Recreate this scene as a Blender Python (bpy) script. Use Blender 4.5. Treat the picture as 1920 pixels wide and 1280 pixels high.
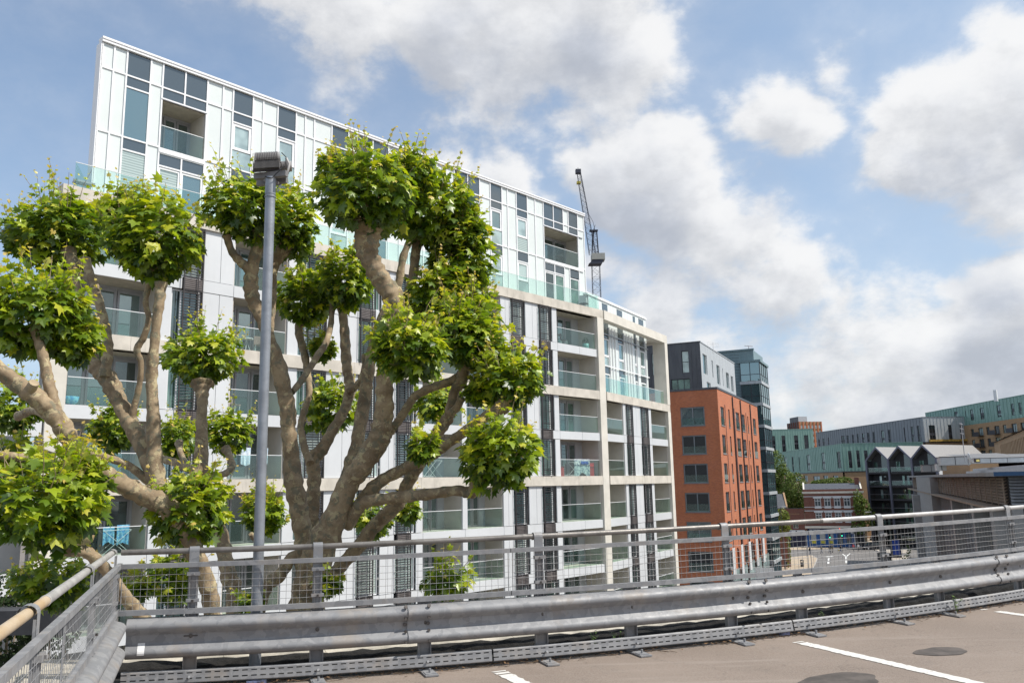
import bpy, math, random
import numpy as np
from mathutils import Vector, Matrix
sc = bpy.context.scene
for o in list(bpy.data.objects): bpy.data.objects.remove(o)
COL = sc.collection
R = math.radians
# ------------------------------------------------------------------ camera
EYE = 16.3; F = 1540.0; PITCH = math.atan(268/1540); ROLL = math.atan(173/8898)
cam_d = bpy.data.cameras.new('camera'); cam = bpy.data.objects.new('camera', cam_d); COL.objects.link(cam)
cam_d.sensor_width = 36; cam_d.lens = 36*F/1920; cam_d.clip_start = 0.1; cam_d.clip_end = 9000
fw = Vector((0, math.cos(PITCH), math.sin(PITCH))); rt0 = Vector((1, 0, 0)); up0 = Vector((0, -math.sin(PITCH), math.cos(PITCH)))
rt = rt0*math.cos(ROLL)-up0*math.sin(ROLL); up = up0*math.cos(ROLL)+rt0*math.sin(ROLL)
m = Matrix((rt, up, -fw)).transposed().to_4x4(); m.translation = (0, 0, EYE)
cam.matrix_world = m; sc.camera = cam
def at(px, py, Y):          # the world point seen at a photo pixel, Y metres ahead
    d = fw+rt*((px-960)/F)-up*((py-640)/F)
    return Vector((0, 0, EYE))+d*(Y/d.y)
# ------------------------------------------------------------------ sun and sky
SUN_AZ, SUN_EL = 102.0, 52.0
sd = bpy.data.lights.new('sun', 'SUN'); sd.energy = 5.0; sd.angle = R(0.53); sd.color = (1.0, 0.95, 0.87)
sun = bpy.data.objects.new('sun', sd); COL.objects.link(sun)
sv = Vector((math.sin(R(SUN_AZ))*math.cos(R(SUN_EL)), math.cos(R(SUN_AZ))*math.cos(R(SUN_EL)), math.sin(R(SUN_EL))))
sun.rotation_euler = (-sv).to_track_quat('-Z', 'Y').to_euler(); sun.location = (30, 0, 60)
sc.view_settings.view_transform = 'Standard'; sc.view_settings.look = 'None'
sc.view_settings.exposure = 0.0; sc.view_settings.gamma = 1; sc.view_settings.use_curve_mapping = False
sc.cycles.max_bounces = 8; sc.cycles.transparent_max_bounces = 24; sc.cycles.diffuse_bounces = 3; sc.cycles.glossy_bounces = 3
sc.cycles.sample_clamp_indirect = 6

class NT:                    # tiny helper for building node trees
    def __init__(s, nt): s.nt = nt; nt.nodes.clear()
    def n(s, t, **kw):
        nd = s.nt.nodes.new(t)
        for k, v in kw.items():
            if k.startswith('i_'):
                key = k[2:]; key = int(key) if key.isdigit() else key.replace('_', ' ')
                s.set(nd.inputs[key], v)
            else: setattr(nd, k, v)
        return nd
    def set(s, sock, v):
        if isinstance(v, bpy.types.NodeSocket): s.nt.links.new(v, sock)
        elif isinstance(v, bpy.types.Node): s.nt.links.new(v.outputs[0], sock)
        else: sock.default_value = v
    def math(s, op, a, b=0.0, c=0.0, clamp=False):
        nd = s.nt.nodes.new('ShaderNodeMath'); nd.operation = op; nd.use_clamp = clamp
        s.set(nd.inputs[0], a); s.set(nd.inputs[1], b); s.set(nd.inputs[2], c); return nd.outputs[0]
    def vmath(s, op, a, b=(0, 0, 0), out=0):
        nd = s.nt.nodes.new('ShaderNodeVectorMath'); nd.operation = op
        s.set(nd.inputs[0], a)
        if op == 'SCALE': s.set(nd.inputs[3], b)
        else: s.set(nd.inputs[1], b)
        return nd.outputs[out]
    def ramp(s, v, lo, hi, a=0.0, b=1.0, smooth=True):
        nd = s.nt.nodes.new('ShaderNodeMapRange'); nd.interpolation_type = 'SMOOTHSTEP' if smooth else 'LINEAR'
        s.set(nd.inputs[0], v); s.set(nd.inputs[1], lo); s.set(nd.inputs[2], hi); s.set(nd.inputs[3], a); s.set(nd.inputs[4], b); return nd.outputs[0]
    def mix(s, f, a, b, blend='MIX'):
        nd = s.nt.nodes.new('ShaderNodeMix'); nd.data_type = 'RGBA'; nd.blend_type = blend
        s.set(nd.inputs[0], f); s.set(nd.inputs[6], a); s.set(nd.inputs[7], b); return nd.outputs[2]
    def noise(s, vec, scale, detail=4, rough=0.5, out=0, dist=0.0):
        nd = s.nt.nodes.new('ShaderNodeTexNoise'); s.set(nd.inputs['Vector'], vec); s.set(nd.inputs['Scale'], scale)
        nd.inputs['Detail'].default_value = detail; nd.inputs['Roughness'].default_value = rough; nd.inputs['Distortion'].default_value = dist
        return nd.outputs[out]

# cloud density: a function of view direction
def dirpx(px, py):
    d = fw+rt*((px-960)/F)-up*((py-640)/F); d.normalize(); return d
g = bpy.data.node_groups.new('cloud_density', 'ShaderNodeTree')
g.interface.new_socket('Vector', in_out='INPUT', socket_type='NodeSocketVector')
g.interface.new_socket('Density', in_out='OUTPUT', socket_type='NodeSocketFloat')
T = NT(g)
gi = T.n('NodeGroupInput'); go = T.n('NodeGroupOutput')
vec = gi.outputs[0]
# (px, py, radius px, strength)
BLOBS = [(1245,380,135,1.15),(1150,345,85,1.0),(960,345,95,.95),(850,310,70,.8),(1320,470,150,.9),(1230,590,190,.9),(1420,600,150,.75),(1120,480,110,.75),
 (1475,225,95,1.0),(1560,120,75,.75),(1600,30,60,.6),(1810,235,150,1.1),(1905,150,120,1.05),(1690,300,90,.9),(1870,350,105,.9),
 (1900,560,125,1.25),(1860,600,80,1.0),(1640,520,100,.75),(1740,640,170,.8),(1520,690,150,.72),(1880,700,150,.95),(1450,750,120,.8),(1640,750,130,.8),(1560,620,130,.75),(1700,500,120,.7),(1500,540,110,.65),(1300,650,150,.85),(1330,700,110,.7),(1800,780,170,.85),
 (520,-50,170,.7),(680,10,180,.82),(840,50,190,.9),(1000,90,170,.85),(1130,60,180,.95),(1240,110,110,.9),(650,180,40,.5),(1700,60,90,.42),(1780,120,60,.4)]
acc = None
warp = T.vmath('ADD', vec, T.vmath('SCALE', T.vmath('SUBTRACT', T.noise(vec, 5.0, 4, .6, out=1), (.5, .5, .5)), .16))
for px, py, r, st in BLOBS:
    c = dirpx(px, py)
    dist = T.vmath('DISTANCE', warp, tuple(c), out=1)
    v = T.ramp(dist, r/F*1.62, 0.0, 0.0, st)
    acc = v if acc is None else T.math('SMOOTH_MAX', acc, v, 0.12)
# far from the photographed part of the sky the same broken cloud goes on
cen = dirpx(960, 450)
w = T.ramp(T.vmath('DISTANCE', vec, tuple(cen), out=1), 0.62, 0.95)
lf = T.ramp(T.noise(vec, 3.2, 2, .5), .40, .66, 0.0, 1.05)
field = T.nt.nodes.new('ShaderNodeMix'); field.data_type = 'FLOAT'
T.set(field.inputs[0], w); T.set(field.inputs[2], acc); T.set(field.inputs[3], lf)
sq = T.vmath('MULTIPLY', vec, (1, 1, 1.5))
f1 = T.noise(sq, 5.6, 11, .60, dist=.12)
f2 = T.noise(sq, 19.0, 8, .62)
ns = T.math('ADD', T.math('MULTIPLY', T.math('SUBTRACT', f1, .5), 1.9), T.math('MULTIPLY', T.math('SUBTRACT', f2, .5), .55))
den = T.math('ADD', field.outputs[0], ns)
T.set(go.inputs[0], den)

world = bpy.data.worlds.new('World'); sc.world = world; world.use_nodes = True
W = NT(world.node_tree)
tc = W.n('ShaderNodeTexCoord'); dv = tc.outputs['Generated']
sky = W.n('ShaderNodeTexSky', sky_type='NISHITA', sun_disc=False, sun_elevation=R(SUN_EL), sun_rotation=R(SUN_AZ), air_density=1.0, dust_density=.9, ozone_density=1.0)
def grp(vec):
    nd = W.nt.nodes.new('ShaderNodeGroup'); nd.node_tree = g; W.set(nd.inputs[0], vec); return nd.outputs[0]
d0 = grp(dv)
upd = (Vector((0, 0, 1))*0.55+sv*0.45).normalized()
d1 = grp(W.vmath('ADD', dv, tuple(upd*0.030)))
d2 = grp(W.vmath('ADD', dv, tuple(upd*0.085)))
alpha = W.math('ADD', W.math('MULTIPLY', W.ramp(d0, .30, .70), .70), W.math('MULTIPLY', W.ramp(d0, -.35, .90), .26))
thick = W.math('ADD', W.math('MULTIPLY', W.ramp(d1, .4, 1.15), .42), W.math('MULTIPLY', W.ramp(d2, .30, 1.1), .58))
lit = W.mix(W.math('MULTIPLY', thick, 1.0, clamp=True), (7.2, 7.15, 7.1, 1), (4.3, 4.55, 5.1, 1))
detail = W.ramp(W.math('SUBTRACT', d0, d1), -.35, .35, .90, 1.08)
lit = W.mix(1.0, lit, detail, 'MULTIPLY')
hz = W.nt.nodes.new('ShaderNodeSeparateXYZ'); W.set(hz.inputs[0], dv)
haze = W.ramp(hz.outputs[2], .0, .60, .60, .22)
haze = W.math('ADD', haze, W.ramp(W.vmath('DOT_PRODUCT', dv, tuple(sv), out=1), .0, .85, .0, .34), clamp=True)
skyc = W.mix(haze, W.mix(1.0, sky.outputs[0], (.92, 1.08, 1.22, 1), 'MULTIPLY'), (4.6, 5.75, 7.0, 1))
tot = W.mix(W.math('MULTIPLY', alpha, .96), skyc, lit)
bg = W.n('ShaderNodeBackground'); W.set(bg.inputs[0], tot); bg.inputs[1].default_value = 0.125
wo = W.n('ShaderNodeOutputWorld'); W.set(wo.inputs[0], bg)
world.cycles.sampling_method = 'MANUAL'; world.cycles.sample_map_resolution = 512

# ------------------------------------------------------------------ materials
MATS = {}
def mat(name, col, rough=.6, metal=0.0, var=.12, vscale=3.0, bump=0.0, bscale=40.0, spec=.5, col2=None, trans=0.0, stain=0.0, emis=None, coord='Object'):
    if name in MATS: return MATS[name]
    mt = bpy.data.materials.new(name); mt.use_nodes = True; T = NT(mt.node_tree)
    out = T.n('ShaderNodeOutputMaterial'); b = T.n('ShaderNodeBsdfPrincipled'); T.set(out.inputs[0], b.outputs[0])
    tc = T.n('ShaderNodeTexCoord').outputs[coord]
    c = (*col, 1)
    if col2 is not None or var > 0:
        hi = (*[min(1, k*(1+var)) for k in col], 1) if col2 is None else (*col2, 1)
        lo = (*[k*(1-var) for k in col], 1) if col2 is None else c
        c = T.mix(T.ramp(T.noise(tc, vscale, 5, .6), .32, .68), lo, hi)
    if stain > 0:       # rain streaks and dirt with a shape of their own
        mp = T.n('ShaderNodeMapping'); T.set(mp.inputs[0], tc); mp.inputs['Scale'].default_value = (2.2, 2.2, .35)
        c = T.mix(T.math('MULTIPLY', T.ramp(T.noise(mp.outputs[0], 1.6, 6, .7), .5, .8), stain), c, (.16, .14, .11, 1))
    T.set(b.inputs['Base Color'], c); b.inputs['Roughness'].default_value = rough; b.inputs['Metallic'].default_value = metal
    b.inputs['Specular IOR Level'].default_value = spec
    if bump > 0:
        bp = T.n('ShaderNodeBump'); T.set(bp.inputs['Height'], T.noise(tc, bscale, 5, .65)); bp.inputs['Strength'].default_value = bump; bp.inputs['Distance'].default_value = .02
        T.set(b.inputs['Normal'], bp.outputs[0])
    if emis: T.set(b.inputs['Emission Color'], (*emis[0], 1)); b.inputs['Emission Strength'].default_value = emis[1]
    MATS[name] = mt; return mt
def glassmat(name, dark, tint, refl, rough=.02, var=.0, blinds=False):
    # window glass in front of a dim room: partly mirrors the sky
    mt = bpy.data.materials.new(name); mt.use_nodes = True; T = NT(mt.node_tree)
    out = T.n('ShaderNodeOutputMaterial'); d = T.n('ShaderNodeBsdfDiffuse'); gl = T.n('ShaderNodeBsdfGlossy'); mx = T.n('ShaderNodeMixShader')
    tc = T.n('ShaderNodeTexCoord').outputs['Object']
    c = (*dark, 1)
    if blinds:
        wv = T.n('ShaderNodeTexWave', wave_type='BANDS', bands_direction='Z'); T.set(wv.inputs['Vector'], tc); wv.inputs['Scale'].default_value = 2.6; wv.inputs['Distortion'].default_value = 0
        c = T.mix(T.ramp(wv.outputs[1], .35, .65), (*dark, 1), (*[k*.62 for k in dark], 1))
    elif var > 0: c = T.mix(T.ramp(T.noise(tc, .9, 2, .5), .4, .6), (*[k*(1-var) for k in dark], 1), (*[k*(1+var) for k in dark], 1))
    T.set(d.inputs[0], c); gl.inputs[0].default_value = (*tint, 1); gl.inputs[1].default_value = rough
    bp = T.n('ShaderNodeBump'); T.set(bp.inputs['Height'], T.noise(tc, .8, 2, .4)); bp.inputs['Strength'].default_value = .12; bp.inputs['Distance'].default_value = .03
    T.set(gl.inputs['Normal'], bp.outputs[0])
    fr = T.n('ShaderNodeLayerWeight'); fr.inputs[0].default_value = .5
    T.set(mx.inputs[0], T.math('ADD', T.math('MULTIPLY', T.math('POWER', fr.outputs[1], 3.0), .6), refl, clamp=True))
    T.set(mx.inputs[1], d.outputs[0]); T.set(mx.inputs[2], gl.outputs[0]); T.set(out.inputs[0], mx.outputs[0]); MATS[name] = mt; return mt
def clearglass(name, tint, refl=.10, gl_tint=(.9, 1, .97)):
    mt = bpy.data.materials.new(name); mt.use_nodes = True; T = NT(mt.node_tree)
    out = T.n('ShaderNodeOutputMaterial'); tr = T.n('ShaderNodeBsdfTransparent'); tr.inputs[0].default_value = (*tint, 1)
    gl = T.n('ShaderNodeBsdfGlossy'); gl.inputs[0].default_value = (*gl_tint, 1); gl.inputs[1].default_value = .02
    fr = T.n('ShaderNodeLayerWeight'); fr.inputs[0].default_value = .5; mx = T.n('ShaderNodeMixShader')
    T.set(mx.inputs[0], T.math('ADD', T.math('MULTIPLY', T.math('POWER', fr.outputs[1], 4.0), .5), refl, clamp=True))
    T.set(mx.inputs[1], tr.outputs[0]); T.set(mx.inputs[2], gl.outputs[0]); T.set(out.inputs[0], mx.outputs[0]); MATS[name] = mt; return mt
M_ = MATS
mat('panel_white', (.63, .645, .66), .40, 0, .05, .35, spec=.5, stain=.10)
mat('panel_glasswhite', (.72, .765, .75), .22, 0, .03, .5, spec=.6)
mat('mullion_white', (.86, .86, .87), .35, 0, .02)
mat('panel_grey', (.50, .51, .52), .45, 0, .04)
mat('concrete', (.59, .545, .475), .85, 0, .12, 1.1, .15, 30, stain=.35)
mat('concrete_smooth', (.66, .625, .555), .8, 0, .08, .8, .08, 20, stain=.12)
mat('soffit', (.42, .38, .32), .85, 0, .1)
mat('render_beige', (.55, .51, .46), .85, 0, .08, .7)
mat('frame_grey', (.34, .34, .36), .4, .2, .04)
mat('frame_white', (.74, .75, .76), .4, 0, .03)
mat('frame_dark', (.06, .06, .07), .45, .3, .05)
mat('louvre_dark', (.055, .05, .052), .5, .4, .1)
mat('louvre_grille', (.17, .15, .145), .55, .3, .1)
glassmat('glass_room', (.045, .062, .060), (.78, .92, .92), .18, var=.5)
glassmat('glass_black', (.018, .02, .022), (.55, .6, .62), .10)
glassmat('glass_sky', (.07, .12, .125), (.70, .84, .84), .36)
glassmat('glass_dark', (.07, .088, .10), (.72, .78, .80), .15)
glassmat('glass_pale', (.36, .45, .43), (.8, .92, .92), .24, var=.25)
glassmat('glass_blind', (.50, .58, .54), (.8, .95, .95), .16, blinds=True)
glassmat('glass_green', (.10, .17, .14), (.7, .9, .85), .2, var=.4)
clearglass('glass_rail', (.86, .95, .925), .07, (.92, 1, .98))
clearglass('glass_edge', (.35, .62, .55), .2)
def brickmat(name, c1, c2, mortar, scale=1.0, bump=.3):
    mt = bpy.data.materials.new(name); mt.use_nodes = True; T = NT(mt.node_tree)
    out = T.n('ShaderNodeOutputMaterial'); b = T.n('ShaderNodeBsdfPrincipled'); T.set(out.inputs[0], b.outputs[0])
    tc = T.n('ShaderNodeTexCoord').outputs['Object']; sp = T.n('ShaderNodeSeparateXYZ'); T.set(sp.inputs[0], tc)
    cb = T.n('ShaderNodeCombineXYZ'); T.set(cb.inputs[0], T.math('ADD', sp.outputs[0], sp.outputs[1])); T.set(cb.inputs[1], sp.outputs[2])
    br = T.n('ShaderNodeTexBrick'); T.set(br.inputs['Vector'], cb.outputs[0]); br.inputs['Scale'].default_value = scale
    br.inputs['Color1'].default_value = (*c1, 1); br.inputs['Color2'].default_value = (*c2, 1); br.inputs['Mortar'].default_value = (*mortar, 1)
    br.inputs['Mortar Size'].default_value = .010; br.inputs['Brick Width'].default_value = .225; br.inputs['Row Height'].default_value = .075; br.inputs['Bias'].default_value = -.1
    c = T.mix(T.ramp(T.noise(tc, .6, 4, .6), .35, .65, 0, .25), br.outputs[0], (*[k*.6 for k in c1], 1))
    T.set(b.inputs['Base Color'], c); b.inputs['Roughness'].default_value = .85
    bp = T.n('ShaderNodeBump'); T.set(bp.inputs['Height'], br.outputs[1]); bp.inputs['Strength'].default_value = bump; bp.inputs['Distance'].default_value = -.01; T.set(b.inputs['Normal'], bp.outputs[0])
    MATS[name] = mt; return mt
brickmat('brick_orange', (.58, .17, .06), (.42, .11, .045), (.40, .24, .17))
brickmat('brick_red', (.19, .055, .035), (.13, .035, .025), (.22, .15, .12))
brickmat('brick_buff', (.44, .27, .14), (.36, .22, .12), (.40, .30, .2))
def ribbed(name, c1, c2, period=.45, rough=.5, metal=.3):
    mt = bpy.data.materials.new(name); mt.use_nodes = True; T = NT(mt.node_tree)
    out = T.n('ShaderNodeOutputMaterial'); b = T.n('ShaderNodeBsdfPrincipled'); T.set(out.inputs[0], b.outputs[0])
    tc = T.n('ShaderNodeTexCoord').outputs['Object']
    mp = T.n('ShaderNodeMapping'); T.set(mp.inputs[0], tc); mp.inputs['Scale'].default_value = (1.5, 1.5, .25)
    T.set(b.inputs['Base Color'], T.mix(T.ramp(T.noise(mp.outputs[0], 1.4, 4, .6), .35, .65), (*c1, 1), (*c2, 1)))
    b.inputs['Roughness'].default_value = rough; b.inputs['Metallic'].default_value = metal; MATS[name] = mt
ribbed('copper_green', (.20, .34, .29), (.27, .42, .37))
ribbed('zinc_grey', (.21, .23, .25), (.25, .27, .29))
ribbed('zinc_light', (.46, .48, .49), (.54, .56, .57))
ribbed('slate_zinc', (.085, .088, .10), (.11, .115, .125))
ribbed('teal_board', (.17, .25, .27), (.20, .28, .30), metal=0)

# ------------------------------------------------------------------ mesh helpers
class MB:
    def __init__(s): s.v = []; s.f = []; s.mi = []; s.sm = []
    def add(s, vs, fs, mi=0, smooth=False):
        n = len(s.v); s.v.extend([tuple(v) for v in vs])
        for f in fs: s.f.append(tuple(i+n for i in f)); s.mi.append(mi); s.sm.append(smooth)
        return s
    def box(s, x0, x1, y0, y1, z0, z1, mi=0):
        vs = [(x0,y0,z0),(x1,y0,z0),(x1,y1,z0),(x0,y1,z0),(x0,y0,z1),(x1,y0,z1),(x1,y1,z1),(x0,y1,z1)]
        return s.add(vs, [(0,3,2,1),(4,5,6,7),(0,1,5,4),(1,2,6,5),(2,3,7,6),(3,0,4,7)], mi)
    def cbox(s, c, sx, sy, sz, rz=0.0, mi=0):
        vs = []
        for z in (-sz/2, sz/2):
            for x, y in ((-sx/2,-sy/2),(sx/2,-sy/2),(sx/2,sy/2),(-sx/2,sy/2)):
                vs.append((c[0]+x*math.cos(rz)-y*math.sin(rz), c[1]+x*math.sin(rz)+y*math.cos(rz), c[2]+z))
        return s.add(vs, [(0,3,2,1),(4,5,6,7),(0,1,5,4),(1,2,6,5),(2,3,7,6),(3,0,4,7)], mi)
    def tube(s, pts, r, n=8, mi=0, cap=True, smooth=True):
        pts = [Vector(p) for p in pts]; rs = r if isinstance(r, (list, tuple)) else [r]*len(pts)
        base = len(s.v); prev = None; rings = []
        for i, p in enumerate(pts):
            t = (pts[min(i+1, len(pts)-1)]-pts[max(i-1, 0)]).normalized()
            a = Vector((0, 0, 1)) if abs(t.z) < .9 else Vector((1, 0, 0))
            if prev is not None: u = (prev-t*prev.dot(t)); u = u.normalized() if u.length > 1e-6 else t.cross(a).normalized()
            else: u = t.cross(a).normalized()
            w = t.cross(u); prev = u
            rings.append([p+(u*math.cos(2*math.pi*k/n)+w*math.sin(2*math.pi*k/n))*rs[i] for k in range(n)])
        vs = [q for rg in rings for q in rg]; fs = []
        for i in range(len(pts)-1):
            for k in range(n): fs.append((i*n+k, i*n+(k+1)%n, (i+1)*n+(k+1)%n, (i+1)*n+k))
        s.add(vs, fs, mi, smooth)
        if cap: s.add(rings[0], [tuple(range(n))[::-1]], mi); s.add(rings[-1], [tuple(range(n))], mi)
        return s
    def prism(s, poly, y0, y1, axis='y', mi=0):     # poly in (x,z) extruded along y ; axis 'z': poly in (x,y) extruded in z ; axis 'x': poly (y,z)
        n = len(poly)
        def P(a, b, c): return {'y': (a, c, b), 'z': (a, b, c), 'x': (c, a, b)}[axis]
        vs = [P(a, b, y0) for a, b in poly]+[P(a, b, y1) for a, b in poly]
        fs = [tuple(range(n)), tuple(range(2*n-1, n-1, -1))]+[(i, i+n, (i+1)%n+n, (i+1)%n) for i in range(n)]
        return s.add(vs, fs, mi)
    def lathe(s, prof, c=(0,0,0), n=16, mi=0):
        vs = []; fs = []
        for r, z in prof:
            for k in range(n): a = 2*math.pi*k/n; vs.append((c[0]+r*math.cos(a), c[1]+r*math.sin(a), c[2]+z))
        for i in range(len(prof)-1):
            for k in range(n): fs.append((i*n+k, i*n+(k+1)%n, (i+1)*n+(k+1)%n, (i+1)*n+k))
        fs.append(tuple(range(n))[::-1]); fs.append(tuple(range((len(prof)-1)*n, len(prof)*n)))
        return s.add(vs, fs, mi, True)
    def mesh(s, name, mats):
        me = bpy.data.meshes.new(name); me.from_pydata(s.v, [], s.f)
        for mm in (mats if isinstance(mats, (list, tuple)) else [mats]): me.materials.append(MATS[mm] if isinstance(mm, str) else mm)
        if any(s.mi): me.polygons.foreach_set('material_index', s.mi)
        if any(s.sm): me.polygons.foreach_set('use_smooth', s.sm)
        me.update(); return me
    def build(s, name, mats, parent=None, loc=None, rz=None, **props):
        o = bpy.data.objects.new(name, s.mesh(name, mats)); COL.objects.link(o)
        if parent is not None: o.parent = parent
        if loc is not None: o.location = loc
        if rz is not None: o.rotation_euler = (0, 0, rz)
        for k, v in props.items(): o[k] = v
        return o
def thing(name, label, cat, loc=(0,0,0), rz=0.0, group=None):
    o = bpy.data.objects.new(name, None); COL.objects.link(o); o.location = loc; o.rotation_euler = (0, 0, rz); o.empty_display_size = .2
    o['label'] = label; o['category'] = cat
    if group: o['group'] = group
    return o
def tag(o, label, cat, group=None):
    o['label'] = label; o['category'] = cat
    if group: o['group'] = group
    return o
def inst(me, name, parent, loc=(0,0,0), **props):
    o = bpy.data.objects.new(name, me); COL.objects.link(o); o.parent = parent; o.location = loc
    for k, v in props.items(): o[k] = v
    return o
def copy_tree(o, parent=None):
    c = o.copy(); COL.objects.link(c)
    if parent is not None: c.parent = parent
    for ch in list(o.children): copy_tree(ch, c)
    return c
def hd(A): return R(90-A)     # compass heading (from +Y clockwise) -> z rotation of a local +X axis; local -Y is then the right-hand side
def text_mesh(name, body, size, matname, parent, loc, rot, depth=.01, label=None, align='CENTER'):
    cu = bpy.data.curves.new(name, 'FONT'); cu.body = body; cu.size = size; cu.extrude = depth; cu.align_x = align; cu.align_y = 'CENTER'; cu.resolution_u = 2
    tmp = bpy.data.objects.new('tmp', cu); COL.objects.link(tmp); bpy.context.view_layer.update()
    me = bpy.data.meshes.new_from_object(tmp.evaluated_get(bpy.context.evaluated_depsgraph_get())); bpy.data.objects.remove(tmp); bpy.data.curves.remove(cu)
    me.materials.clear(); me.materials.append(MATS[matname])
    o = bpy.data.objects.new(name, me); COL.objects.link(o); o.parent = parent; o.location = loc; o.rotation_euler = rot
    return o
# ------------------------------------------------------------------ the white apartment block (local frame: +X along the facade, -Y outwards, Z up)
HA = 42.5; P0 = Vector((6.43, 58.30, 0))
rnd = random.Random(7)
wb = thing('apartment_building', 'long white panelled apartment block with glass balconies and black louvred shutters behind the pollarded trees', 'apartment building', P0, hd(HA))
wing_h = 30.3; c1 = math.cos(R(HA)); s1 = math.sin(R(HA))
PC = P0+Vector((s1, c1, 0))*0.15           # the bend between the two facades
DA = -(wing_h-HA)                           # turn of the second facade in local terms (degrees, counter-clockwise)
class Fr:                                   # a facade frame inside the building
    def __init__(s, ox, oy, ang, off=0.0):
        s.o = Vector((ox, oy, 0)); s.a = ang; s.off = off
        s.m = Matrix.Translation((ox, oy, 0)) @ Matrix.Rotation(ang, 4, 'Z') @ Matrix.Translation((0, off, 0))
    def put(s, o): o.matrix_local = s.m.copy(); return o
F1 = Fr(0, 0, 0); F2 = Fr(0.15, 0, R(-(wing_h-HA))); U1 = Fr(0, 0, 0, 1.5); U2 = Fr(0.15, 0, R(-(wing_h-HA)), 1.0)
def pc(fr, name, mb, mats, parent=None, **pr):
    o = mb.build(name, mats, wb if parent is None else parent, **pr)
    if parent is None: fr.put(o)
    return o
G = .012
def panel(fr, u0, u1, z0, z1, m='panel_white', y=0.0, th=.08): return pc(fr, 'wall_panel', MB().box(u0+G, u1-G, y, y+th, z0+G, z1-G), m)
def window(fr, u0, u1, z0, z1, glass='glass_sky', frame='frame_white', fw_=.07, y=.03, mull=(), trans=(), label=None):
    b = MB(); b.box(u0, u0+fw_, y, y+.10, z0, z1); b.box(u1-fw_, u1, y, y+.10, z0, z1); b.box(u0+fw_, u1-fw_, y, y+.10, z0, z0+fw_); b.box(u0+fw_, u1-fw_, y, y+.10, z1-fw_, z1)
    for q in mull: b.box(q-.03, q+.03, y+.004, y+.098, z0+fw_, z1-fw_)
    for q in trans: b.box(u0+fw_, u1-fw_, y+.008, y+.096, q-.03, q+.03)
    w = pc(fr, 'window', b, frame); 
    MB().box(u0+fw_*.5, u1-fw_*.5, y+.05, y+.075, z0+fw_*.5, z1-fw_*.5).build('pane', glass, w)
    return w
_lv = {}
def louvre(fr, u0, u1, z0, zm, z1):
    # sliding shutter: dark frame proud of the wall with open horizontal slats, closed grille at slab level
    y = -.10; b = MB()
    for q in (u0, u1-.05): b.box(q, q+.05, y, y+.06, z0, z1)
    b.box(u0+.05, u1-.05, y, y+.06, z0, z0+.05); b.box(u0+.05, u1-.05, y, y+.06, zm-.05, zm)
    b.box(u0-.05, u0-.02, y-.10, y-.07, z0, z1); b.box(u1-.30, u1-.27, y-.10, y-.07, z0, z1)
    for k in range(3):
        q = z0+.4+k*(zm-z0)/3; b.box(u0-.05, u1-.27, y-.066, y-.05, q, q+.03)
    o = pc(fr, 'shutter', b, 'louvre_dark')
    s = MB(); z = z0+.12
    while z < zm-.1: s.box(u0+.05, u1-.05, y+.012, y+.045, z, z+.035); z += .125
    s.build('slat', 'louvre_dark', o, kind='stuff')
    s = MB(); z = zm+.03
    while z < z1-.05: s.box(u0+.05, u1-.05, y+.006, y+.05, z, z+.055); z += .085
    s.box(u0+.05, u1-.05, y+.075, y+.085, zm, z1)
    s.build('grille', 'louvre_grille', o, kind='stuff')
def balustrade(fr, u0, u1, zf, y=.05, h=1.08, rail='frame_white', npan=1):
    o = pc(fr, 'balustrade', MB().box(u0+.02, u1-.02, y-.005, y+.035, zf+h, zf+h+.03), rail)
    w = (u1-u0)/npan
    for k in range(npan): MB().box(u0+.03+w*k, u0+w*(k+1)-.02, y+.006, y+.022, zf+.02, zf+h).build('glass_panel', 'glass_rail', o)
def door(fr, u0, u1, z0, z1, y, glass='glass_room', frame='frame_grey', f=.09):
    b = MB(); b.box(u0, u0+f, y-.07, y, z0, z1); b.box(u1-f, u1, y-.07, y, z0, z1); b.box(u0+f, u1-f, y-.07, y, z0, z0+f); b.box(u0+f, u1-f, y-.07, y, z1-f*1.6, z1)
    d = pc(fr, 'balcony_door', b, frame); MB().box(u0+f*.6, u1-f*.6, y-.045, y-.02, z0+f*.6, z1-f).build('pane', glass, d); return d
def balcony(fr, u0, u1, zf, zc, conc=False, depth=1.55, style=0, wallm='render_beige', sof='soffit', rail=True, glassk=None):
    y = depth
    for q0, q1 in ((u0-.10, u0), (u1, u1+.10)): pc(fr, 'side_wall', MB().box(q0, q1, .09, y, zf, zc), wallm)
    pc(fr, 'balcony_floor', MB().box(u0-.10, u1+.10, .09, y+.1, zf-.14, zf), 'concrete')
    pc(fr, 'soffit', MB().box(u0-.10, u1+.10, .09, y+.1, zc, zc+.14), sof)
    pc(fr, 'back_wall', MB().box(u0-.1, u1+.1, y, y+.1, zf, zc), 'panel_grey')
    w = u1-u0; gl = glassk or ['glass_room', 'glass_green', 'glass_sky'][rnd.randrange(3)] ; top = zc-.12
    if w > 2.0:
        cuts = [(0.0, .26), (.42, .60), (.62, .80)] if style == 0 else [(0.02, .33), (.35, .64), (.66, .96)]
        for a, c in cuts: door(fr, u0+a*w, u0+c*w, zf+.03, top, y, gl if rnd.random() < .7 else 'glass_room')
        if style == 0: pc(fr, 'white_pier', MB().box(u0+.28*w, u0+.40*w, y-.10, y-.002, zf, top), 'frame_white')
    else: door(fr, u0+.1*w, u0+.9*w, zf+.03, top, y, gl)
    if rail: balustrade(fr, u0, u1, zf)

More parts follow.
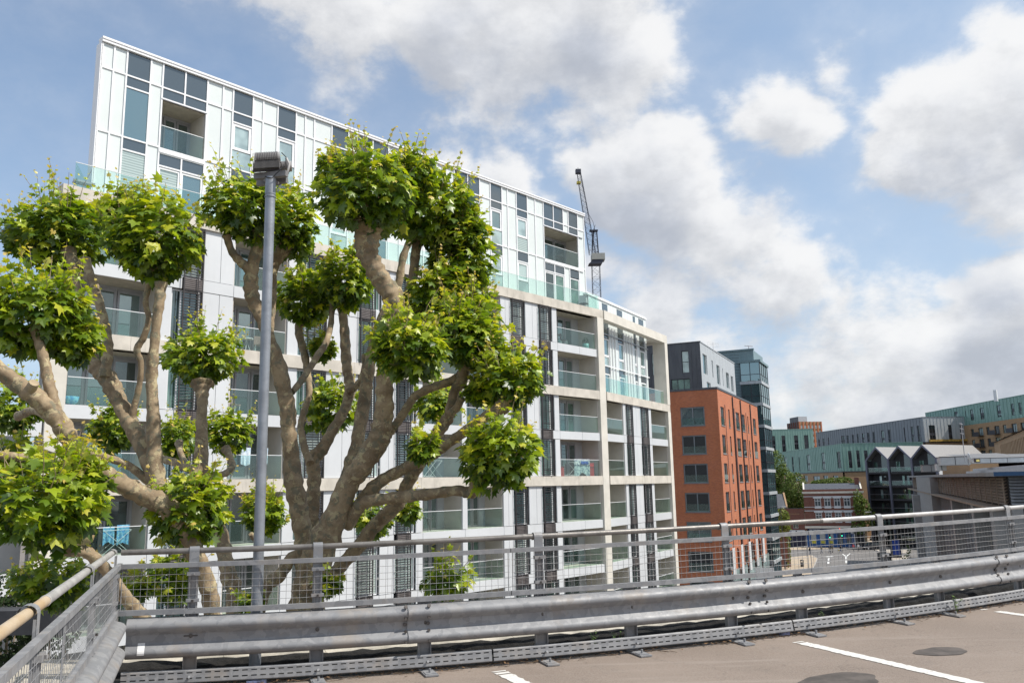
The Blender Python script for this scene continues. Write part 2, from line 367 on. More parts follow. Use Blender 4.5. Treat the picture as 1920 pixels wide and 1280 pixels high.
# --- floors: top-of-slab levels; concrete beams on every second one
FL = [28.62, 25.67, 22.70, 19.75, 16.78, 13.83, 10.86, 7.91, 4.94]
BT = .60; FT = .56
BEAM = {28.62, 22.70, 16.78}
for i in range(8):
    zc_top = FL[i]; zf = FL[i+1]; zc = zc_top-(BT if zc_top in BEAM else FT)
    # the slab edge above this storey
    if zc_top in BEAM:
        cuts = [-36.25, -33.2, -30.0, -26.3, -21.8, -17.2, -12.0, -6.6, -3.3, .15]
        for a, b_ in zip(cuts, cuts[1:]): pc(F1, 'concrete_beam', MB().box(a+.006, b_-.006, -.12, .5, zc, zc_top), 'concrete')
        if zc_top < 28:
            cuts = [.15, 3.6, 6.7, 9.9, 13.3]
            for a, b_ in zip(cuts, cuts[1:]): pc(F2, 'concrete_beam', MB().box(a+.006, b_-.006, -.12, .5, zc, zc_top), 'concrete')
    else:
        for a, b_ in [(-35.58,-32.0),(-32.0,-31.08),(-30.12,-28.62),(-28.62,-25.72),(-25.72,-24.65),(-23.48,-21.4),(-20.38,-19.0),(-17.86,-17.0),(-17.0,-13.8),(-13.8,-10.56),(-10.56,-9.62),(-8.48,-6.92),(-5.78,-5.0),(-5.0,-2.6),(-2.6,-.58)]:
            pc(F1, 'fascia_panel', MB().box(a+G, b_-G, -.02, .085, zc+G, zc_top-G), 'panel_white')
        if zc_top < 22:
            for a, b_ in [(.16,3.25),(3.25,3.78),(5.02,6.72),(8.24,9.0),(9.0,12.6)]: pc(F2, 'fascia_panel', MB().box(a+G, b_-G, -.02, .085, zc+G, zc_top-G), 'panel_white')
    ft = zc_top in BEAM
    # balconies
    if True:
        balcony(F1, -35.5, -32.05, zf, zc, style=1, glassk='glass_sky' if i < 4 else 'glass_room')
        balcony(F1, -28.55, -25.78, zf, zc, style=1, glassk='glass_sky' if i < 2 else 'glass_room')
        balcony(F1, -16.95, -14.0, zf, zc, style=0); balcony(F1, -13.6, -10.6, zf, zc, style=0); balcony(F1, -4.95, -.68, zf, zc, style=0)
    panel(F1, -14.0, -13.6, zf, zc, y=-.02, th=.12)
    for a, b_ in [(-32.0,-31.52),(-30.12,-29.3),(-29.3,-28.62),(-25.72,-25.12),(-23.48,-22.4),(-22.4,-21.45),(-19.95,-19.4),(-19.4,-18.92),(-17.48,-17.0),(-10.55,-10.1),(-10.1,-9.62),(-8.2,-7.5),(-7.5,-6.92),(-5.5,-5.0)]:
        panel(F1, a, b_, zf, zc)
    for a, l0, l1, b_ in [(-31.5,-31.05,-30.14,-30.14),(-25.1,-24.62,-23.5,-23.5),(-21.43,-21.4,-20.4,-19.97),(-18.9,-18.88,-17.9,-17.5),(-9.6,-9.58,-8.5,-8.22),(-6.9,-6.88,-5.8,-5.52)]:
        window(F1, a, b_, zf+.02, zc-.02, rnd.choice(['glass_blind','glass_pale','glass_room','glass_sky','glass_green']), 'frame_white', mull=(l0,) if l0 > a+.1 else (l1,), y=.14)
        louvre(F1, l0, l1, zf, zc, zc_top-.02 if not ft else zc)
    if i >= 2:
        balcony(F2, .2, 3.2, zf, zc, style=2, glassk='glass_room'); balcony(F2, 9.05, 12.58, zf, zc, style=2, glassk='glass_room')
        for a, b_ in [(3.24,3.75),(5.06,5.8),(5.8,6.68),(8.28,9.0)]: panel(F2, a, b_, zf, zc, 'panel_white')
        for a, l0, l1, b_ in [(3.77,3.8,4.95,5.04),(6.7,6.76,8.2,8.26)]:
            window(F2, a, b_, zf+.02, zc-.02, rnd.choice(['glass_pale','glass_room','glass_green']), y=.14, mull=((a+b_)/2,))
            louvre(F2, l0, l1, zf, zc, zc_top-.02 if not ft else zc)
# vertical concrete members
pc(F1, 'concrete_pilaster', MB().box(-36.25, -35.6, -.12, .5, 4.9, 22.09), 'concrete_smooth')
pc(F1, 'concrete_pillar', MB().box(-.58, .14, -.14, 1.6, 4.94, 28.01), 'concrete_smooth')
pc(F2, 'concrete_pillar', MB().box(12.66, 13.3, -.14, 1.6, 4.94, 22.09), 'concrete_smooth')
# body of the building behind the balconies, in four slabs so that nothing shows through
b = MB(); b.prism([(-36.0, 1.7), (.5, 1.7), (.5, 15), (-30, 15)], 4.9, 28.45, 'z'); pc(F1, 'building_core', b, 'panel_grey')
b = MB(); b.prism([(.0, 1.7), (13.2, 1.7), (13.2, 14), (-3, 14)], 4.9, 22.6, 'z'); pc(F2, 'building_core', b, 'panel_grey')
b = MB(); b.prism([(-36.0, .1), (.0, .1), (.0, 15), (-30, 15)], 0, 4.86, 'z'); pc(F1, 'plinth', b, 'panel_grey')
b = MB(); b.prism([(.2, .1), (13.2, .1), (13.2, 14), (-3, 14)], 0, 4.86, 'z'); pc(F2, 'plinth', b, 'panel_grey')
# terrace on top of the lower floors
b = MB(); b.prism([(-36.2, -.1), (.14, -.1), (.5, 14), (-30, 14)], 28.46, 28.6, 'z'); pc(F1, 'terrace_deck', b, 'concrete')
o = pc(F1, 'terrace_balustrade', MB().box(-35.75, .1, .14, .17, 29.72, 29.745), 'frame_white')
q = -35.75
while q < -.3:
    e = min(q+1.62, .1); MB().box(q+.012, e-.012, .145, .163, 28.62, 29.72).build('glass_panel', 'glass_rail', o); q = e
MB().box(.075, .10, .17, 1.4, 28.62, 29.72).build('glass_panel', 'glass_rail', o)
MB().prism([(-35.75, .17), (-35.72, .17), (-33.9, 3.4), (-33.94, 3.4)], 28.62, 29.72, 'z').build('glass_panel', 'glass_rail', o)

# --- the tall upper block, white curtain wall
UB0, UB1 = 28.6, 36.35
edges = [(-34.57,-34.05,0),(-34.05,-33.48,0),(-33.48,-32.39,'T'),(-32.39,-31.82,0),(-31.82,-30.73,'L'),(-30.73,-29.61,'l'),(-29.61,-28.79,0),(-28.79,-28.25,0),(-28.25,-27.15,1),(-27.15,-26.57,0),(-26.57,-25.73,0),(-25.73,-24.62,1),(-24.62,-24.05,0),(-24.05,-23.48,0),(-23.48,-22.35,0),(-22.35,-21.22,1),(-21.22,-20.65,0),(-20.65,-19.51,'L'),(-19.51,-18.36,'l'),(-18.36,-17.54,0),(-17.54,-16.81,0),(-16.81,-15.66,1),(-15.66,-14.55,1),(-14.55,-13.72,0),(-13.72,-13.06,0),(-13.06,-11.87,'L'),(-11.87,-10.78,'l'),(-10.78,-9.78,0),(-9.78,-8.66,1),(-8.66,-8.1,0),(-8.1,-7.22,0),(-7.22,-6.08,1),(-6.08,-5.26,0),(-5.26,-4.36,0),(-4.36,-3.25,'R'),(-3.25,-2.14,'r'),(-2.14,-1.54,'w'),(-1.54,-.42,'q'),(-.42,.34,0)]
def mull(fr, u, z0, z1, w=.07): pc(fr, 'mullion', MB().box(u-w/2, u+w/2, -.05, .03, z0, z1), 'mullion_white')
mb = MB()
def hbar(u0, u1, z, w=.07): mb.box(u0+.035, u1-.035, -.045, .028, z-w/2, z+w/2)
def gl(fr, u0, u1, z0, z1, m): pc(fr, 'glass_panel', MB().box(u0+.03, u1-.03, .0, .06, z0+.03, z1-.03), m)
for a, b_, k in edges:
    top = 36.12
    if k == 0 or k == 'w':
        lows = 34.40 if k == 'w' else 28.62
        for z0, z1 in ((34.95, top), (31.98, 34.95), (28.62, 31.98)):
            if k == 'w' and z0 < 34: 
                if z0 < 29: panel(U1, a, b_, 28.62, 31.98, 'panel_glasswhite', th=.06)
                continue
            panel(U1, a, b_, z0, z1, 'panel_glasswhite', th=.06); hbar(a, b_, z0)
        if k == 'w': panel(U1, a, b_, 34.40, 34.95, 'panel_glasswhite', th=.06)
        continue
    gl(U1, a, b_, 34.95, top, 'glass_dark'); gl(U1, a, b_, 34.40, 34.95, 'glass_dark'); hbar(a, b_, 34.95); hbar(a, b_, 34.40)
    if k == 1:
        window(U1, a+.03, b_-.03, 32.98, 34.36, rnd.choice(['glass_pale','glass_sky','glass_pale']), 'mullion_white', .14, y=-.01)
        gl(U1, a, b_, 31.98, 32.95, rnd.choice(['glass_pale','glass_blind'])); hbar(a, b_, 31.98)
        gl(U1, a, b_, 31.25, 31.98, 'glass_dark'); hbar(a, b_, 31.25)
        window(U1, a+.03, b_-.03, 29.93, 31.22, rnd.choice(['glass_pale','glass_sky']), 'mullion_white', .14, y=-.01)
        gl(U1, a, b_, 28.62, 29.90, 'glass_pale')
    elif k == 'T':
        gl(U1, a, b_, 31.98, 34.37, 'glass_sky'); hbar(a, b_, 31.98); gl(U1, a, b_, 31.4, 31.98, 'glass_dark'); hbar(a, b_, 31.4); gl(U1, a, b_, 28.62, 31.4, 'glass_blind')
    elif k in 'Ll':
        gl(U1, a, b_, 31.1, 31.72, 'glass_dark'); hbar(a, b_, 31.1); hbar(a, b_, 31.72)
        window(U1, a+.03, b_-.03, 28.64, 31.05, 'glass_blind' if k == 'L' else 'glass_sky', 'mullion_white', .09, y=-.01)
    elif k in 'Rr':
        gl(U1, a, b_, 31.1, 31.72, 'glass_dark'); hbar(a, b_, 31.1); hbar(a, b_, 31.72)
        window(U1, a+.03, b_-.03, 28.64, 31.05, 'glass_room' if k == 'R' else 'glass_green', 'mullion_white', .09, y=-.01)
    elif k == 'q':
        gl(U1, a, b_, 31.1, 31.72, 'glass_dark'); window(U1, a+.03, b_-.03, 28.64, 31.05, 'glass_green', 'mullion_white', .07, y=-.01)
for a, b_, k in edges+[(.34, .34, 0)]:
    if k in ('l',): mull(U1, a, 34.37, 36.12); mull(U1, a, 28.62, 31.98); continue
    if k in ('r', 'w', 'q'): mull(U1, a, 34.37, 36.12); mull(U1, a, 28.62, 31.98); continue
    mull(U1, a, 28.62, 36.12)
pc(U1, 'transom', mb, 'mullion_white')
pc(U1, 'roof_cap', MB().box(-34.62, .42, -.12, .3, 36.13, 36.20).box(-34.62, .42, -.09, .3, 36.205, 36.26).box(-34.62, .42, -.14, .35, 36.265, 36.36), 'mullion_white')
pc(U1, 'end_fin', MB().box(-34.64, -34.57, -.05, .5, 28.62, 36.12), 'mullion_white')
for a, b_ in ((-31.82, -29.61), (-20.65, -18.36), (-13.06, -10.78), (-4.36, .10)):
    balcony(U1, a+.06, b_-.06, 31.98, 34.33, style=1 if b_ < -5 else 2, wallm='render_beige', depth=1.5, rail=False, glassk='glass_room')
    balustrade(U1, a+.06, b_-.06, 31.98, y=.02, h=1.1)
    pc(U1, 'loggia_sill', MB().box(a, b_, -.08, .10, 31.74, 31.96), 'mullion_white')
    pc(U1, 'loggia_trim', MB().box(a-.02, b_+.02, -.07, .02, 34.34, 34.368), 'frame_grey')
# core of the upper block (skewed left end so that it runs away from the street)
b = MB(); b.prism([(-34.5, .08), (-32.0, .08), (-32.0, 1.7), (-33.4, 1.7)], 28.6, 36.1, 'z')
b.prism([(-33.4, 1.7), (.3, 1.7), (.3, 12), (-27.0, 12)], 28.6, 36.3, 'z')
lo = [-34.3, -31.92, -29.5, -20.75, -18.26, -13.16, -10.68, -4.46, .16, .3]
for a, b_ in ((-31.92, -31.9), (-29.5, -20.8), (-18.2, -13.2), (-10.6, -4.5)): b.box(a, b_, .07, 1.69, 28.6, 36.1)
for a, b_ in ((-31.9, -29.52), (-20.78, -18.22), (-13.18, -10.62), (-4.48, .2)): b.box(a, b_, .16, 1.69, 28.6, 31.8); b.box(a, b_, .07, 1.69, 34.5, 36.1)
pc(U1, 'building_core', b, 'panel_grey')

# --- second facade: recessed white wall behind the big open concrete frame, roof strip above
pc(F2, 'frame_beam', MB().box(.16, 6.6, -.14, .42, 27.98, 28.66), 'concrete_smooth'); pc(F2, 'frame_beam', MB().box(6.612, 13.3, -.14, .42, 27.98, 28.66), 'concrete_smooth')
pc(F2, 'frame_pillar', MB().box(12.66, 13.3, -.14, .95, 22.70, 27.975), 'concrete_smooth')
pc(F2, 'frame_beam', MB().box(12.66, 13.3, .43, 4.0, 27.98, 28.66), 'concrete_smooth')
pc(F2, 'frame_soffit', MB().box(11.5, 12.65, .43, 4.0, 28.1, 28.3), 'concrete_smooth')
T2 = [(1.25,2.4,0),(2.4,3.42,1),(3.42,3.95,0),(3.95,4.5,0),(4.5,5.2,0),(5.2,6.29,1),(6.29,6.85,0),(6.85,7.4,0),(7.4,7.95,0),(7.95,8.5,0),(8.5,9.0,1),(9.0,9.75,0),(9.75,10.85,1),(10.85,11.4,0)]
for a, b_, k in T2:
    if k:
        gl(U2, a, b_, 28.7, 29.75, 'glass_dark'); gl(U2, a, b_, 27.1, 28.6, 'glass_dark')
        window(U2, a+.02, b_-.02, 25.72, 27.05, 'glass_sky', 'mullion_white', .09, y=-.01); window(U2, a+.02, b_-.02, 24.95, 25.7, 'glass_pale', 'mullion_white', .06, y=-.01)
        gl(U2, a, b_, 24.4, 24.95, 'glass_dark'); window(U2, a+.02, b_-.02, 22.72, 24.38, 'glass_sky', 'mullion_white', .09, y=-.01)
        panel(U2, a, b_, 29.75, 29.9, 'panel_glasswhite', th=.06)
    else:
        panel(U2, a, b_, 24.95, 28.0, 'panel_glasswhite', th=.06); panel(U2, a, b_, 22.72, 24.95, 'panel_glasswhite', th=.06); panel(U2, a, b_, 28.0, 29.9, 'panel_glasswhite', th=.06)
        pc(U2, 'fin', MB().box(a-.02, a+.02, -.10, -.001, 22.72, 28.0), 'mullion_white')
for a, b_ in ((.0, 1.25),): panel(U2, a, b_, 22.72, 28.0, 'panel_glasswhite', th=.06); panel(U2, a, b_, 28.0, 29.9, 'panel_glasswhite', th=.06)
pc(U2, 'transom', MB().box(.0, 11.42, -.12, -.101, 24.9, 24.98), 'mullion_white')
pc(U2, 'gutter_rail', MB().box(.0, 11.42, -.12, -.06, 27.3, 27.38), 'frame_grey')
pc(U2, 'roof_cap', MB().box(-.3, 11.45, -.08, .3, 29.91, 30.03).box(-.3, 11.45, -.02, .02, 30.09, 30.12), 'mullion_white')
b = MB(); b.prism([(-.2, .08), (11.38, .08), (11.38, 12), (-3, 12)], 22.6, 29.88, 'z'); pc(U2, 'building_core', b, 'panel_grey')
o = pc(F2, 'terrace_balustrade', MB().box(.2, 12.6, .14, .17, 23.80, 23.825), 'frame_white')
q = .2
while q < 12.5: MB().box(q+.012, q+1.54, .145, .163, 22.72, 23.80).build('glass_panel', 'glass_rail', o); q += 1.55
pc(F2, 'terrace_deck', MB().box(.16, 12.6, .5, 2.0, 22.5, 22.69), 'concrete')
pc(F2, 'privacy_screen', MB().box(4.7, 5.9, .6, .64, 22.7, 24.5), 'glass_rail')
for q in (.3, 12.0): pass

# --- lower wing past the left end
lw = MB()
for i, z in enumerate((19.2, 16.3, 13.4, 10.5, 7.6)):
    for a, b_ in ((-46, -42.3), (-42.3, -38.6), (-38.6, -36.3)): pc(F1, 'fascia_panel', MB().box(a+G, b_-G, -.02, .5, z-.75, z), 'panel_white')
    for a, b_ in ((-45.9, -42.4), (-42.2, -38.7)):
        pc(F1, 'side_wall', MB().box(b_, b_+.16, .02, 1.6, z-2.9, z-.76), 'render_beige')
        door(F1, a+.2, a+1.7, z-2.85, z-.8, 1.6, 'glass_green'); door(F1, a+1.8, a+3.2, z-2.85, z-.8, 1.6, 'glass_pale')
        balustrade(F1, a, b_-.05, z-2.9, h=.9)
pc(F1, 'building_core', MB().box(-46, -36.2, 1.62, 14, 0, 19.1), 'panel_grey')
# ------------------------------------------------------------------ roof deck of the car park, its barriers and fences
DZ = EYE-1.588
CRN = Vector((-2.95, 7.132, 0)); FH = 70.3; S0_ = -.36
LCN = Vector((-3.37, 7.2, 0)); LD = Vector((.3535, -.9354, 0)); LN = Vector((.9354, .3535, 0))
fd = Vector((math.sin(R(FH)), math.cos(R(FH)), 0)); fn = Vector((fd.y, -fd.x, 0))      # along the fence ; towards the deck
def zo(s): return .012*min(max(s-1.0, 0), 14)
def nc(s): return -.211*((s-5)**2/10-2.5) if s < 10 else -.211*(s-10)     # the edge bows gently in plan
def mat_galv():
    mt = bpy.data.materials.new('galvanised'); mt.use_nodes = True; T = NT(mt.node_tree)
    out = T.n('ShaderNodeOutputMaterial'); b = T.n('ShaderNodeBsdfPrincipled'); T.set(out.inputs[0], b.outputs[0])
    tc = T.n('ShaderNodeTexCoord').outputs['Object']
    vo = T.n('ShaderNodeTexVoronoi'); T.set(vo.inputs['Vector'], T.vmath('ADD', tc, T.vmath('SCALE', T.noise(tc, 9, 3, .6, out=1), .10))); vo.inputs['Scale'].default_value = 17
    sep = T.n('ShaderNodeSeparateColor'); T.set(sep.inputs[0], vo.outputs['Color'])
    c = T.mix(T.ramp(sep.outputs[0], .1, .9), (.225, .228, .238, 1), (.285, .286, .293, 1))
    c = T.mix(T.ramp(T.noise(tc, 3.0, 6, .65), .5, .72, 0, .55), c, (.34, .29, .24, 1))
    mp = T.n('ShaderNodeMapping'); T.set(mp.inputs[0], tc); mp.inputs['Scale'].default_value = (14, 2, 2)
    c = T.mix(T.ramp(T.noise(mp.outputs[0], 3.0, 5, .7), .6, .75, 0, .4), c, (.45, .45, .45, 1))
    T.set(b.inputs['Base Color'], c); b.inputs['Metallic'].default_value = .15
    T.set(b.inputs['Roughness'], T.ramp(T.noise(tc, 12, 4, .6), .3, .7, .50, .66))
    bp = T.n('ShaderNodeBump'); T.set(bp.inputs['Height'], T.noise(tc, 30, 4, .6)); bp.inputs['Strength'].default_value = .12; bp.inputs['Distance'].default_value = .01; T.set(b.inputs['Normal'], bp.outputs[0])
    MATS['galvanised'] = mt
mat_galv()
mat('pipe_brown', (.20, .185, .17), .42, .35, .25, 6, .1, 60)
mat('pipe_grey', (.50, .48, .46), .40, .3, .15, 8, .08, 60)
mat('pipe_tan', (.46, .33, .19), .6, .1, .0, 5, .12, 50, col2=(.52, .42, .30))
mat('bolt_dark', (.10, .09, .085), .6, .5, .3, 30)
mat('reflector_white', (.85, .85, .85), .4)
mat('blue_wrapper', (.12, .14, .24), .35, 0, .5, 30)
mat('felt_dark', (.035, .033, .03), .95, 0, .5, 14, .9, 60)
mat('moss_black', (.012, .011, .010), 1, 0, .5, 20, .9, 50)
mat('kerb_pale', (.46, .42, .35), .9, 0, .25, 5, .4, 40, stain=.5)
mat('car_park_wall', (.33, .31, .29), .85, 0, .1, .6, .2, 12, stain=.4)
def mat_paint():
    mt = bpy.data.materials.new('line_paint'); mt.use_nodes = True; T = NT(mt.node_tree)
    out = T.n('ShaderNodeOutputMaterial'); b = T.n('ShaderNodeBsdfPrincipled'); T.set(out.inputs[0], b.outputs[0]); tc = T.n('ShaderNodeTexCoord').outputs['Object']
    c = T.mix(T.ramp(T.noise(tc, 38, 6, .75), .57, .64, 0, .9), (.66, .64, .60, 1), (.24, .19, .16, 1)); c = T.mix(T.ramp(T.noise(tc, 6, 4, .6), .5, .8, 0, .35), c, (.38, .34, .30, 1))
    T.set(b.inputs['Base Color'], c); b.inputs['Roughness'].default_value = .8; MATS['line_paint'] = mt
mat_paint()
mat('twig', (.12, .08, .05), .9, 0, .4, 20); mat('dead_leaf', (.15, .085, .04), .9, 0, .5, 20)
def mat_deck():
    mt = bpy.data.materials.new('deck_asphalt'); mt.use_nodes = True; T = NT(mt.node_tree)
    out = T.n('ShaderNodeOutputMaterial'); b = T.n('ShaderNodeBsdfPrincipled'); T.set(out.inputs[0], b.outputs[0])
    tc = T.n('ShaderNodeTexCoord').outputs['Object']
    c = T.mix(T.ramp(T.noise(tc, .8, 5, .6), .3, .7), (.185, .139, .108, 1), (.250, .193, .154, 1))
    c = T.mix(T.ramp(T.noise(tc, 3.5, 6, .7), .52, .75, 0, .5), c, (.14, .115, .095, 1))
    c = T.mix(T.ramp(T.noise(tc, 90, 3, .7), .35, .65, 0, .55), c, (.31, .27, .235, 1))
    c = T.mix(T.ramp(T.noise(tc, 55, 3, .7), .56, .70, 0, .6), c, (.12, .10, .085, 1))
    wv = T.n('ShaderNodeTexVoronoi', feature='DISTANCE_TO_EDGE'); T.set(wv.inputs['Vector'], T.vmath('ADD', tc, T.vmath('SCALE', T.noise(tc, 2.5, 5, .6, out=1), .5))); wv.inputs['Scale'].default_value = .55
    c = T.mix(T.ramp(wv.outputs[0], .0, .004, .30, 0), c, (.07, .058, .05, 1))
    mpb = T.n('ShaderNodeMapping'); T.set(mpb.inputs[0], tc); mpb.inputs['Rotation'].default_value = (0, 0, .32); mpb.inputs['Scale'].default_value = (.35, 3.2, 1)
    c = T.mix(T.ramp(T.noise(mpb.outputs[0], 1.6, 5, .65), .52, .8, 0, .42), c, (.36, .31, .27, 1))
    T.set(b.inputs['Base Color'], c); b.inputs['Roughness'].default_value = .92
    bp = T.n('ShaderNodeBump'); T.set(bp.inputs['Height'], T.noise(tc, 110, 4, .7)); bp.inputs['Strength'].default_value = .5; bp.inputs['Distance'].default_value = .006; T.set(b.inputs['Normal'], bp.outputs[0])
    MATS['deck_asphalt'] = mt
mat_deck()
def W2(s, n, z=0.0): p = CRN+fd*s+fn*(n+nc(s)); return (p.x, p.y, DZ+zo(s)+z)      # fence coordinates -> world
# deck surface
b = MB(); ss = [-.36, .5, 1, 2, 3, 3.4, 4, 5, 6, 7, 8, 9, 10, 11, 12.4, 16, 22, 30, 40]; nn = [-.02, 4, 9, 16, 30]
vs = [W2(s, n) for s in ss for n in nn]; fs = []
for i in range(len(ss)-1):
    for j in range(len(nn)-1): k = i*len(nn)+j; fs.append((k, k+1, k+1+len(nn), k+len(nn)))
b.add(vs, fs); o = b.build('car_park_deck', 'deck_asphalt', kind='structure')
b = MB(); b.add([W2(-1.3, -.98, -.02), W2(40, -.98, -.02), W2(40, -.98, -6), W2(-1.3, -.98, -DZ+.05)], [(0, 3, 2, 1)])
b.add([W2(-1.3, -.98, -.02), W2(-1.3, 30, -.02), W2(-1.3, 30, -DZ), W2(-1.3, -.98, -DZ)], [(0, 1, 2, 3)])
b.add([W2(40, -.98, -6), W2(-1.3, -.98, -DZ+.05), W2(40, -.98, -DZ-.2)], [(0, 1, 2)])
b.build('car_park_wall', 'car_park_wall', kind='structure')
# gutter felt, ragged moss edge and pale coping outside the fence
def strip(name, rows, m, jag=0.0, seed=3, **pr):
    r = random.Random(seed); b = MB(); n = 260; L = 26.0; vs = []; fs = []
    for i in range(n+1):
        s = -.40+L*i/n
        for j, (nv, z) in enumerate(rows): vs.append(W2(s, nv+r.uniform(-jag, jag), z+r.uniform(-jag, jag)*.6))
    k = len(rows)
    for i in range(n):
        for j in range(k-1): q = i*k+j; fs.append((q, q+1, q+1+k, q+k))
    b.add(vs, fs); return b.build(name, m, **pr)
strip('gutter', [(-.02, .002), (-.10, -.012), (-.30, .02), (-.40, .035)], 'felt_dark', .006, kind='structure')
strip('gutter_moss', [(-.33, .03), (-.38, .085), (-.46, .112), (-.54, .112), (-.58, .06)], 'moss_black', .016, 5, kind='structure')
b = MB(); L = -1.3
while L < 26: b.add([W2(L, -.44, .07), W2(L+.895, -.44, .07), W2(L+.895, -.98, .085), W2(L, -.98, .085), W2(L, -.44, -.3), W2(L+.895, -.44, -.3), W2(L+.895, -.98, -.3), W2(L, -.98, -.3)], [(0,1,2,3),(0,4,5,1),(2,6,7,3),(1,5,6,2),(3,7,4,0)]); L += .9
b.build('parapet_coping', 'kerb_pale', kind='structure')
# same on the left side
def WL(t, n, z=0.0): p = LCN+LD*t+LN*n; return (p.x, p.y, DZ+z)           # t towards the camera, n towards the deck
b = MB(); b.add([WL(-.4, .06, -.0), WL(16, .06, -.0), WL(16, -.3, .03), WL(-.4, -.3, .03)], [(0,1,2,3)]); b.build('gutter', 'felt_dark', kind='structure')
b = MB(); b.add([WL(-.95, -.30, .08), WL(16, -.30, .08), WL(16, -.9, .08), WL(-.95, -.9, .08), WL(-.95, -.30, -.3), WL(16, -.30, -.3)], [(0,1,2,3),(0,4,5,1)]); b.build('parapet_coping', 'kerb_pale', kind='structure')

# painted bay lines: worn paint sheets 4 mm above the deck
def painted(name, a, c, w, seed, m='line_paint'):
    r = random.Random(seed); a = Vector(a); c = Vector(c); d = (c-a); L = d.length; d.normalize(); nn_ = Vector((-d.y, d.x)); b = MB(); N = int(L/.03)
    vs = []; fs = []
    def zd(p): q = Vector((p.x, p.y, 0))-CRN; return DZ+zo(q.dot(fd))+.004
    for i in range(N+1):
        p = a+d*(L*i/N)
        for e in (-1, 1):
            q = p+nn_*(e*(w/2+r.uniform(-.012, .006))); vs.append((q.x, q.y, zd(q)))
    for i in range(N):
        if r.random() > (.0 if i > 6 else .25): fs.append((2*i, 2*i+1, 2*i+3, 2*i+2))
    b.add(vs, fs); o = b.build(name, m, kind='structure'); return o
bay = Vector((-.105, -1.0)).normalized()
painted('bay_line', (2.66, 8.26), (4.25, 4.6), .13, 1)
painted('bay_line', (-.17, 7.40), (.62, 5.6), .13, 2)
painted('bay_line', (5.28, 9.72), (6.7, 6.4), .12, 3)
# dark damp patches
mat('damp', (.09, .075, .065), .8, 0, .3, 6)
def patch(cx_, cy_, rx, ry, seed, ang):
    r = random.Random(seed); b = MB(); vs = [(cx_, cy_, 0)]; N = 40; ph = [r.uniform(0, 6) for _ in range(4)]
    for i in range(N):
        a = 2*math.pi*i/N; k = 1+.10*math.sin(2*a+ph[0])+.06*math.sin(3*a+ph[1])+.03*math.sin(7*a+ph[2])
        x = rx*k*math.cos(a); y = ry*k*math.sin(a); vs.append((cx_+x*math.cos(ang)-y*math.sin(ang), cy_+x*math.sin(ang)+y*math.cos(ang), 0))
    vs = [(x, y, DZ+zo((Vector((x, y, 0))-CRN).dot(fd))+.004) for x, y, _ in vs]
    b.add(vs, [(0, i+1, (i+1) % N+1) for i in range(N)]); b.build('damp_patch', 'damp', kind='structure')
patch(3.73, 7.62, .235, .17, 1, .2); patch(2.48, 6.70, .36, .22, 2, .3)

# --- posts, rails and mesh
def Wf(mode):
    return (lambda s, n, z: Vector(W2(s, n, z))) if mode == 0 else (lambda s, n, z: Vector(WL(s, n, z)))
def run(b, w, s0, s1, n, z, hw, hh, mi=0, step=.5):   # rectangular bar following the slope
    k = max(1, int(abs(s1-s0)/step)); vs = []; fs = []
    for i in range(k+1):
        s = s0+(s1-s0)*i/k
        vs += [w(s, n-hw, z-hh), w(s, n+hw, z-hh), w(s, n+hw, z+hh), w(s, n-hw, z+hh)]
    for i in range(k):
        for j in range(4): fs.append((i*4+j, i*4+(j+1) % 4, (i+1)*4+(j+1) % 4, (i+1)*4+j))
    fs += [(3, 2, 1, 0), (k*4, k*4+1, k*4+2, k*4+3)]
    b.add(vs, fs, mi)
def fbox(b, w, s0, s1, n0, n1, z0, z1, mi=0):
    vs = [w(s, n, z) for z in (z0, z1) for s, n in ((s0, n0), (s1, n0), (s1, n1), (s0, n1))]
    b.add(vs, [(0,3,2,1),(4,5,6,7),(0,1,5,4),(1,2,6,5),(2,3,7,6),(3,0,4,7)], mi)
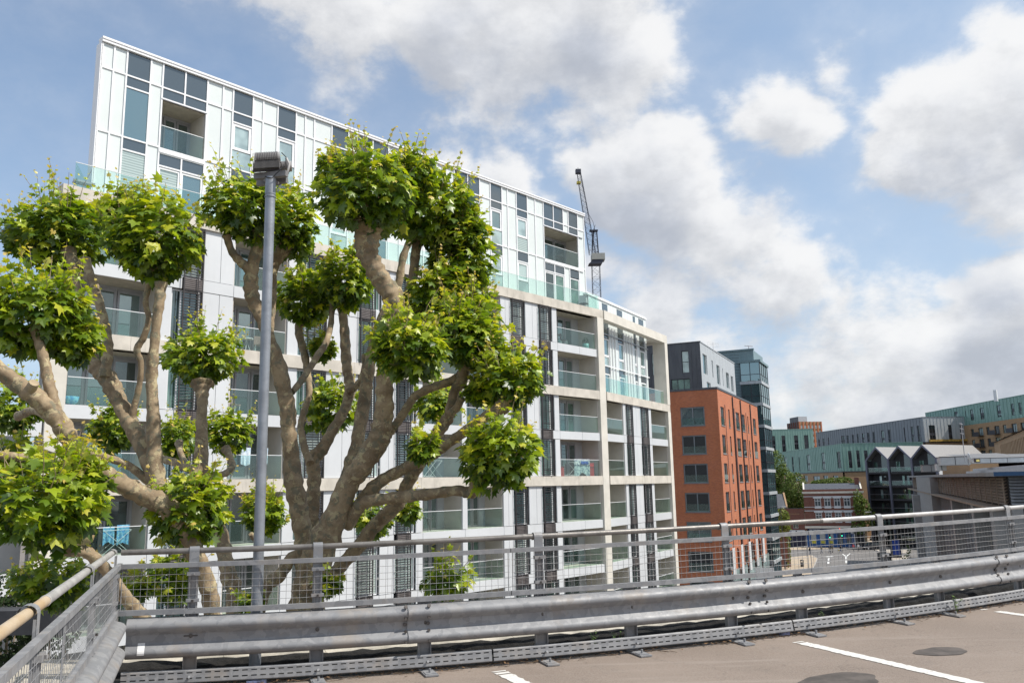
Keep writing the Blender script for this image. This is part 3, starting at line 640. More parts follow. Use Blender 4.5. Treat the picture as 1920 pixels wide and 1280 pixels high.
def fence(mode, S0, S1, tall, low, pipes, breaks, label, toe=True):
    w = Wf(mode); F_ = thing('guard_fence', label, 'fence', tuple(w(S0 if mode == 0 else S1, 0, 0)), 0)
    org = F_.location.copy(); r = random.Random(5+mode)
    def fin(b, name, m, par=None, **pr):
        b.v = [(x-org.x, y-org.y, z-org.z) for x, y, z in b.v]; return b.build(name, m, F_ if par is None else par, **pr)
    for a, c, m in pipes:
        b = MB(); n = max(2, int(abs(c-a)/.5)); b.tube([w(a+(c-a)*i/n, -.06, 1.085) for i in range(n+1)], .0245, 14); 
        o = fin(b, 'handrail', m)
        b = MB(); b.tube([w(c-.03, -.06, 1.085), w(c+.0, -.06, 1.085)], .0275, 14); fin(b, 'pipe_joint', m, o)
    for a, c in zip(breaks, breaks[1:]):
        b = MB(); run(b, w, a+.004, c-.004, -.0, .974, .018, .019); fin(b, 'mesh_rail', 'galvanised')
        b = MB(); run(b, w, a+.004, c-.004, -.0, .599, .018, .021); fin(b, 'mesh_rail', 'galvanised')
        b = MB()
        for q in (a+.02, c-.02): b.tube([w(q, -.0, .62), w(q, -.0, .955)], .004, 4, cap=False)
        s = a+.055
        while s < c-.03: b.tube([w(s+r.uniform(-.003, .003), -.004, .61), w(s+r.uniform(-.003, .003), -.004, .96)], .0017, 4, cap=False, smooth=False); s += .0555
        for k in range(5):
            z = .672+k*.056; n = max(2, int((c-a)/.35)); b.tube([w(a+.01+(c-a-.02)*i/n, .002, z+r.uniform(-.004, .004)) for i in range(n+1)], .0018, 4, cap=False, smooth=False)
        fin(b, 'wire_mesh', 'galvanised', kind='stuff')
    for s in tall:
        b = MB()      # flat bar post with a hook round the handrail
        arc = [(-.10, 1.05)]+[(-.06-.040*math.cos(t), 1.085+.036*math.sin(t)) for t in [math.pi*k/8 for k in range(0, 9)]]+[(-.022, .60)]
        vs = []; fs = []
        for nv, z in arc:
            vs += [w(s-.040, nv, z), w(s+.040, nv, z), w(s+.040, nv-.0001, z), w(s-.040, nv, z)]
        b2 = MB(); k = len(arc); vv = []
        for nv, z in arc: vv += [w(s-.040, nv, z), w(s+.040, nv, z)]
        b2.add(vv, [(2*i, 2*i+1, 2*i+3, 2*i+2) for i in range(k-1)]); b2.add([w(s-.040, nv-.006, z-.004) if 0 < i < k-1 else w(s-.040, nv-.006, z) for i, (nv, z) in enumerate(arc) for _ in (0,)], [])
        fbox(b2, w, s-.040, s+.040, -.034, -.022, .56, 1.06)
        fbox(b2, w, s-.052, s+.052, -.030, .012, .885, .915); fbox(b2, w, s-.052, s+.052, -.030, .012, .67, .695)
        fbox(b2, w, s-.03, s-.024, -.022, .0, .56, .89); fbox(b2, w, s+.024, s+.03, -.022, .0, .56, .89)
        p = fin(b2, 'post', 'galvanised')
        b = MB(); b.cbox(w(s, .018, .90), .016, .016, .016); fin(b, 'bolt', 'galvanised', p); b = MB(); b.cbox(w(s, .018, .682), .016, .016, .016); fin(b, 'bolt', 'bolt_dark', p)
    for s in sorted(tall+low):
        b = MB(); fbox(b, w, s-.055, s+.055, -.035, -.022, .03, .585)
        fbox(b, w, s-.055, s-.048, -.022, .015, .03, .56); fbox(b, w, s+.048, s+.055, -.022, .015, .03, .56)
        pr = [(-.035, .03), (-.02, .008), (.02, .004), (.28, .004), (.28, .016), (.02, .018), (-.022, .04)]
        vs = [w(s+e, nv, z) for e in (-.055, .055) for nv, z in pr]; k = len(pr)
        b.add(vs, [tuple(range(k)), tuple(range(2*k-1, k-1, -1))]+[(i, i+k, (i+1) % k+k, (i+1) % k) for i in range(k)])
        p = fin(b, 'barrier_post', 'galvanised')
        b = MB(); b.cbox(w(s, .19, .019), .09, .10, .006, R(90-FH)); b.tube([w(s, .19, .02), w(s, .19, .055)], .011, 6); fin(b, 'anchor_bolt', 'galvanised', p)
    return F_, fin, w
tallA = [.22, 1.23, 3.20, 5.17, 7.22, 9.5, 11.5, 13.5]; lowA = [2.14, 4.08, 6.02, 8.02, 10.5, 12.5]
fenA, finA, wA = fence(0, S0_, 15, tallA, lowA, [(S0_, 3.09, 'pipe_brown'), (3.09, 6.42, 'pipe_brown'), (6.42, 9.6, 'pipe_grey'), (9.6, 15, 'pipe_grey')], [S0_, 2.92, 6.17, 9.4, 12.6, 15], 'long galvanised guard fence with steel tube handrail and wire mesh running across the parking deck')
fenB, finB, wB = fence(1, 0.0, 8.2, [.12, 1.75, 3.75, 5.7, 7.6], [2.7, 4.7, 6.6], [(-.02, 3.35, 'pipe_grey'), (3.35, 8.2, 'pipe_tan')], [0.0, 3.1, 6.2, 8.2], 'short galvanised guard fence at lower left with a tan section of handrail')

# --- corrugated crash barriers (W-beam)
PROF = [(-.035,.556),(-.028,.557),(.038,.538),(.058,.528),(.072,.512),(.078,.495),(.074,.474),(.064,.462),(.030,.434),(.020,.426),(.018,.418),(.018,.364),(.020,.355),(.026,.349),(.062,.322),(.076,.308),(.082,.292),(.080,.276),(.070,.262),(.030,.242),(.006,.236)]
PROF = [(n+.014, z) for n, z in PROF]
def wbeam(mode, S0, S1, cuts, sup, label):
    w = Wf(mode); B_ = thing('crash_barrier', label, 'crash barrier', tuple(w((S0+S1)/2, .05, 0)), 0); org = B_.location.copy()
    def fin(b, name, m, par=None, **pr): b.v = [(x-org.x, y-org.y, z-org.z) for x, y, z in b.v]; return b.build(name, m, B_ if par is None else par, **pr)
    secs = [S0]+cuts+[S1]
    for i, (a, c) in enumerate(zip(secs, secs[1:])):
        e = .009 if i % 2 else 0.0; ov = .16 if i % 2 == 0 and i < len(secs)-2 else 0; n = max(2, int((c-a+ov)/.4)); k = len(PROF); vs = []; fs = []
        tt_ = [0, .004]+[(c+ov-a)*q/n for q in range(1, n)]+[c+ov-a-.004, c+ov-a]; n = len(tt_)-1
        for q in range(n+1):
            s = a+tt_[q]
            for nv, z in PROF: vs.append(w(s, nv+e, z))
        for q in range(n):
            for j in range(k-1): fs.append((q*k+j, q*k+j+1, (q+1)*k+j+1, (q+1)*k+j))
        b = MB(); b.add(vs, fs, 0, True); o = fin(b, 'barrier_beam', 'galvanised')
        md = o.modifiers.new('thick', 'SOLIDIFY'); md.thickness = .004; md.offset = 0
        if i < len(secs)-2:
            for ds in (-.10, .10):
                for nv, z, r_ in ((.058, .548, .017), (.062, .456, .014), (.022, .400, .016), (.052, .346, .013), (.080, .262, .013)):
                    bb = MB(); p0 = w(c+.08+ds, nv+.018, z); bb.tube([p0, p0+(w(0, .014, 0)-w(0, 0, 0))+Vector((0, 0, .006 if z > .5 else 0))], r_, 7); fin(bb, 'bolt', 'bolt_dark', o)
    for s in sup:
        bb = MB(); p0 = w(s, .030, .405); bb.tube([p0, p0+(w(0, .013, 0)-w(0, 0, 0))], .017, 8); fin(bb, 'bolt', 'bolt_dark')
        if int(s*10) % 3 == 0 or True:
            bb = MB(); n_ = MB(); fbox(bb, w, s-.055, s+.055, .0335, .037, .400, .410); 
            if int(s*7) % 2: fin(bb, 'slot', 'bolt_dark')
    return B_, fin, w
bA, fA, _ = wbeam(0, S0_+.08, 15, [1.98, 5.36, 9.02, 12.2], sorted(tallA+lowA), 'long corrugated crash barrier along the deck edge, white reflector strip near its left end')
bB, fB, _ = wbeam(1, .22, 8.2, [4.9], [2.7, 4.7, 6.6], 'short corrugated crash barrier at lower left, at right angles to the long barrier')
# white reflector sticker
b = MB(); pts = [(n_+.006, z_) for n_, z_ in PROF[11:18]]
vs = []
for nv, z in pts: vs += [Vector(W2(-.185, nv, z)), Vector(W2(-.13, nv, z))]
b.add(vs, [(2*i, 2*i+1, 2*i+3, 2*i+2) for i in range(len(pts)-1)]); fA(b, 'reflector_strip', 'reflector_white')
# perforated channel along the foot of the barrier: two rows of real slots
def channel(S0, S1, lab):
    C_ = thing('perforated_channel', lab, 'cable channel', W2((S0+S1)/2, .05, .03)); org = C_.location.copy()
    b = MB(); w = Wf(0); s = S0; n = round((S1-S0-.006)/.0725); P = (S1-S0-.006)/n
    def strip_(s0, s1, a, c): vs = [w(s0, *a), w(s1, *a), w(s1, *c), w(s0, *c)]; b.add(vs, [(0, 1, 2, 3)])
    A = [(.040, .142), (.052, .145), (.066, .134), (.067, .124), (.068, .115), (.070, .102), (.074, .082), (.076, .072), (.080, .050), (.076, .043), (.050, .043)]
    segs = [(0,1),(1,2),(2,3),(4,5),(5,6),(7,8),(8,9),(9,10)]
    for i in range(n):
        s0 = S0+i*P; s1 = s0+P
        for a, c in segs: strip_(s0, s1, A[a], A[c])
        for a, c in ((3, 4), (6, 7)): strip_(s0+.045, s1, A[a], A[c])
    b.v = [(x-org.x, y-org.y, z-org.z) for x, y, z in b.v]; b.build('channel_strip', 'galvanised', C_)
    b = MB(); fs_ = [w(S0, .01, .02), w(S1, .01, .02)]
    for s in [q for q in sorted(tallA+lowA) if S0 < q < S1]:
        bb = MB(); bb.tube([w(s, .085, .085), w(s+.004, .115, .095)], .011, 7); bb.v = [(x-org.x, y-org.y, z-org.z) for x, y, z in bb.v]; bb.build('bolt', 'galvanised', C_)
channel(S0_+.06, 2.72, 'slotted metal channel low on the fence, leftmost length, below the white reflector strip')
channel(2.73, 5.84, 'slotted metal channel low on the fence, middle length, in front of the twigs and litter')
channel(5.85, 14.9, 'slotted metal channel low on the fence, rightmost length, beside the green weed')

# litter: twigs and dead leaves in the gutter, weeds
r = random.Random(11); b = MB()
for i in range(420):
    s = r.uniform(-.3, 14); n = r.gauss(.03, .07); p = Vector(W2(s, n, .008)); a = r.uniform(-.6, .6)+R(90-FH)+(math.pi if r.random() < .5 else 0); L = r.uniform(.04, .22)
    q = [p]; 
    for k in range(3): a += r.uniform(-.5, .5); q.append(q[-1]+Vector((math.cos(a)*L/3, math.sin(a)*L/3, r.uniform(-.004, .010))))
    b.tube(q, r.uniform(.0012, .0035), 4, cap=False)
b.build('twig_litter', 'twig', kind='stuff', label='dry twigs lying in the gutter under the barrier', category='twigs')
b = MB()
for i in range(900):
    s = r.uniform(-.3, 14); n = r.gauss(.01, .08); p = Vector(W2(s, n, .012+r.uniform(0, .02))); a = r.uniform(0, 6.3); L = r.uniform(.008, .022)
    u = Vector((math.cos(a), math.sin(a), r.uniform(-.5, .5)))*L; v = Vector((-math.sin(a), math.cos(a), r.uniform(-.5, .5)))*L*.7
    b.add([p-u, p-v*.8+u*.2, p+u, p+v], [(0, 1, 2, 3)])
b.build('leaf_litter', 'dead_leaf', kind='stuff', label='dead brown leaves in the gutter under the barrier', category='dead leaves')
mat('weed_green', (.10, .17, .03), .6, 0, .3, 20)
def weed(s, n, h, k, seed, lab):
    r = random.Random(seed); t = thing('weed', lab, 'weed', W2(s, n, .01)); b = MB(); bl = MB()
    for i in range(k):
        a = r.uniform(0, 6.3); tip = Vector((math.cos(a)*h*.35, math.sin(a)*h*.35, h*r.uniform(.7, 1)))
        b.tube([(0, 0, 0), tip*.5+Vector((0, 0, .02)), tip], [.003, .0025, .001], 4)
        for j in range(7):
            c = tip*(.35+.1*j); a2 = r.uniform(0, 6.3); d = Vector((math.cos(a2), math.sin(a2), .3)); e = Vector((-d.y, d.x, 0))
            L = h*.22; bl.add([c, c+d*L*.5+e*L*.22, c+d*L, c+d*L*.5-e*L*.22], [(0, 1, 2, 3)])
    b.build('stem', 'weed_green', t); bl.build('foliage', 'weed_green', t, kind='stuff')
weed(3.80, -.28, .16, 4, 1, 'small green weed growing in the gutter, leftmost, under the middle of the barrier')
weed(4.08, -.30, .14, 3, 2, 'small green weed growing in the gutter, second from the left')
weed(6.5, -.25, .13, 3, 3, 'small green weed behind the channel, left of the leafy seedling')
weed(8.15, .10, .22, 4, 4, 'leafy green seedling growing over the slotted channel at right')
b = MB(); b.cbox(W2(5.75, .04, .025), .10, .04, .03, R(15)); b.build('crisp_packet', 'blue_wrapper', label='crumpled blue wrapper lying in the gutter near the middle of the deck', category='litter')
b = MB(); b.cbox(W2(.75, .06, .015), .16, .05, .03, R(15)); b.build('blue_wrapper', 'blue_wrapper', label='crumpled blue wrapper under the channel, beside the lamp post foot', category='litter')

# ------------------------------------------------------------------ floodlight post standing outside the fence
mat('post_steel', (.28, .30, .33), .45, .45, .12, 7, .15, 30); mat('fitting_grey', (.20, .19, .185), .5, .2, .12, 10); mat('fitting_end', (.42, .41, .40), .5, 0, .08)
mat('cable_black', (.015, .015, .015), .5)
lp = at(481.5, 1135, 7.42); 
LP = thing('floodlight_post', 'tall grey steel post with twin ribbed floodlights between the fence and the trees', 'lamp post', (lp.x, lp.y, DZ-.05))
top = at(507, 333, 7.42); H_ = top.z-(DZ-.05)
lean = (top.x-lp.x)
b = MB(); b.tube([(0, 0, 0), (0, 0, H_*.22)], .050, 20); b.build('pole_base', 'post_steel', LP)
b = MB(); b.tube([(0, 0, H_*.22), (0, 0, H_-.16)], .0455, 20); b.build('pole', 'post_steel', LP)
b = MB(); b.tube([(0, 0, H_-.17), (0, 0, H_)], .049, 20); b.tube([(0, 0, H_-.20), (0, 0, H_-.19)], .052, 20); b.build('pole_collar', 'post_steel', LP)
b = MB(); b.cbox((0, 0, H_+.022), .33, .055, .055, R(-12)); b.cbox((-.02, .11, H_-.0), .31, .04, .055, R(-12)); b.cbox((0, .045, H_-.03), .10, .14, .02, R(-14)); b.build('crossarm', 'fitting_grey', LP)
def floodlight(c, L, rad, ang, tilt, roll=0.0):
    # ribbed round-backed lamp housing
    prof = []; n = 13
    b = MB()
    for i in range(n):
        x0 = -L/2+L*i/n; w_ = L/n
        for x, rr in ((x0+.002, rad*.90), (x0+w_*.25, rad), (x0+w_*.7, rad), (x0+w_*.95, rad*.90)): prof.append((x, rr))
    prof = [(-L/2, rad*.85)]+prof+[(L/2, rad*.85)]
    M = Matrix.Translation(c) @ Matrix.Rotation(ang, 4, 'Z') @ Matrix.Rotation(roll, 4, 'Y') @ Matrix.Rotation(tilt, 4, 'X')
    vs = []; fs = []; K = 14
    for x, rr in prof:
        for k in range(K):
            a = math.pi*(-.15+1.3*k/(K-1)); vs.append(M @ Vector((x, -rr*math.cos(a), rr*math.sin(a)*.95)))
    for i in range(len(prof)-1):
        for k in range(K-1): fs.append((i*K+k, i*K+k+1, (i+1)*K+k+1, (i+1)*K+k))
        fs.append((i*K+K-1, i*K, (i+1)*K, (i+1)*K+K-1))
    b.add(vs, fs, 0); h = b.build('floodlight_housing', 'fitting_grey', LP)
    for e in (-1, 1):
        bb = MB(); vv = [M @ Vector((e*(L/2+d), -rad*.93*math.cos(math.pi*(-.15+1.3*k/(K-1))), rad*.93*.95*math.sin(math.pi*(-.15+1.3*k/(K-1))))) for d in (0.0, .018) for k in range(K)]
        bb.add(vv, [tuple(range(K)), tuple(range(2*K-1, K-1, -1))]+[(i, i+K, (i+1) % K+K, (i+1) % K) for i in range(K)]); bb.build('end_cap', 'fitting_end', h)
    return h
floodlight((-.03, -.03, H_+.175), .205, .07, R(14), R(0), R(-8))
floodlight((.04, .12, H_+.145), .205, .065, R(14), R(0), R(-8))
# finned heat sinks hanging under each housing
b = MB()
for i in range(24):
    x = -.13+.235*i/23; c = Vector((-.025, -.02, H_+.105)); d = Vector((math.cos(R(14)), math.sin(R(14)), .14))
    p = c+d*x; b.cbox((p.x, p.y, p.z), .0045, .13, .075, R(14))
b.build('heat_sink', 'fitting_grey', LP, kind='stuff')
b = MB(); p0 = Vector((-.025, -.02, H_+.066)); d = Vector((math.cos(R(14)), math.sin(R(14)), .14)); b.tube([p0-d*.14, p0+d*.125], .012, 6); b.build('lamp_glass_edge', 'frame_dark', LP)
b = MB(); b.tube([(.135, .02, H_+.20), (.165, .02, H_+.14), (.155, .02, H_+.05), (.07, .0, H_+.05)], .013, 6); b.build('bracket', 'fitting_end', LP)
b = MB(); b.tube([(.105, -.03, H_+.235), (.155, -.05, H_+.18), (.15, -.06, H_+.09), (.07, -.07, H_+.01), (.03, -.06, H_-.03), (-.02, -.055, H_-.02), (-.045, -.03, H_+.0)], .005, 6); b.build('cable', 'cable_black', LP)
# ------------------------------------------------------------------ pollarded plane trees
def mat_bark():
    mt = bpy.data.materials.new('plane_bark'); mt.use_nodes = True; T = NT(mt.node_tree)
    out = T.n('ShaderNodeOutputMaterial'); b = T.n('ShaderNodeBsdfPrincipled'); T.set(out.inputs[0], b.outputs[0])
    tc = T.n('ShaderNodeTexCoord').outputs['Object']
    wv = T.vmath('ADD', tc, T.vmath('SCALE', T.noise(tc, 5, 4, .6, out=1), .22))
    n1 = T.noise(wv, 5.5, 5, .6); n2 = T.noise(wv, 9.5, 6, .6)
    c = T.mix(T.ramp(n1, .35, .65), (.215, .155, .095, 1), (.37, .28, .175, 1))
    c = T.mix(T.ramp(n2, .565, .58, 0, .75), c, (.50, .42, .25, 1))           # freshly flaked pale patches
    c = T.mix(T.ramp(T.noise(wv, 9, 5, .6), .56, .58, 0, .75), c, (.17, .16, .11, 1))
    c = T.mix(T.ramp(T.noise(tc, 60, 3, .6), .63, .70, 0, .5), c, (.45, .42, .34, 1))
    c = T.mix(T.ramp(T.noise(tc, 2.2, 4, .6), .52, .75, 0, .5), c, (.085, .065, .045, 1))
    T.set(b.inputs['Base Color'], c); b.inputs['Roughness'].default_value = .85
    h = T.math('ADD', T.math('MULTIPLY', T.ramp(n2, .57, .62), -.5), T.math('MULTIPLY', T.noise(tc, 28, 5, .7), .8))
    bp = T.n('ShaderNodeBump'); T.set(bp.inputs['Height'], h); bp.inputs['Strength'].default_value = .55; bp.inputs['Distance'].default_value = .012; T.set(b.inputs['Normal'], bp.outputs[0])
    MATS['plane_bark'] = mt
mat_bark()
mat('cut_wood', (.36, .28, .18), .8, 0, .2, 8)
def mat_leaf():
    mt = bpy.data.materials.new('plane_leaf'); mt.use_nodes = True; T = NT(mt.node_tree)
    out = T.n('ShaderNodeOutputMaterial'); b = T.n('ShaderNodeBsdfPrincipled'); tr = T.n('ShaderNodeBsdfTranslucent'); mx = T.n('ShaderNodeMixShader')
    at_ = T.n('ShaderNodeAttribute', attribute_name='tint'); a2 = T.n('ShaderNodeAttribute', attribute_name='tint', attribute_type='OBJECT')
    f = T.math('ADD', at_.outputs['Fac'], a2.outputs['Fac'], clamp=True)
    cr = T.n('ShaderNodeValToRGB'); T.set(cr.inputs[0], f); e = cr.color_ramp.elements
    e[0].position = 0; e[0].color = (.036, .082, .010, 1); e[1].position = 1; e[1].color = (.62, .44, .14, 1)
    for p, c in ((.35, (.115, .19, .010, 1)), (.65, (.34, .43, .017, 1)), (.85, (.52, .50, .04, 1))): k = e.new(p); k.color = c  # yellow stop brightened to put sunlight on the upper leaves
    geo = T.n('ShaderNodeNewGeometry')
    col = T.mix(geo.outputs['Backfacing'], cr.outputs[0], T.mix(.45, cr.outputs[0], (.22, .29, .15, 1)))
    T.set(b.inputs['Base Color'], col); T.set(b.inputs['Roughness'], T.math('ADD', .42, T.math('MULTIPLY', geo.outputs['Backfacing'], .4))); b.inputs['Specular IOR Level'].default_value = .8
    T.set(tr.inputs[0], T.mix(1.0, cr.outputs[0], (1.7, 1.75, .35, 1), 'MULTIPLY')); mx.inputs[0].default_value = .34
    T.set(mx.inputs[1], b.outputs[0]); T.set(mx.inputs[2], tr.outputs[0]); T.set(out.inputs[0], mx.outputs[0]); MATS['plane_leaf'] = mt
mat_leaf()
# five-lobed leaf, stalk at the origin, tip along +Y, unit length
LO = [(0,0),(.10,.05),(.36,-.02),(.30,.16),(.58,.30),(.36,.38),(.46,.66),(.20,.62),(.0,1.0),(-.20,.62),(-.46,.66),(-.36,.38),(-.58,.30),(-.30,.16),(-.36,-.02),(-.10,.05)]
def leafgeo(fold, droop):
    vs = [(0, .40, .03)]
    for x, y in LO: vs.append((x, y, abs(x)*fold-droop*y*y-.10*(abs(x) > .4)))
    n = len(LO); fs = [(0, i+1, (i+1) % n+1) for i in range(n)]
    return np.array(vs, dtype=np.float64), fs
LG = [leafgeo(.35, .25), leafgeo(.15, .45), leafgeo(.5, .1), leafgeo(-.1, .3)]
LTRI = np.array(LG[0][1])
leaf_meshes = []
for i, (vs, fs) in enumerate(LG):
    me = bpy.data.meshes.new('leaf'); me.from_pydata([tuple(v) for v in vs], [], fs); me.materials.append(MATS['plane_leaf']); leaf_meshes.append(me)
rng = np.random.default_rng(4)
def unit(v): return v/np.maximum(np.linalg.norm(v, axis=-1, keepdims=True), 1e-9)
def ball_leaves(c, rx, rz, n, size, sparse=0.0):
    # leaves on a ragged ball: positions, tip directions, normals, sizes, tint
    d = unit(rng.normal(size=(n, 3)))
    # lumps make the outline uneven
    lump = unit(rng.normal(size=(7, 3))); lum = np.max(np.clip(d @ lump.T, 0, 1)**7*rng.uniform(.05, .42, 7), axis=1)
    rr = rng.uniform(.12, 1.0, n)**.42*(.88+lum)
    rr = np.where(rng.random(n) < .10, rr*rng.uniform(1.0, 1.28, n), rr)
    low = d[:, 2] < -.35; rr[low] *= .86
    p = c+d*np.stack([rr*rx, rr*rx, rr*rz*(1+.06*d[:, 0])], 1)
    out = unit(d+rng.normal(size=(n, 3))*.45)
    tip = unit(out*np.array([1, 1, .55])+np.array([0, 0, -.28])+rng.normal(size=(n, 3))*.30)
    nrm = unit(np.array([0, 0, .85])+out*.65+rng.normal(size=(n, 3))*.38)
    sz = size*rng.uniform(.45, 1.12, n)
    tint = np.clip(rng.normal(.46, .24, n)+.16*d[:, 2]+.25*(rr-.9), 0, .80)  # tint rises with height, painting sunlit tops into the leaf colour
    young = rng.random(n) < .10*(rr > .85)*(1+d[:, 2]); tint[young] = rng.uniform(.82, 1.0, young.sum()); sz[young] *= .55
    return p, tip, nrm, sz, tint
def frames(tip, nrm):
    x = unit(np.cross(tip, nrm)); z = np.cross(x, tip); return x, tip, z
def catmull(P, k=6):
    P = [P[0]*2-P[1]]+P+[P[-1]*2-P[-2]]; out = []
    for i in range(1, len(P)-2):
        for j in range(k):
            t = j/k; a, b_, c, d = P[i-1], P[i], P[i+1], P[i+2]
            out.append(.5*((2*b_)+(c-a)*t+(2*a-5*b_+4*c-d)*t*t+(3*b_-a-3*c+d)*t*t*t))
    out.append(P[-2]); return out
def limb(tree, pts, name='branch', seed=0, d0=None, d1=None, knob=False):
    # pts: photo pixel, half width in pixels ; distance runs from d0 to d1
    r = random.Random(seed*7+3); P = []; N = len(pts)
    L = [0.0]
    for i in range(1, N): L.append(L[-1]+math.hypot(pts[i][0]-pts[i-1][0], pts[i][1]-pts[i-1][1]))
    for i, (x, y, h) in enumerate(pts):
        d = d0+(d1-d0)*(L[i]/L[-1]); q = at(x, y, d); P.append(Vector((q.x, q.y, q.z, .87*h*d/F)))
    C = catmull([Vector(p) for p in P], 7)
    b = MB(); org = tree.location
    pts3 = [Vector((c[0], c[1], c[2]))-org for c in C]; rad = [max(.004, c[3]*(1+.07*math.sin(i*1.7+seed)+r.uniform(-.05, .05))) for i, c in enumerate(C)]
    if knob: rad[-1] *= 1.25; rad[-2] *= 1.2; rad[-3] *= 1.1
    n = 16; b.tube(pts3, rad, n)
    me_v = []; k = 0
    for i in range(len(pts3)):         # uneven, slightly lumpy bark surface
        for j in range(n):
            v = Vector(b.v[k]); c = pts3[i]; f = 1+.055*math.sin(j*1.3+i*.5+seed)+.04*math.sin(j*2.9-i*1.1)+r.uniform(-.025, .025); me_v.append(tuple(c+(v-c)*f)); k += 1
    b.v[:k] = me_v
    b.v[k:k+n] = me_v[:n]; b.v[k+n:k+2*n] = me_v[-n:]
    return b.build(name, 'plane_bark', tree)
def crown(tree, balls, seedn, leafsize=.168):
    P = []; TI = []; NR = []; SZ = []; TT = []
    tw = MB(); org = np.array(tree.location)
    for (x, y, rx, ry, d, *dens) in balls:
        c = np.array(at(x, y, d)); R1 = rx*d/F*.97; R2 = ry*d/F*.97; dn = dens[0] if dens else 1.0
        n = int((400+2100*(R1*R2))*dn)
        p, ti, nr, sz, tt = ball_leaves(c, R1, R2, n, leafsize*min(1, .6+.55*R1))
        P.append(p); TI.append(ti); NR.append(nr); SZ.append(sz); TT.append(tt)
        # the knuckle the shoots grow from, and shoots with young leaves sticking out
        for k in range(int((13+24*R1)*dn)):
            dd = unit(rng.normal(size=3)); dd[2] = abs(dd[2])*1.0+.25; dd = unit(dd)
            s = c+dd*np.array([R1, R1, R2])*.75; L = rng.uniform(.10, .32)*(.6+.6*R1); e = s+(dd*.55+np.array([0, 0, .75])+rng.normal(size=3)*.2)*L+dd*R1*.22
            mid = (s+e)/2+rng.normal(size=3)*.02
            tw.tube([Vector(s-org), Vector(mid-org), Vector(e-org)], [.005, .004, .002], 4, cap=False)
            m_ = rng.integers(5, 10)
            t = np.linspace(.35, 1.08, m_)[:, None]; q = s+(e-s)*t
            dr = unit(rng.normal(size=(m_, 3))+dd*.4+np.array([0, 0, .1])); P.append(q+dr*.012); TI.append(dr)
            NR.append(unit(np.array([0, 0, 1.0])+rng.normal(size=(m_, 3))*.5)); SZ.append(leafsize*np.linspace(.62, .22, m_)*rng.uniform(.7, 1.1, m_)); TT.append(np.clip(np.linspace(.55, 1.0, m_)+rng.normal(0, .1, m_), 0, 1))
        for k in range(int(10*dn)):
            dd = unit(rng.normal(size=3)); tw.tube([Vector(c-org-np.array([0, 0, R2*.6])), Vector(c-org+dd*np.array([R1, R1, R2])*.8)], [.010, .004], 4, cap=False)
    P = np.concatenate(P); TI = np.concatenate(TI); NR = np.concatenate(NR); SZ = np.concatenate(SZ); TT = np.concatenate(TT)
    X, Y, Z = frames(TI, NR); dist = np.linalg.norm(P-np.array([0, 0, EYE]), axis=1)
    # the leaves that show largest become parts of their own
    cc = np.concatenate([np.repeat(np.array(at(b_[0], b_[1], b_[4]))[None], 1, 0) for b_ in balls])
    near = np.argmin(((P[:, None, :]-cc[None])**2).sum(2), axis=1); outw = unit(P-cc[near]); tocam = unit(np.array([0, 0, EYE])-P)
    score = SZ/dist*np.clip(((outw*tocam).sum(1)-.15), 0, .6)*np.abs((Z*tocam).sum(1)); big = np.argsort(-score)[:300]
    bigset = np.zeros(len(P), bool); bigset[big] = True
    kind = rng.integers(0, 4, len(P))
    for i in big:
        M = Matrix.Identity(4); s = SZ[i]
        for r_ in range(3): M[r_][0] = X[i][r_]*s; M[r_][1] = Y[i][r_]*s; M[r_][2] = Z[i][r_]*s; M[r_][3] = P[i][r_]-org[r_]
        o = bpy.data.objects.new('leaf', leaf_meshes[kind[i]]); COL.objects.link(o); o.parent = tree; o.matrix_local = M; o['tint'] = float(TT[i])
    idx = np.where(~bigset)[0]; V = []; Fs = []; Tn = []; off = 0
    for k in range(4):
        sel = idx[kind[idx] == k]; g_ = LG[k][0]
        v = P[sel][:, None, :]-org+SZ[sel][:, None, None]*(g_[None, :, 0:1]*X[sel][:, None, :]+g_[None, :, 1:2]*Y[sel][:, None, :]+g_[None, :, 2:3]*Z[sel][:, None, :])
        m_ = g_.shape[0]; f_ = LTRI[None]+(np.arange(len(sel))*m_)[:, None, None]+off; V.append(v.reshape(-1, 3)); Fs.append(f_.reshape(-1, 3)); Tn.append(np.repeat(TT[sel], m_)); off += len(sel)*m_
    V = np.concatenate(V); Fs = np.concatenate(Fs); Tn = np.concatenate(Tn)
    me = bpy.data.meshes.new('foliage'); me.vertices.add(len(V)); me.vertices.foreach_set('co', V.ravel().astype(np.float32))
    me.loops.add(Fs.size); me.loops.foreach_set('vertex_index', Fs.ravel().astype(np.int32)); me.polygons.add(len(Fs)); me.polygons.foreach_set('loop_start', np.arange(0, Fs.size, 3, dtype=np.int32))
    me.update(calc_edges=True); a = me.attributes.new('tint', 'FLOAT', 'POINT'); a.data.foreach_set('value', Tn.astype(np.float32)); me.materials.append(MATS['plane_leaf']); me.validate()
    o = bpy.data.objects.new('foliage', me); COL.objects.link(o); o.parent = tree; o['kind'] = 'stuff'
    tw.build('shoot', 'plane_bark', tree, kind='stuff')

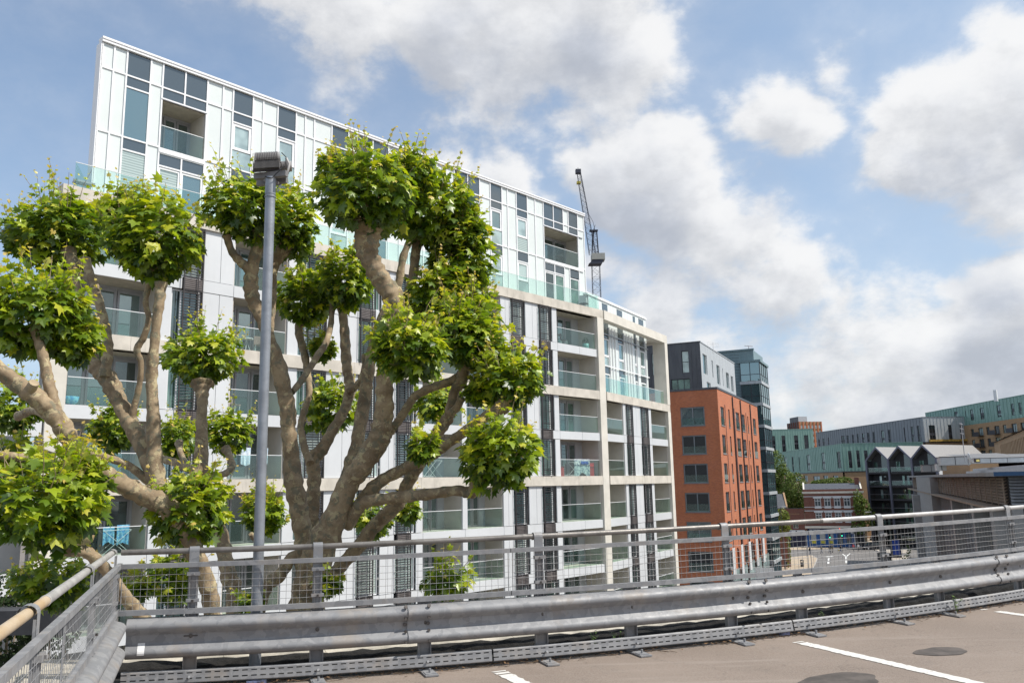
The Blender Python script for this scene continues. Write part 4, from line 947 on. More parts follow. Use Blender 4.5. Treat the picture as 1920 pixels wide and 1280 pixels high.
b0 = at(575, 1150, 10.6)
TB = thing('plane_tree', 'large pollarded plane tree with twisted mottled limbs, mostly right of the lamp post', 'tree', (b0.x, b0.y, 0))
limb(TB, [(560,1600,44),(566,1300,40),(572,1160,36),(585,1080,34),(605,1020,32),(632,960,25),(655,905,23),(682,868,23),(704,835,24),(716,800,22),(720,763,20),(722,715,19),(724,660,19),(722,615,19),(732,590,20),(738,562,24),(722,535,22),(703,505,21),(690,475,24),(688,445,28),(692,415,34)], 'trunk', 1, 10.6, 9.6)
TBL = [
 ([(600,1030,18),(640,940,16),(659,868,15),(670,829,14),(681,763,14),(689,710,13),(700,650,12),(720,590,11),(745,540,9),(757,480,8),(778,430,7)], 11.0, 11.6),
 ([(572,1090,20),(570,1015,19),(560,955,19),(551,905,20),(545,850,17),(541,800,16),(538,760,17),(526,700,17),(508,645,14),(494,605,13),(478,570,15),(470,538,16),(473,505,14),(482,462,13),(488,425,12)], 10.6, 10.3),
 ([(474,512,11),(452,492,10),(434,470,8),(424,440,8)], 10.35, 10.1),
 ([(506,650,8),(508,600,8),(511,550,9),(513,500,11),(530,470,16),(548,445,16)], 10.6, 11.0),
 ([(578,1040,15),(582,985,15),(587,940,14),(589,895,14),(587,862,15),(606,838,13),(628,800,11),(648,763,11),(657,728,12),(652,700,11),(648,655,11),(645,610,10),(641,570,9)], 10.8, 11.9),
 ([(650,735,7),(670,722,7),(681,696,6),(684,665,5)], 11.4, 11.5),
 ([(582,868,8),(572,842,8),(565,812,7),(565,790,7),(573,762,7),(580,740,6),(578,705,7),(571,665,8),(561,625,9),(563,590,8)], 10.9, 12.3),
 ([(548,735,7),(566,712,7),(582,688,7),(597,664,7),(610,645,7),(620,610,6),(624,570,6)], 10.5, 12.0),
 ([(650,985,16),(668,955,14),(688,940,13),(737,933,12),(797,927,12),(856,919,11),(882,924,12),(890,912,12),(893,900,12),(912,898,12),(932,880,10)], 10.2, 9.1),
 ([(660,965,14),(690,925,14),(720,898,13),(766,874,12),(800,858,13),(832,837,11),(872,808,11),(912,781,12),(938,766,16),(955,740,14)], 10.3, 9.5),
 ([(600,1110,14),(634,1066,14),(666,1032,14),(695,995,15),(722,966,15),(748,942,14),(762,910,13),(782,878,13),(806,840,13),(826,803,14),(843,776,12),(853,732,11),(866,712,14),(872,680,12)], 10.9, 10.2),
 ([(690,872,9),(708,842,10),(724,818,10),(736,803,10),(748,787,9),(766,760,9),(780,741,9),(819,723,9),(853,711,10),(876,690,9)], 10.1, 10.3),
 ([(735,700,9),(745,645,9),(752,600,9),(762,560,9),(774,520,10),(780,470,11),(792,430,11)], 10.4, 10.6),
 ([(748,640,7),(770,600,9),(790,565,8),(812,540,7),(838,520,7)], 10.5, 10.7),
 ([(595,1000,12),(578,1030,12),(548,1045,12),(524,1078,13),(500,1098,14),(478,1150,15)], 10.7, 10.3),
 ([(843,776,9),(858,762,8),(866,745,8)], 10.2, 10.1),
]
for i, (p, a, c) in enumerate(TBL): limb(TB, p, 'branch', i+2, a, c, True)
crown(TB, [(462,395,82,70,10.2),(548,425,48,74,11.0),(640,330,48,42,10.3,.9),(690,365,98,88,9.5),(770,330,50,50,10,.8),(815,400,88,82,10.5),(862,500,66,84,10.6),(880,600,62,66,10.4,.9),(870,440,50,50,10.5,.8),(905,660,46,46,10,.8),(815,560,62,60,10.3,.8),(650,530,50,72,11.8),(580,560,58,62,12.2),
 (765,655,80,64,8.8),(865,630,70,70,9.9),(960,715,62,58,9.6),(905,735,34,28,10,.7),(940,855,76,70,9.1),(622,765,52,58,13.8,.8),(818,758,48,36,13.2,.7),(603,657,22,22,11.9,.7),(792,842,27,27,9.3,.6),(700,975,40,32,12.4,.5),(765,960,22,20,12,.4),(615,1098,24,18,10,.4),(838,1090,50,28,9.6,.45),(495,965,42,42,13.0,.8)], 1)

b1 = at(400, 1150, 9.6)
TA = thing('plane_tree', 'pollarded plane tree at left whose thick limbs spread over the fence corner', 'tree', (b1.x, b1.y, 0))
limb(TA, [(418,1700,30),(408,1350,26),(398,1150,18),(388,1095,17),(372,1048,17),(350,1000,19),(322,958,22),(292,938,22),(252,920,20),(202,893,21),(161,862,20),(132,824,19),(112,793,20),(82,758,19),(50,732,19),(10,702,16),(-40,660,14)], 'trunk', 31, 9.6, 7.6)
TAL = [
 ([(438,1700,24),(440,1150,17),(430,1085,16),(420,1035,16),(408,985,15),(385,930,14),(378,870,15),(378,812,12),(379,765,11),(379,738,13),(379,718,20)], 9.6, 12.6),
 ([(112,800,14),(100,752,13),(91,719,12),(86,688,11),(75,650,10),(66,615,10)], 7.9, 8.0),
 ([(305,935,20),(288,885,19),(264,830,17),(240,786,17),(222,748,17),(202,710,19),(186,690,19),(172,660,15),(160,618,13),(150,565,11),(140,505,12),(128,470,14)], 9.4, 10.4),
 ([(196,708,12),(202,660,11),(197,610,10),(184,560,9),(172,520,9),(158,488,10)], 9.8, 10.3),
 ([(246,790,9),(252,760,7),(262,719,6),(264,680,6),(257,655,7),(270,630,7),(279,598,6),(273,568,6),(280,530,6)], 9.7, 9.6),
 ([(296,925,18),(290,860,16),(288,800,14),(285,736,12),(285,690,12),(292,620,10),(298,570,11),(303,530,11)], 9.4, 9.5),
 ([(300,925,10),(270,895,9),(240,872,8),(200,858,8),(168,852,8),(110,868,8),(50,858,9),(-30,850,9)], 9.6, 9.0),
 ([(372,880,10),(350,876,9),(326,866,8),(300,858,8),(270,838,7)], 11.8, 13.6),
 ([(352,876,6),(338,848,6),(336,830,7)], 12.6, 14),
 ([(385,905,8),(405,893,7),(426,885,7),(436,872,7),(430,856,7),(424,842,8)], 11.6, 12.8),
 ([(380,1062,14),(352,1030,13),(338,1000,12),(345,975,13)], 9.5, 8.8),
 ([(330,1230,14),(270,1160,14),(236,1120,13),(212,1085,12),(188,1056,12),(160,1034,12),(128,1032,11),(104,1010,11),(92,985,12)], 8.3, 7.3),
 ([(-30,880,8),(20,858,8),(60,845,7),(100,855,7)], 10.0, 9.8),
 ([(110,795,9),(130,815,9),(70,770,9),(35,780,8)], 9.5, 12.5),
 ([(470,1000,5),(480,1010,6),(492,990,7)], 12.6, 12.9),
]
for i, (p, a, c) in enumerate(TAL): limb(TA, p, 'branch', i+40, a, c, True)
c = at(62, 728, 7.75)-TA.location; bb = MB(); bb.tube([c-Vector((.06, -.03, .05)), c+Vector((.03, -.04, .05))], [.055, .045], 12); bb.build('cut_stub', 'cut_wood', TA)
crown(TA, [(115,440,92,82,10.6),(45,445,42,48,10.8,.7),(290,455,90,95,9.6),(230,400,40,48,10,.7),(70,590,100,96,8.2),(140,640,50,50,8.4,.8),(88,950,108,92,7.3),(150,905,50,55,7.6,.7),(355,958,72,76,8.6),(380,672,75,58,13.4),(215,805,44,52,15,.8),
 (330,828,38,46,15,.8),(430,812,46,44,14,.8),(28,765,55,56,13.6,.7),(95,1095,66,48,10.2,.7),(322,1085,46,46,9.6,.55),(30,865,44,36,10,.6),(255,1105,30,22,9.0,.3),(470,1130,20,16,10,.3)], 2)
# ------------------------------------------------------------------ background buildings
def pl(px, py, P, H):      # pixel -> (u, z) on the vertical plane through P that runs along compass heading H
    D = Vector((math.sin(R(H)), math.cos(R(H)))); N = Vector((D.y, -D.x)); d = fw+rt*((px-960)/F)-up*((py-640)/F)
    t = (P[0]*N.x+P[1]*N.y)/(d.x*N.x+d.y*N.y); q = Vector((0, 0, EYE))+d*t
    return ((q.x-P[0])*D.x+(q.y-P[1])*D.y, q.z)
class Bld:
    def __init__(s, name, label, cat, P, H, w, dep, group=None):
        s.t = thing(name, label, cat, (P[0], P[1], 0), hd(H), group); s.P = P; s.H = H; s.w = w; s.d = dep
    def M(s, face, off=0.0):
        base = {'f': Matrix.Identity(4), 'l': Matrix.Translation((0, s.d, 0)) @ Matrix.Rotation(-math.pi/2, 4, 'Z'), 'r': Matrix.Translation((s.w, 0, 0)) @ Matrix.Rotation(math.pi/2, 4, 'Z')}[face]
        return base @ Matrix.Translation((0, off, 0))
    def span(s, face): return s.w if face == 'f' else s.d
    def u(s, face, px, py):   # pixel to face coordinates
        if face == 'f': return pl(px, py, s.P, s.H)
        if face == 'l': v = pl(px, py, s.P, s.H-90); return (s.d-v[0], v[1])
        q = (s.P[0]+math.sin(R(s.H))*s.w, s.P[1]+math.cos(R(s.H))*s.w); return pl(px, py, q, s.H-90)
    def put(s, o, face, off=0.0): o.matrix_local = s.M(face, off); return o
    def wall(s, face, z0, z1, holes, m, off=0.0, rev=.18, name='wall', u0=None, u1=None):
        U0 = 0 if u0 is None else u0; U1 = s.span(face) if u1 is None else u1
        hs = [h for h in holes if h[0] < U1-.02 and h[1] > U0+.02 and h[2] < z1-.02 and h[3] > z0+.02]
        hs = [(max(h[0], U0+.01), min(h[1], U1-.01), max(h[2], z0+.01), min(h[3], z1-.01)) for h in hs]
        us = sorted({U0, U1, *[round(h[0], 3) for h in hs], *[round(h[1], 3) for h in hs]}); zs = sorted({z0, z1, *[round(h[2], 3) for h in hs], *[round(h[3], 3) for h in hs]})
        b = MB()
        for i in range(len(us)-1):
            for j in range(len(zs)-1):
                cu = (us[i]+us[i+1])/2; cz = (zs[j]+zs[j+1])/2
                if any(h[0] < cu < h[1] and h[2] < cz < h[3] for h in hs): continue
                b.add([(us[i], 0, zs[j]), (us[i+1], 0, zs[j]), (us[i+1], 0, zs[j+1]), (us[i], 0, zs[j+1])], [(0, 1, 2, 3)])
        for a, c, e, g_ in hs:
            b.add([(a,0,e),(c,0,e),(c,0,g_),(a,0,g_),(a,rev,e),(c,rev,e),(c,rev,g_),(a,rev,g_)], [(0,4,5,1),(1,5,6,2),(2,6,7,3),(3,7,4,0)])
        return s.put(b.build(name, m, s.t), face, off)
    def win(s, face, a, c, e, g_, glass='glass_dark', frame='frame_dark', f=.07, off=0.0, nv=1, spandrel=None, sill=None, rev=.18, nh=0):
        y0 = rev-.08; b = MB(); b.box(a, a+f, y0, rev, e, g_); b.box(c-f, c, y0, rev, e, g_); b.box(a+f, c-f, y0, rev, e, e+f); b.box(a+f, c-f, y0, rev, g_-f, g_)
        for k in range(nv): q = a+(c-a)*(k+1)/(nv+1); b.box(q-f*.4, q+f*.4, y0+.004, rev-.004, e+f, g_-f)
        for k in range(nh): q = e+(g_-e)*(k+1)/(nh+1); b.box(a+f, c-f, y0+.006, rev-.006, q-f*.4, q+f*.4)
        if spandrel: b.box(a+f, c-f, y0+.002, rev-.01, spandrel[0], spandrel[1])
        if sill: b.box(a-.04, c+.04, -.06, .06, e-.07, e-.002)
        w = s.put(b.build('window', frame, s.t), face, off)
        MB().box(a+f*.5, c-f*.5, rev-.02, rev, e+f*.5, g_-f*.5).build('pane', glass, w); return w
    def part(s, name, m, face, mb, off=0.0, **pr): return s.put(mb.build(name, m, s.t, **pr), face, off)
    def core(s, z0, z1, m='frame_dark', inset=.22, x0=None, x1=None):
        s.part('building_core', m, 'f', MB().box(inset if x0 is None else x0, (s.w if x1 is None else x1)-inset, inset, s.d-inset, z0, z1))
def ribs(B, face, u0, u1, z0, z1, holes, m, pitch=.55, off=0.0):
    b = MB(); u = u0+.2
    while u < u1:
        segs = [(z0, z1)]
        for h in holes:
            if h[0]-.05 < u < h[1]+.05: segs = [q for s_ in segs for q in ((s_[0], min(s_[1], h[2])), (max(s_[0], h[3]), s_[1])) if q[1]-q[0] > .05]
        for a, c in segs: b.box(u, u+.06, -.07, 0, a, c)
        u += pitch
    B.part('cladding_rib', m, face, b, off, kind='stuff')

rb = random.Random(21)
# --- orange brick block behind the white one
bc = at(1344, 724, 84.0); H = 115.5; Dv = Vector((math.sin(R(H)), math.cos(R(H))))
BR = Bld('brick_building', 'orange red brick apartment block with grey framed windows beside the white block', 'apartment building', (bc.x-Dv.x*14, bc.y-Dv.y*14), H, 14.0, 24.5)
hf = []; hr = []; fz = [21.92-2.91*k for k in range(8)]
for z in fz:
    hf.append((14-3.93, 14-1.42, z, z+1.94)); hf.append((14-9.6, 14-7.1, z, z+1.94))
    if z > 4: hr += [(1.1, 2.9, z, z+1.95), (5.15, 5.9, z, z+1.95), (9.3, 11.4, z, z+1.95), (13.0, 14.9, z, z+1.95), (16.7, 17.3, z, z+1.95), (20.5, 22.6, z, z+1.95)]
BR.wall('f', 0, 25.55, hf, 'brick_orange'); BR.wall('r', 0, 25.55, hr, 'brick_orange')
for h in hf:
    BR.win('f', *h, glass=rb.choice(['glass_black', 'glass_room', 'glass_pale', 'glass_black']), frame='zinc_grey', f=.13, sill=True, rev=.18)
    BR.part('juliet_balcony', 'glass_rail', 'f', MB().box(h[0]+.1, h[1]-.1, .02, .035, h[2]+.05, h[2]+.8))
for h in hr: 
    BR.win('r', *h, glass=rb.choice(['glass_room', 'glass_dark']), frame='frame_grey', f=.08, nv=0, sill=True)
    BR.part('juliet_balcony', 'glass_rail', 'r', MB().box(h[0]+.05, h[1]-.05, -.03, -.015, h[2]+.05, h[2]+.8))
for q in (7.5, 12.2, 18.6): BR.part('bay_shadow_line', 'frame_dark', 'r', MB().box(q, q+.12, -.14, -.02, 3, 25.4))  # shadow lines of the projecting bays, added as dark strips
for q in (3.3, 8.4, 15.6): BR.part('dark_brick_strip', 'brick_red', 'r', MB().box(q, q+.28, -.03, -.005, 3, 24.2))  # narrow strips of darker brick, slightly proud of the wall face
BR.core(0, 25.3); BR.part('roof', 'felt_dark', 'f', MB().box(.2, 13.8, .2, 24.3, 25.3, 25.5))
BR.part('coping', 'slate_zinc', 'f', MB().box(-.05, 14.05, -.06, .3, 25.56, 25.78)); BR.part('coping', 'slate_zinc', 'r', MB().box(.3, 24.5, -.05, .3, 25.56, 25.78))
for a, c in ((.6, 4.2), (5.2, 8.6), (9.8, 13.2), (14.4, 17.8), (19, 23.4)):
    BR.part('shopfront_glass', 'glass_pale', 'r', MB().box(a, c, -.35, -.3, 3.0, 7.4)); BR.part('white_panel', 'frame_white', 'r', MB().box(a+.1, a+1.3, -.42, -.36, 6.6, 9.6))
BR.part('balcony_slab', 'panel_grey', 'f', MB().box(6, 13.7, -1.6, -.002, 4.7, 4.95)); BR.part('balcony_screen', 'glass_rail', 'f', MB().box(6, 13.7, -1.6, -1.56, 4.96, 6.1))
# grey zinc storey on top
gx = at(1312, 641, 86.3); PH = Bld('rooftop_storey', 'dark grey zinc clad top storeys set back on the orange brick block', 'penthouse', (gx.x-Dv.x*13, gx.y-Dv.y*13), H, 13.0, 19.0)
def rect(B, face, x0, y0, x1, y1): a = B.u(face, x0, y0); c = B.u(face, x1, y1); return (min(a[0], c[0]), max(a[0], c[0]), min(a[1], c[1]), max(a[1], c[1]))
phf = [rect(PH, 'f', 1277, 658, 1293, 698.5), rect(PH, 'f', 1258, 711.5, 1295, 729), rect(PH, 'f', 1221, 663, 1237, 703)]
phr = [rect(PH, 'r', *q) for q in ((1317, 662, 1327, 703), (1334, 675, 1338, 708), (1343, 683, 1351, 722), (1354, 690, 1357, 724), (1361, 697, 1368, 729), (1370, 704, 1376, 735), (1325, 715, 1333, 730))]
ztop = PH.u('f', 1311, 641)[1]
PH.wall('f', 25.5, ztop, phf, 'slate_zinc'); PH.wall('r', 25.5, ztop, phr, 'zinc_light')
b = MB(); q = .5
while q < 12.8:
    z = 25.6+(.8 if int(q*2) % 2 else 0)
    for zz in (26.4, 28.2, 29.7): 
        if not any(h[0]-.3 < q < h[1]+.3 for h in phf): b.box(q, q+.46, -.012, -.004, zz+rb.uniform(-.4, .4), zz+rb.uniform(-.4, .4)+.03)
    if not any(h[0]-.05 < q < h[1]+.05 for h in phf): b.box(q, q+.03, -.035, -.002, 25.6, ztop-.1)
    q += .5
PH.part('standing_seam', 'slate_zinc', 'f', b, kind='stuff')
for i, h in enumerate(phf): PH.win('f', *h, glass='glass_pale' if i != 1 else 'glass_green', frame='frame_dark', f=.06, nv=0 if i != 1 else 2, nh=1 if i != 1 else 0)
for i, h in enumerate(phr): PH.win('r', *h, glass='glass_room', frame='frame_white', f=.06, nv=0)
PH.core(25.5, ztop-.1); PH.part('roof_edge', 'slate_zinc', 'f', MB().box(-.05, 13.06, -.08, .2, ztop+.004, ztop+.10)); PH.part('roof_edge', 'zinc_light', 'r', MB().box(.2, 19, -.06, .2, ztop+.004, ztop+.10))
# aerials on the roofs
mat('metal_thin', (.25, .25, .27), .5, .5, 0)
def aerial(px, py0, py1, Y, lab, nb=3, wdt=.9, m='metal_thin', rr=.035, ang=.4):
    a = at(px, py0, Y); c = at(px, py1, Y); t = thing('roof_aerial', lab, 'aerial', tuple(a)); h = c.z-a.z
    b = MB(); b.tube([(0, 0, 0), (0, 0, h)], rr, 6); b.build('mast', m, t)
    for k in range(nb):
        z = h*(.97-.12*k); b = MB(); b.tube([(-wdt/2*math.cos(ang), -wdt/2*math.sin(ang), z), (wdt/2*math.cos(ang), wdt/2*math.sin(ang), z)], rr*.7, 4); b.build('element', m, t)
    return t
aerial(1338, 662, 641, 92, 'thin white aerial frame on the grey rooftop storey', 4, 1.6, 'frame_white')
aerial(1404, 656, 648, 114, 'small aerial on the blue green tower', 2, 1.4)
aerial(1868, 752, 731, 206, 'pale flue pipe on the long green roof', 0, .2, 'frame_white', .45)
aerial(1810, 868, 792, 62, 'tall thin television aerial on the louvred building roof', 3, 1.3, 'frame_grey', .03, .9)
# --- blue green tower
tc_ = at(1412, 656, 112); TT_ = Bld('teal_tower', 'blue green boarded tower with stacked glazed corner bays', 'tower', (tc_.x-Dv.x*12, tc_.y-Dv.y*12), H, 12.0, 8.0)
zt = TT_.u('f', 1411, 656)[1]
TT_.wall('f', 0, zt, [], 'teal_board'); TT_.wall('r', 0, zt, [], 'teal_board'); TT_.core(0, zt-.3); TT_.part('roof_cap', 'teal_board', 'f', MB().box(-.1, 12.1, -.15, .2, zt, zt+.22))
b = MB(); z = 20.0
while z < zt-.2: b.box(.05, 10.0, -.02, -.002, z, z+.025); z += .42
TT_.part('board_joint', 'slate_zinc', 'f', b, kind='stuff')
zb = TT_.u('f', 1404, 735)[1]
k = 0
while True:
    z = zb-2.98*(k-1.2)+.3; z = 32.3-.55-2.98*k
    if z < 3: break
    TT_.part('bay_ledge', 'zinc_light', 'f', MB().box(10.0, 12.9, -.55, 6.6, z-2.55, z-2.15))
    TT_.part('bay_glass', 'glass_sky', 'f', MB().box(10.15, 12.75, -.38, 6.4, z-2.15, z+.42))
    b = MB()
    for q in (10.12, 11.4, 12.70): b.box(q, q+.08, -.42, -.37, z-2.15, z+.42)
    for q in (-.40, 1.2, 2.9, 4.6, 6.3): b.box(12.74, 12.80, q, q+.10, z-2.15, z+.42)
    b.box(10.2, 12.7, -.415, -.375, z-1.25, z-1.18); b.box(12.742, 12.792, -.3, 6.3, z-1.25, z-1.18)
    TT_.part('bay_frame', 'frame_dark', 'f', b)
    k += 1
TT_.part('bay_roof', 'teal_board', 'f', MB().box(9.9, 12.95, -.6, 6.7, 32.18, 32.5))

# --- the copper green and grey blocks in the distance
def block(name, label, cat, P, H, w, dep, ztop, zmid, top_m, sideL, front, low_m='brick_buff', lowm_holes=(), spand=True, bl=None, glassL='glass_dark', low_front=(), top_f=None, dstep=.0):
    B = Bld(name, label, cat, P, H, w, dep)
    fh = [rect(B, 'f', *q) for q in front]; lh = [rect(B, 'l', *q) for q in sideL]
    fh = [(a, c, max(e, zmid+.3), g_) for a, c, e, g_ in fh]; lh = [(a, c, max(e, zmid+.3), min(g_, ztop-1)) for a, c, e, g_ in lh if c < B.d]
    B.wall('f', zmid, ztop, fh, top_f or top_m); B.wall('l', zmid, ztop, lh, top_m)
    lf = [rect(B, 'f', *q) for q in low_front]; ll = [rect(B, 'l', *q) for q in lowm_holes]
    B.wall('f', 0, zmid-.01, lf, low_m, off=-.35); B.wall('l', 0, zmid-.01, ll, low_m, off=-.35)
    for h in fh:
        m_ = h[2]+(h[3]-h[2])*.42; B.win('f', *h, glass='glass_black', frame='frame_dark', f=.16, nv=1 if h[1]-h[0] < 1.9 else 2, spandrel=(m_-.35, m_+.35) if spand else None)
    for h in lh:
        m_ = h[2]+(h[3]-h[2])*.42; B.win('l', *h, glass=rb.choice(['glass_room', 'glass_black', 'glass_black']), frame='frame_dark', f=.22, nv=1 if h[1]-h[0] > 1.2 else 0, spandrel=(m_-.35, m_+.35) if spand else None)
    for h in lf: B.win('f', *h, glass='glass_dark', frame='frame_dark', f=.12, off=-.35)
    for h in ll: B.win('l', *h, glass='glass_dark', frame='frame_dark', f=.12, off=-.35)
    ribs(B, 'f', 0, w, zmid, ztop, fh, top_f or top_m, 1.0); ribs(B, 'l', 0, dep, zmid, ztop, lh, top_m, 1.6)
    B.core(0, ztop-.3, inset=.3); B.part('roof_cap', top_m, 'f', MB().box(-.1, w, -.1, .3, ztop, ztop+.12)); B.part('roof_cap', top_m, 'l', MB().box(0, dep-.31, -.1, .3, ztop, ztop+.12))
    b = MB(); b.box(-.4, w, -.5, -.0, zmid-.15, zmid+.12); B.part('string_course', 'frame_dark', 'f', b); B.part('string_course', 'frame_dark', 'l', MB().box(0, dep-.01, -.5, -.0, zmid-.15, zmid+.12))
    return B
tA = at(1578, 832, 230); zmA = at(1578, 884, 230).z
tealA = block('green_block', 'low copper green clad block over buff brick, its sunlit end beside the gabled houses', 'apartment building', (tA.x, tA.y), 93, 22, 66, tA.z, zmA, 'copper_green',
 [(1470,857,1476.5,884),(1484,856,1489,884),(1497,856,1501,884),(1507,855,1509,884),(1512,853,1520,882),(1528,851,1531,881),(1539.7,849,1548,880),(1557,848,1559.5,878),(1568.6,847,1577.3,877)],
 [(1589.5,845,1599,877),(1605,844,1614,876),(1619.5,844,1629,876)],
 lowm_holes=[(1492,892,1505,902),(1510,891,1517,903),(1527,892,1540,903),(1546,891,1555,898),(1564,891,1574,896)])
gA = at(1729, 782, 230); zmG = at(1731, 829, 230).z
greyA = block('grey_block', 'long grey metal clad block with narrow windows, rising behind the gabled houses', 'apartment building', (gA.x, gA.y), 86, 13.6, 69, gA.z, zmG, 'zinc_grey',
 [(1534,823,1538,836),(1542,822,1546.5,836),(1552,820,1555,834),(1577,817,1585,833),(1587,816,1592.5,832),(1597,815,1602,831),(1606,813.5,1611,830),(1616,812,1621,829),(1625.5,811,1631,828),(1635.7,809.5,1642.5,838),(1651.5,807,1660,836),(1664.6,805.5,1671.5,836),(1694,801,1699.5,833),(1707,799.5,1715,832),(1719.3,798,1727,831)],
 [(1741,797,1755.7,826),(1777,796,1787,825),(1799,795,1807,824)], top_f='zinc_light')  # sunlit end face: the sunlight is put into the colour as lighter zinc
mat('planting_orange', (.45, .28, .06), .8, 0, .4, 3)
greyA.part('terrace_planting', 'planting_orange', 'f', MB().box(1, 13, -1.2, -.4, zmG+.13, zmG+.7))
tC = at(1436, 806, 330)
tealC = block('green_block', 'tall copper green clad block seen just right of the blue green tower', 'apartment building', (tC.x-1.5, tC.y), 90, 20.2, 14, tC.z+.1, 20, 'copper_green', [],
 [(1445.5,817,1455,847),(1465,816.5,1474,847),(1488.3,816,1497.8,842),(1507,815.5,1517,842)])
dd4 = at(1920, 740, 200)
tealD = Bld('green_block', 'long copper green roofed block over buff brick with black balconies at far right', 'apartment building', (dd4.x-.3, dd4.y-24), 92, 14, 24+53.9)
zD = 30.1; tDh = [rect(tealD, 'l', *q) for q in ((1789,772,1796,781),(1809,770,1812,781),(1818.5,768,1826.7,787),(1836.6,765,1846,785),(1852,763,1855,783),(1868,760,1878,781),(1895,757,1903,778),(1909,755,1916.5,776))]
tDh = [(a, c, max(e, 30.5), g_) for a, c, e, g_ in tDh]
tealD.wall('l', zD, 35.5, tDh, 'copper_green'); ribs(tealD, 'l', 0, 77.9, zD, 35.5, tDh, 'copper_green', 1.6)
for h in tDh: tealD.win('l', *h, glass='glass_room', f=.12, nv=1, spandrel=(h[2]+.9, h[2]+1.7))
lo_ = []
for r_ in range(3):
    for q in range(12): 
        a = 26.4+q*4.0; lo_.append((a, a+(2.4 if q % 2 else 1.7), 27.0-3.0*r_-.2, 29.1-3.0*r_-.2))
tealD.wall('l', 0, zD-.02, lo_, 'brick_buff', off=-.3, rev=.3)
for i, h in enumerate(lo_):
    tealD.win('l', *h, glass=rb.choice(['glass_room', 'glass_pale', 'glass_dark']), f=.12, off=-.3, rev=.3)
    if h[1]-h[0] > 2: tealD.part('balcony', 'frame_dark', 'l', MB().box(h[0]-.3, h[1]+.3, -1.7, -.31, h[2]-.15, h[2]).box(h[0]-.3, h[1]+.3, -1.7, -1.64, h[2]+.004, h[2]+1.0))
tealD.core(0, 35.2, inset=.35); tealD.part('roof_cap', 'copper_green', 'l', MB().box(0, 77.9, -.1, .3, 35.505, 35.65)); tealD.wall('f', 0, 35.5, [], 'brick_buff')
# brick tower far behind
tw_ = at(1497, 781, 450)
BT_ = Bld('brick_tower', 'distant red and grey brick tower block above the green roofs', 'tower block', (at(1497, 793, 450).x, 450), 84, at(1540, 790, 450).x-at(1497, 793, 450).x, 14)
zT = at(1520, 790, 450).z; zT2 = at(1505, 780.5, 450).z
hh = [(1.2+2.05*k, 2.2+2.05*k, zT-3.7-3.1*j, zT-2.0-3.1*j) for k in range(6) for j in range(4)]
BT_.wall('f', 0, zT, hh, 'brick_buff'); 
for h in hh: BT_.win('f', *h, glass='glass_pale', frame='frame_white', f=.1)
lh = [(1.5+2.6*k, 2.6+2.6*k, zT-3.9-3.1*j, zT-2.0-3.1*j) for k in range(4) for j in range(4)]
BT_.wall('l', 0, zT, lh, 'slate_zinc')
for h in lh: BT_.win('l', *h, glass='glass_sky', frame='frame_dark', f=.1)
for k in range(7): BT_.part('brick_fin', 'brick_orange', 'f', MB().box(.2+2.05*k, .9+2.05*k, -.35, -.002, 0, zT))
for k in range(6): BT_.part('brick_fin', 'brick_red', 'l', MB().box(.2+2.5*k, .8+2.5*k, -.35, -.002, 0, zT))
BT_.core(0, zT-.2); BT_.part('roof_plant_room', 'slate_zinc', 'f', MB().box(.2, 5.2, .3, 11, zT-.1, zT2)); BT_.part('roof_plant_screen', 'panel_grey', 'f', MB().box(.22, 5.2, .2, .29, zT+.1, zT2-.05))
# slate roofed brown hall at far right
bh = at(1866, 850, 170); HB = 25.6; BL = 60.0
bo = Vector((bh.x-math.sin(R(HB))*BL, bh.y-math.cos(R(HB))*BL))
BH = Bld('brown_hall', 'brown brick hall with tall slot windows under a slate roof at the right edge', 'building', bo, HB+90, 20, BL)
z1_ = at(1866, 830, 170).z
sl = [(BL-6.2-2.15*k, BL-5.2-2.15*k, 13, z1_-.9) for k in range(20)]
BH.wall('l', 0, z1_, sl, 'brick_buff', rev=.3)
for h in sl: BH.win('l', *h, glass='glass_dark', f=.05, nv=0, rev=.3)
BH.part('roof', 'slate_zinc', 'l', MB().add([(0, -.4, z1_), (BL, -.4, z1_), (BL, 10, z1_+3.4), (0, 10, z1_+3.4), (BL, 20, z1_)], [(0, 1, 2, 3), (1, 4, 2)]))
BH.core(0, z1_-.3, inset=.4)

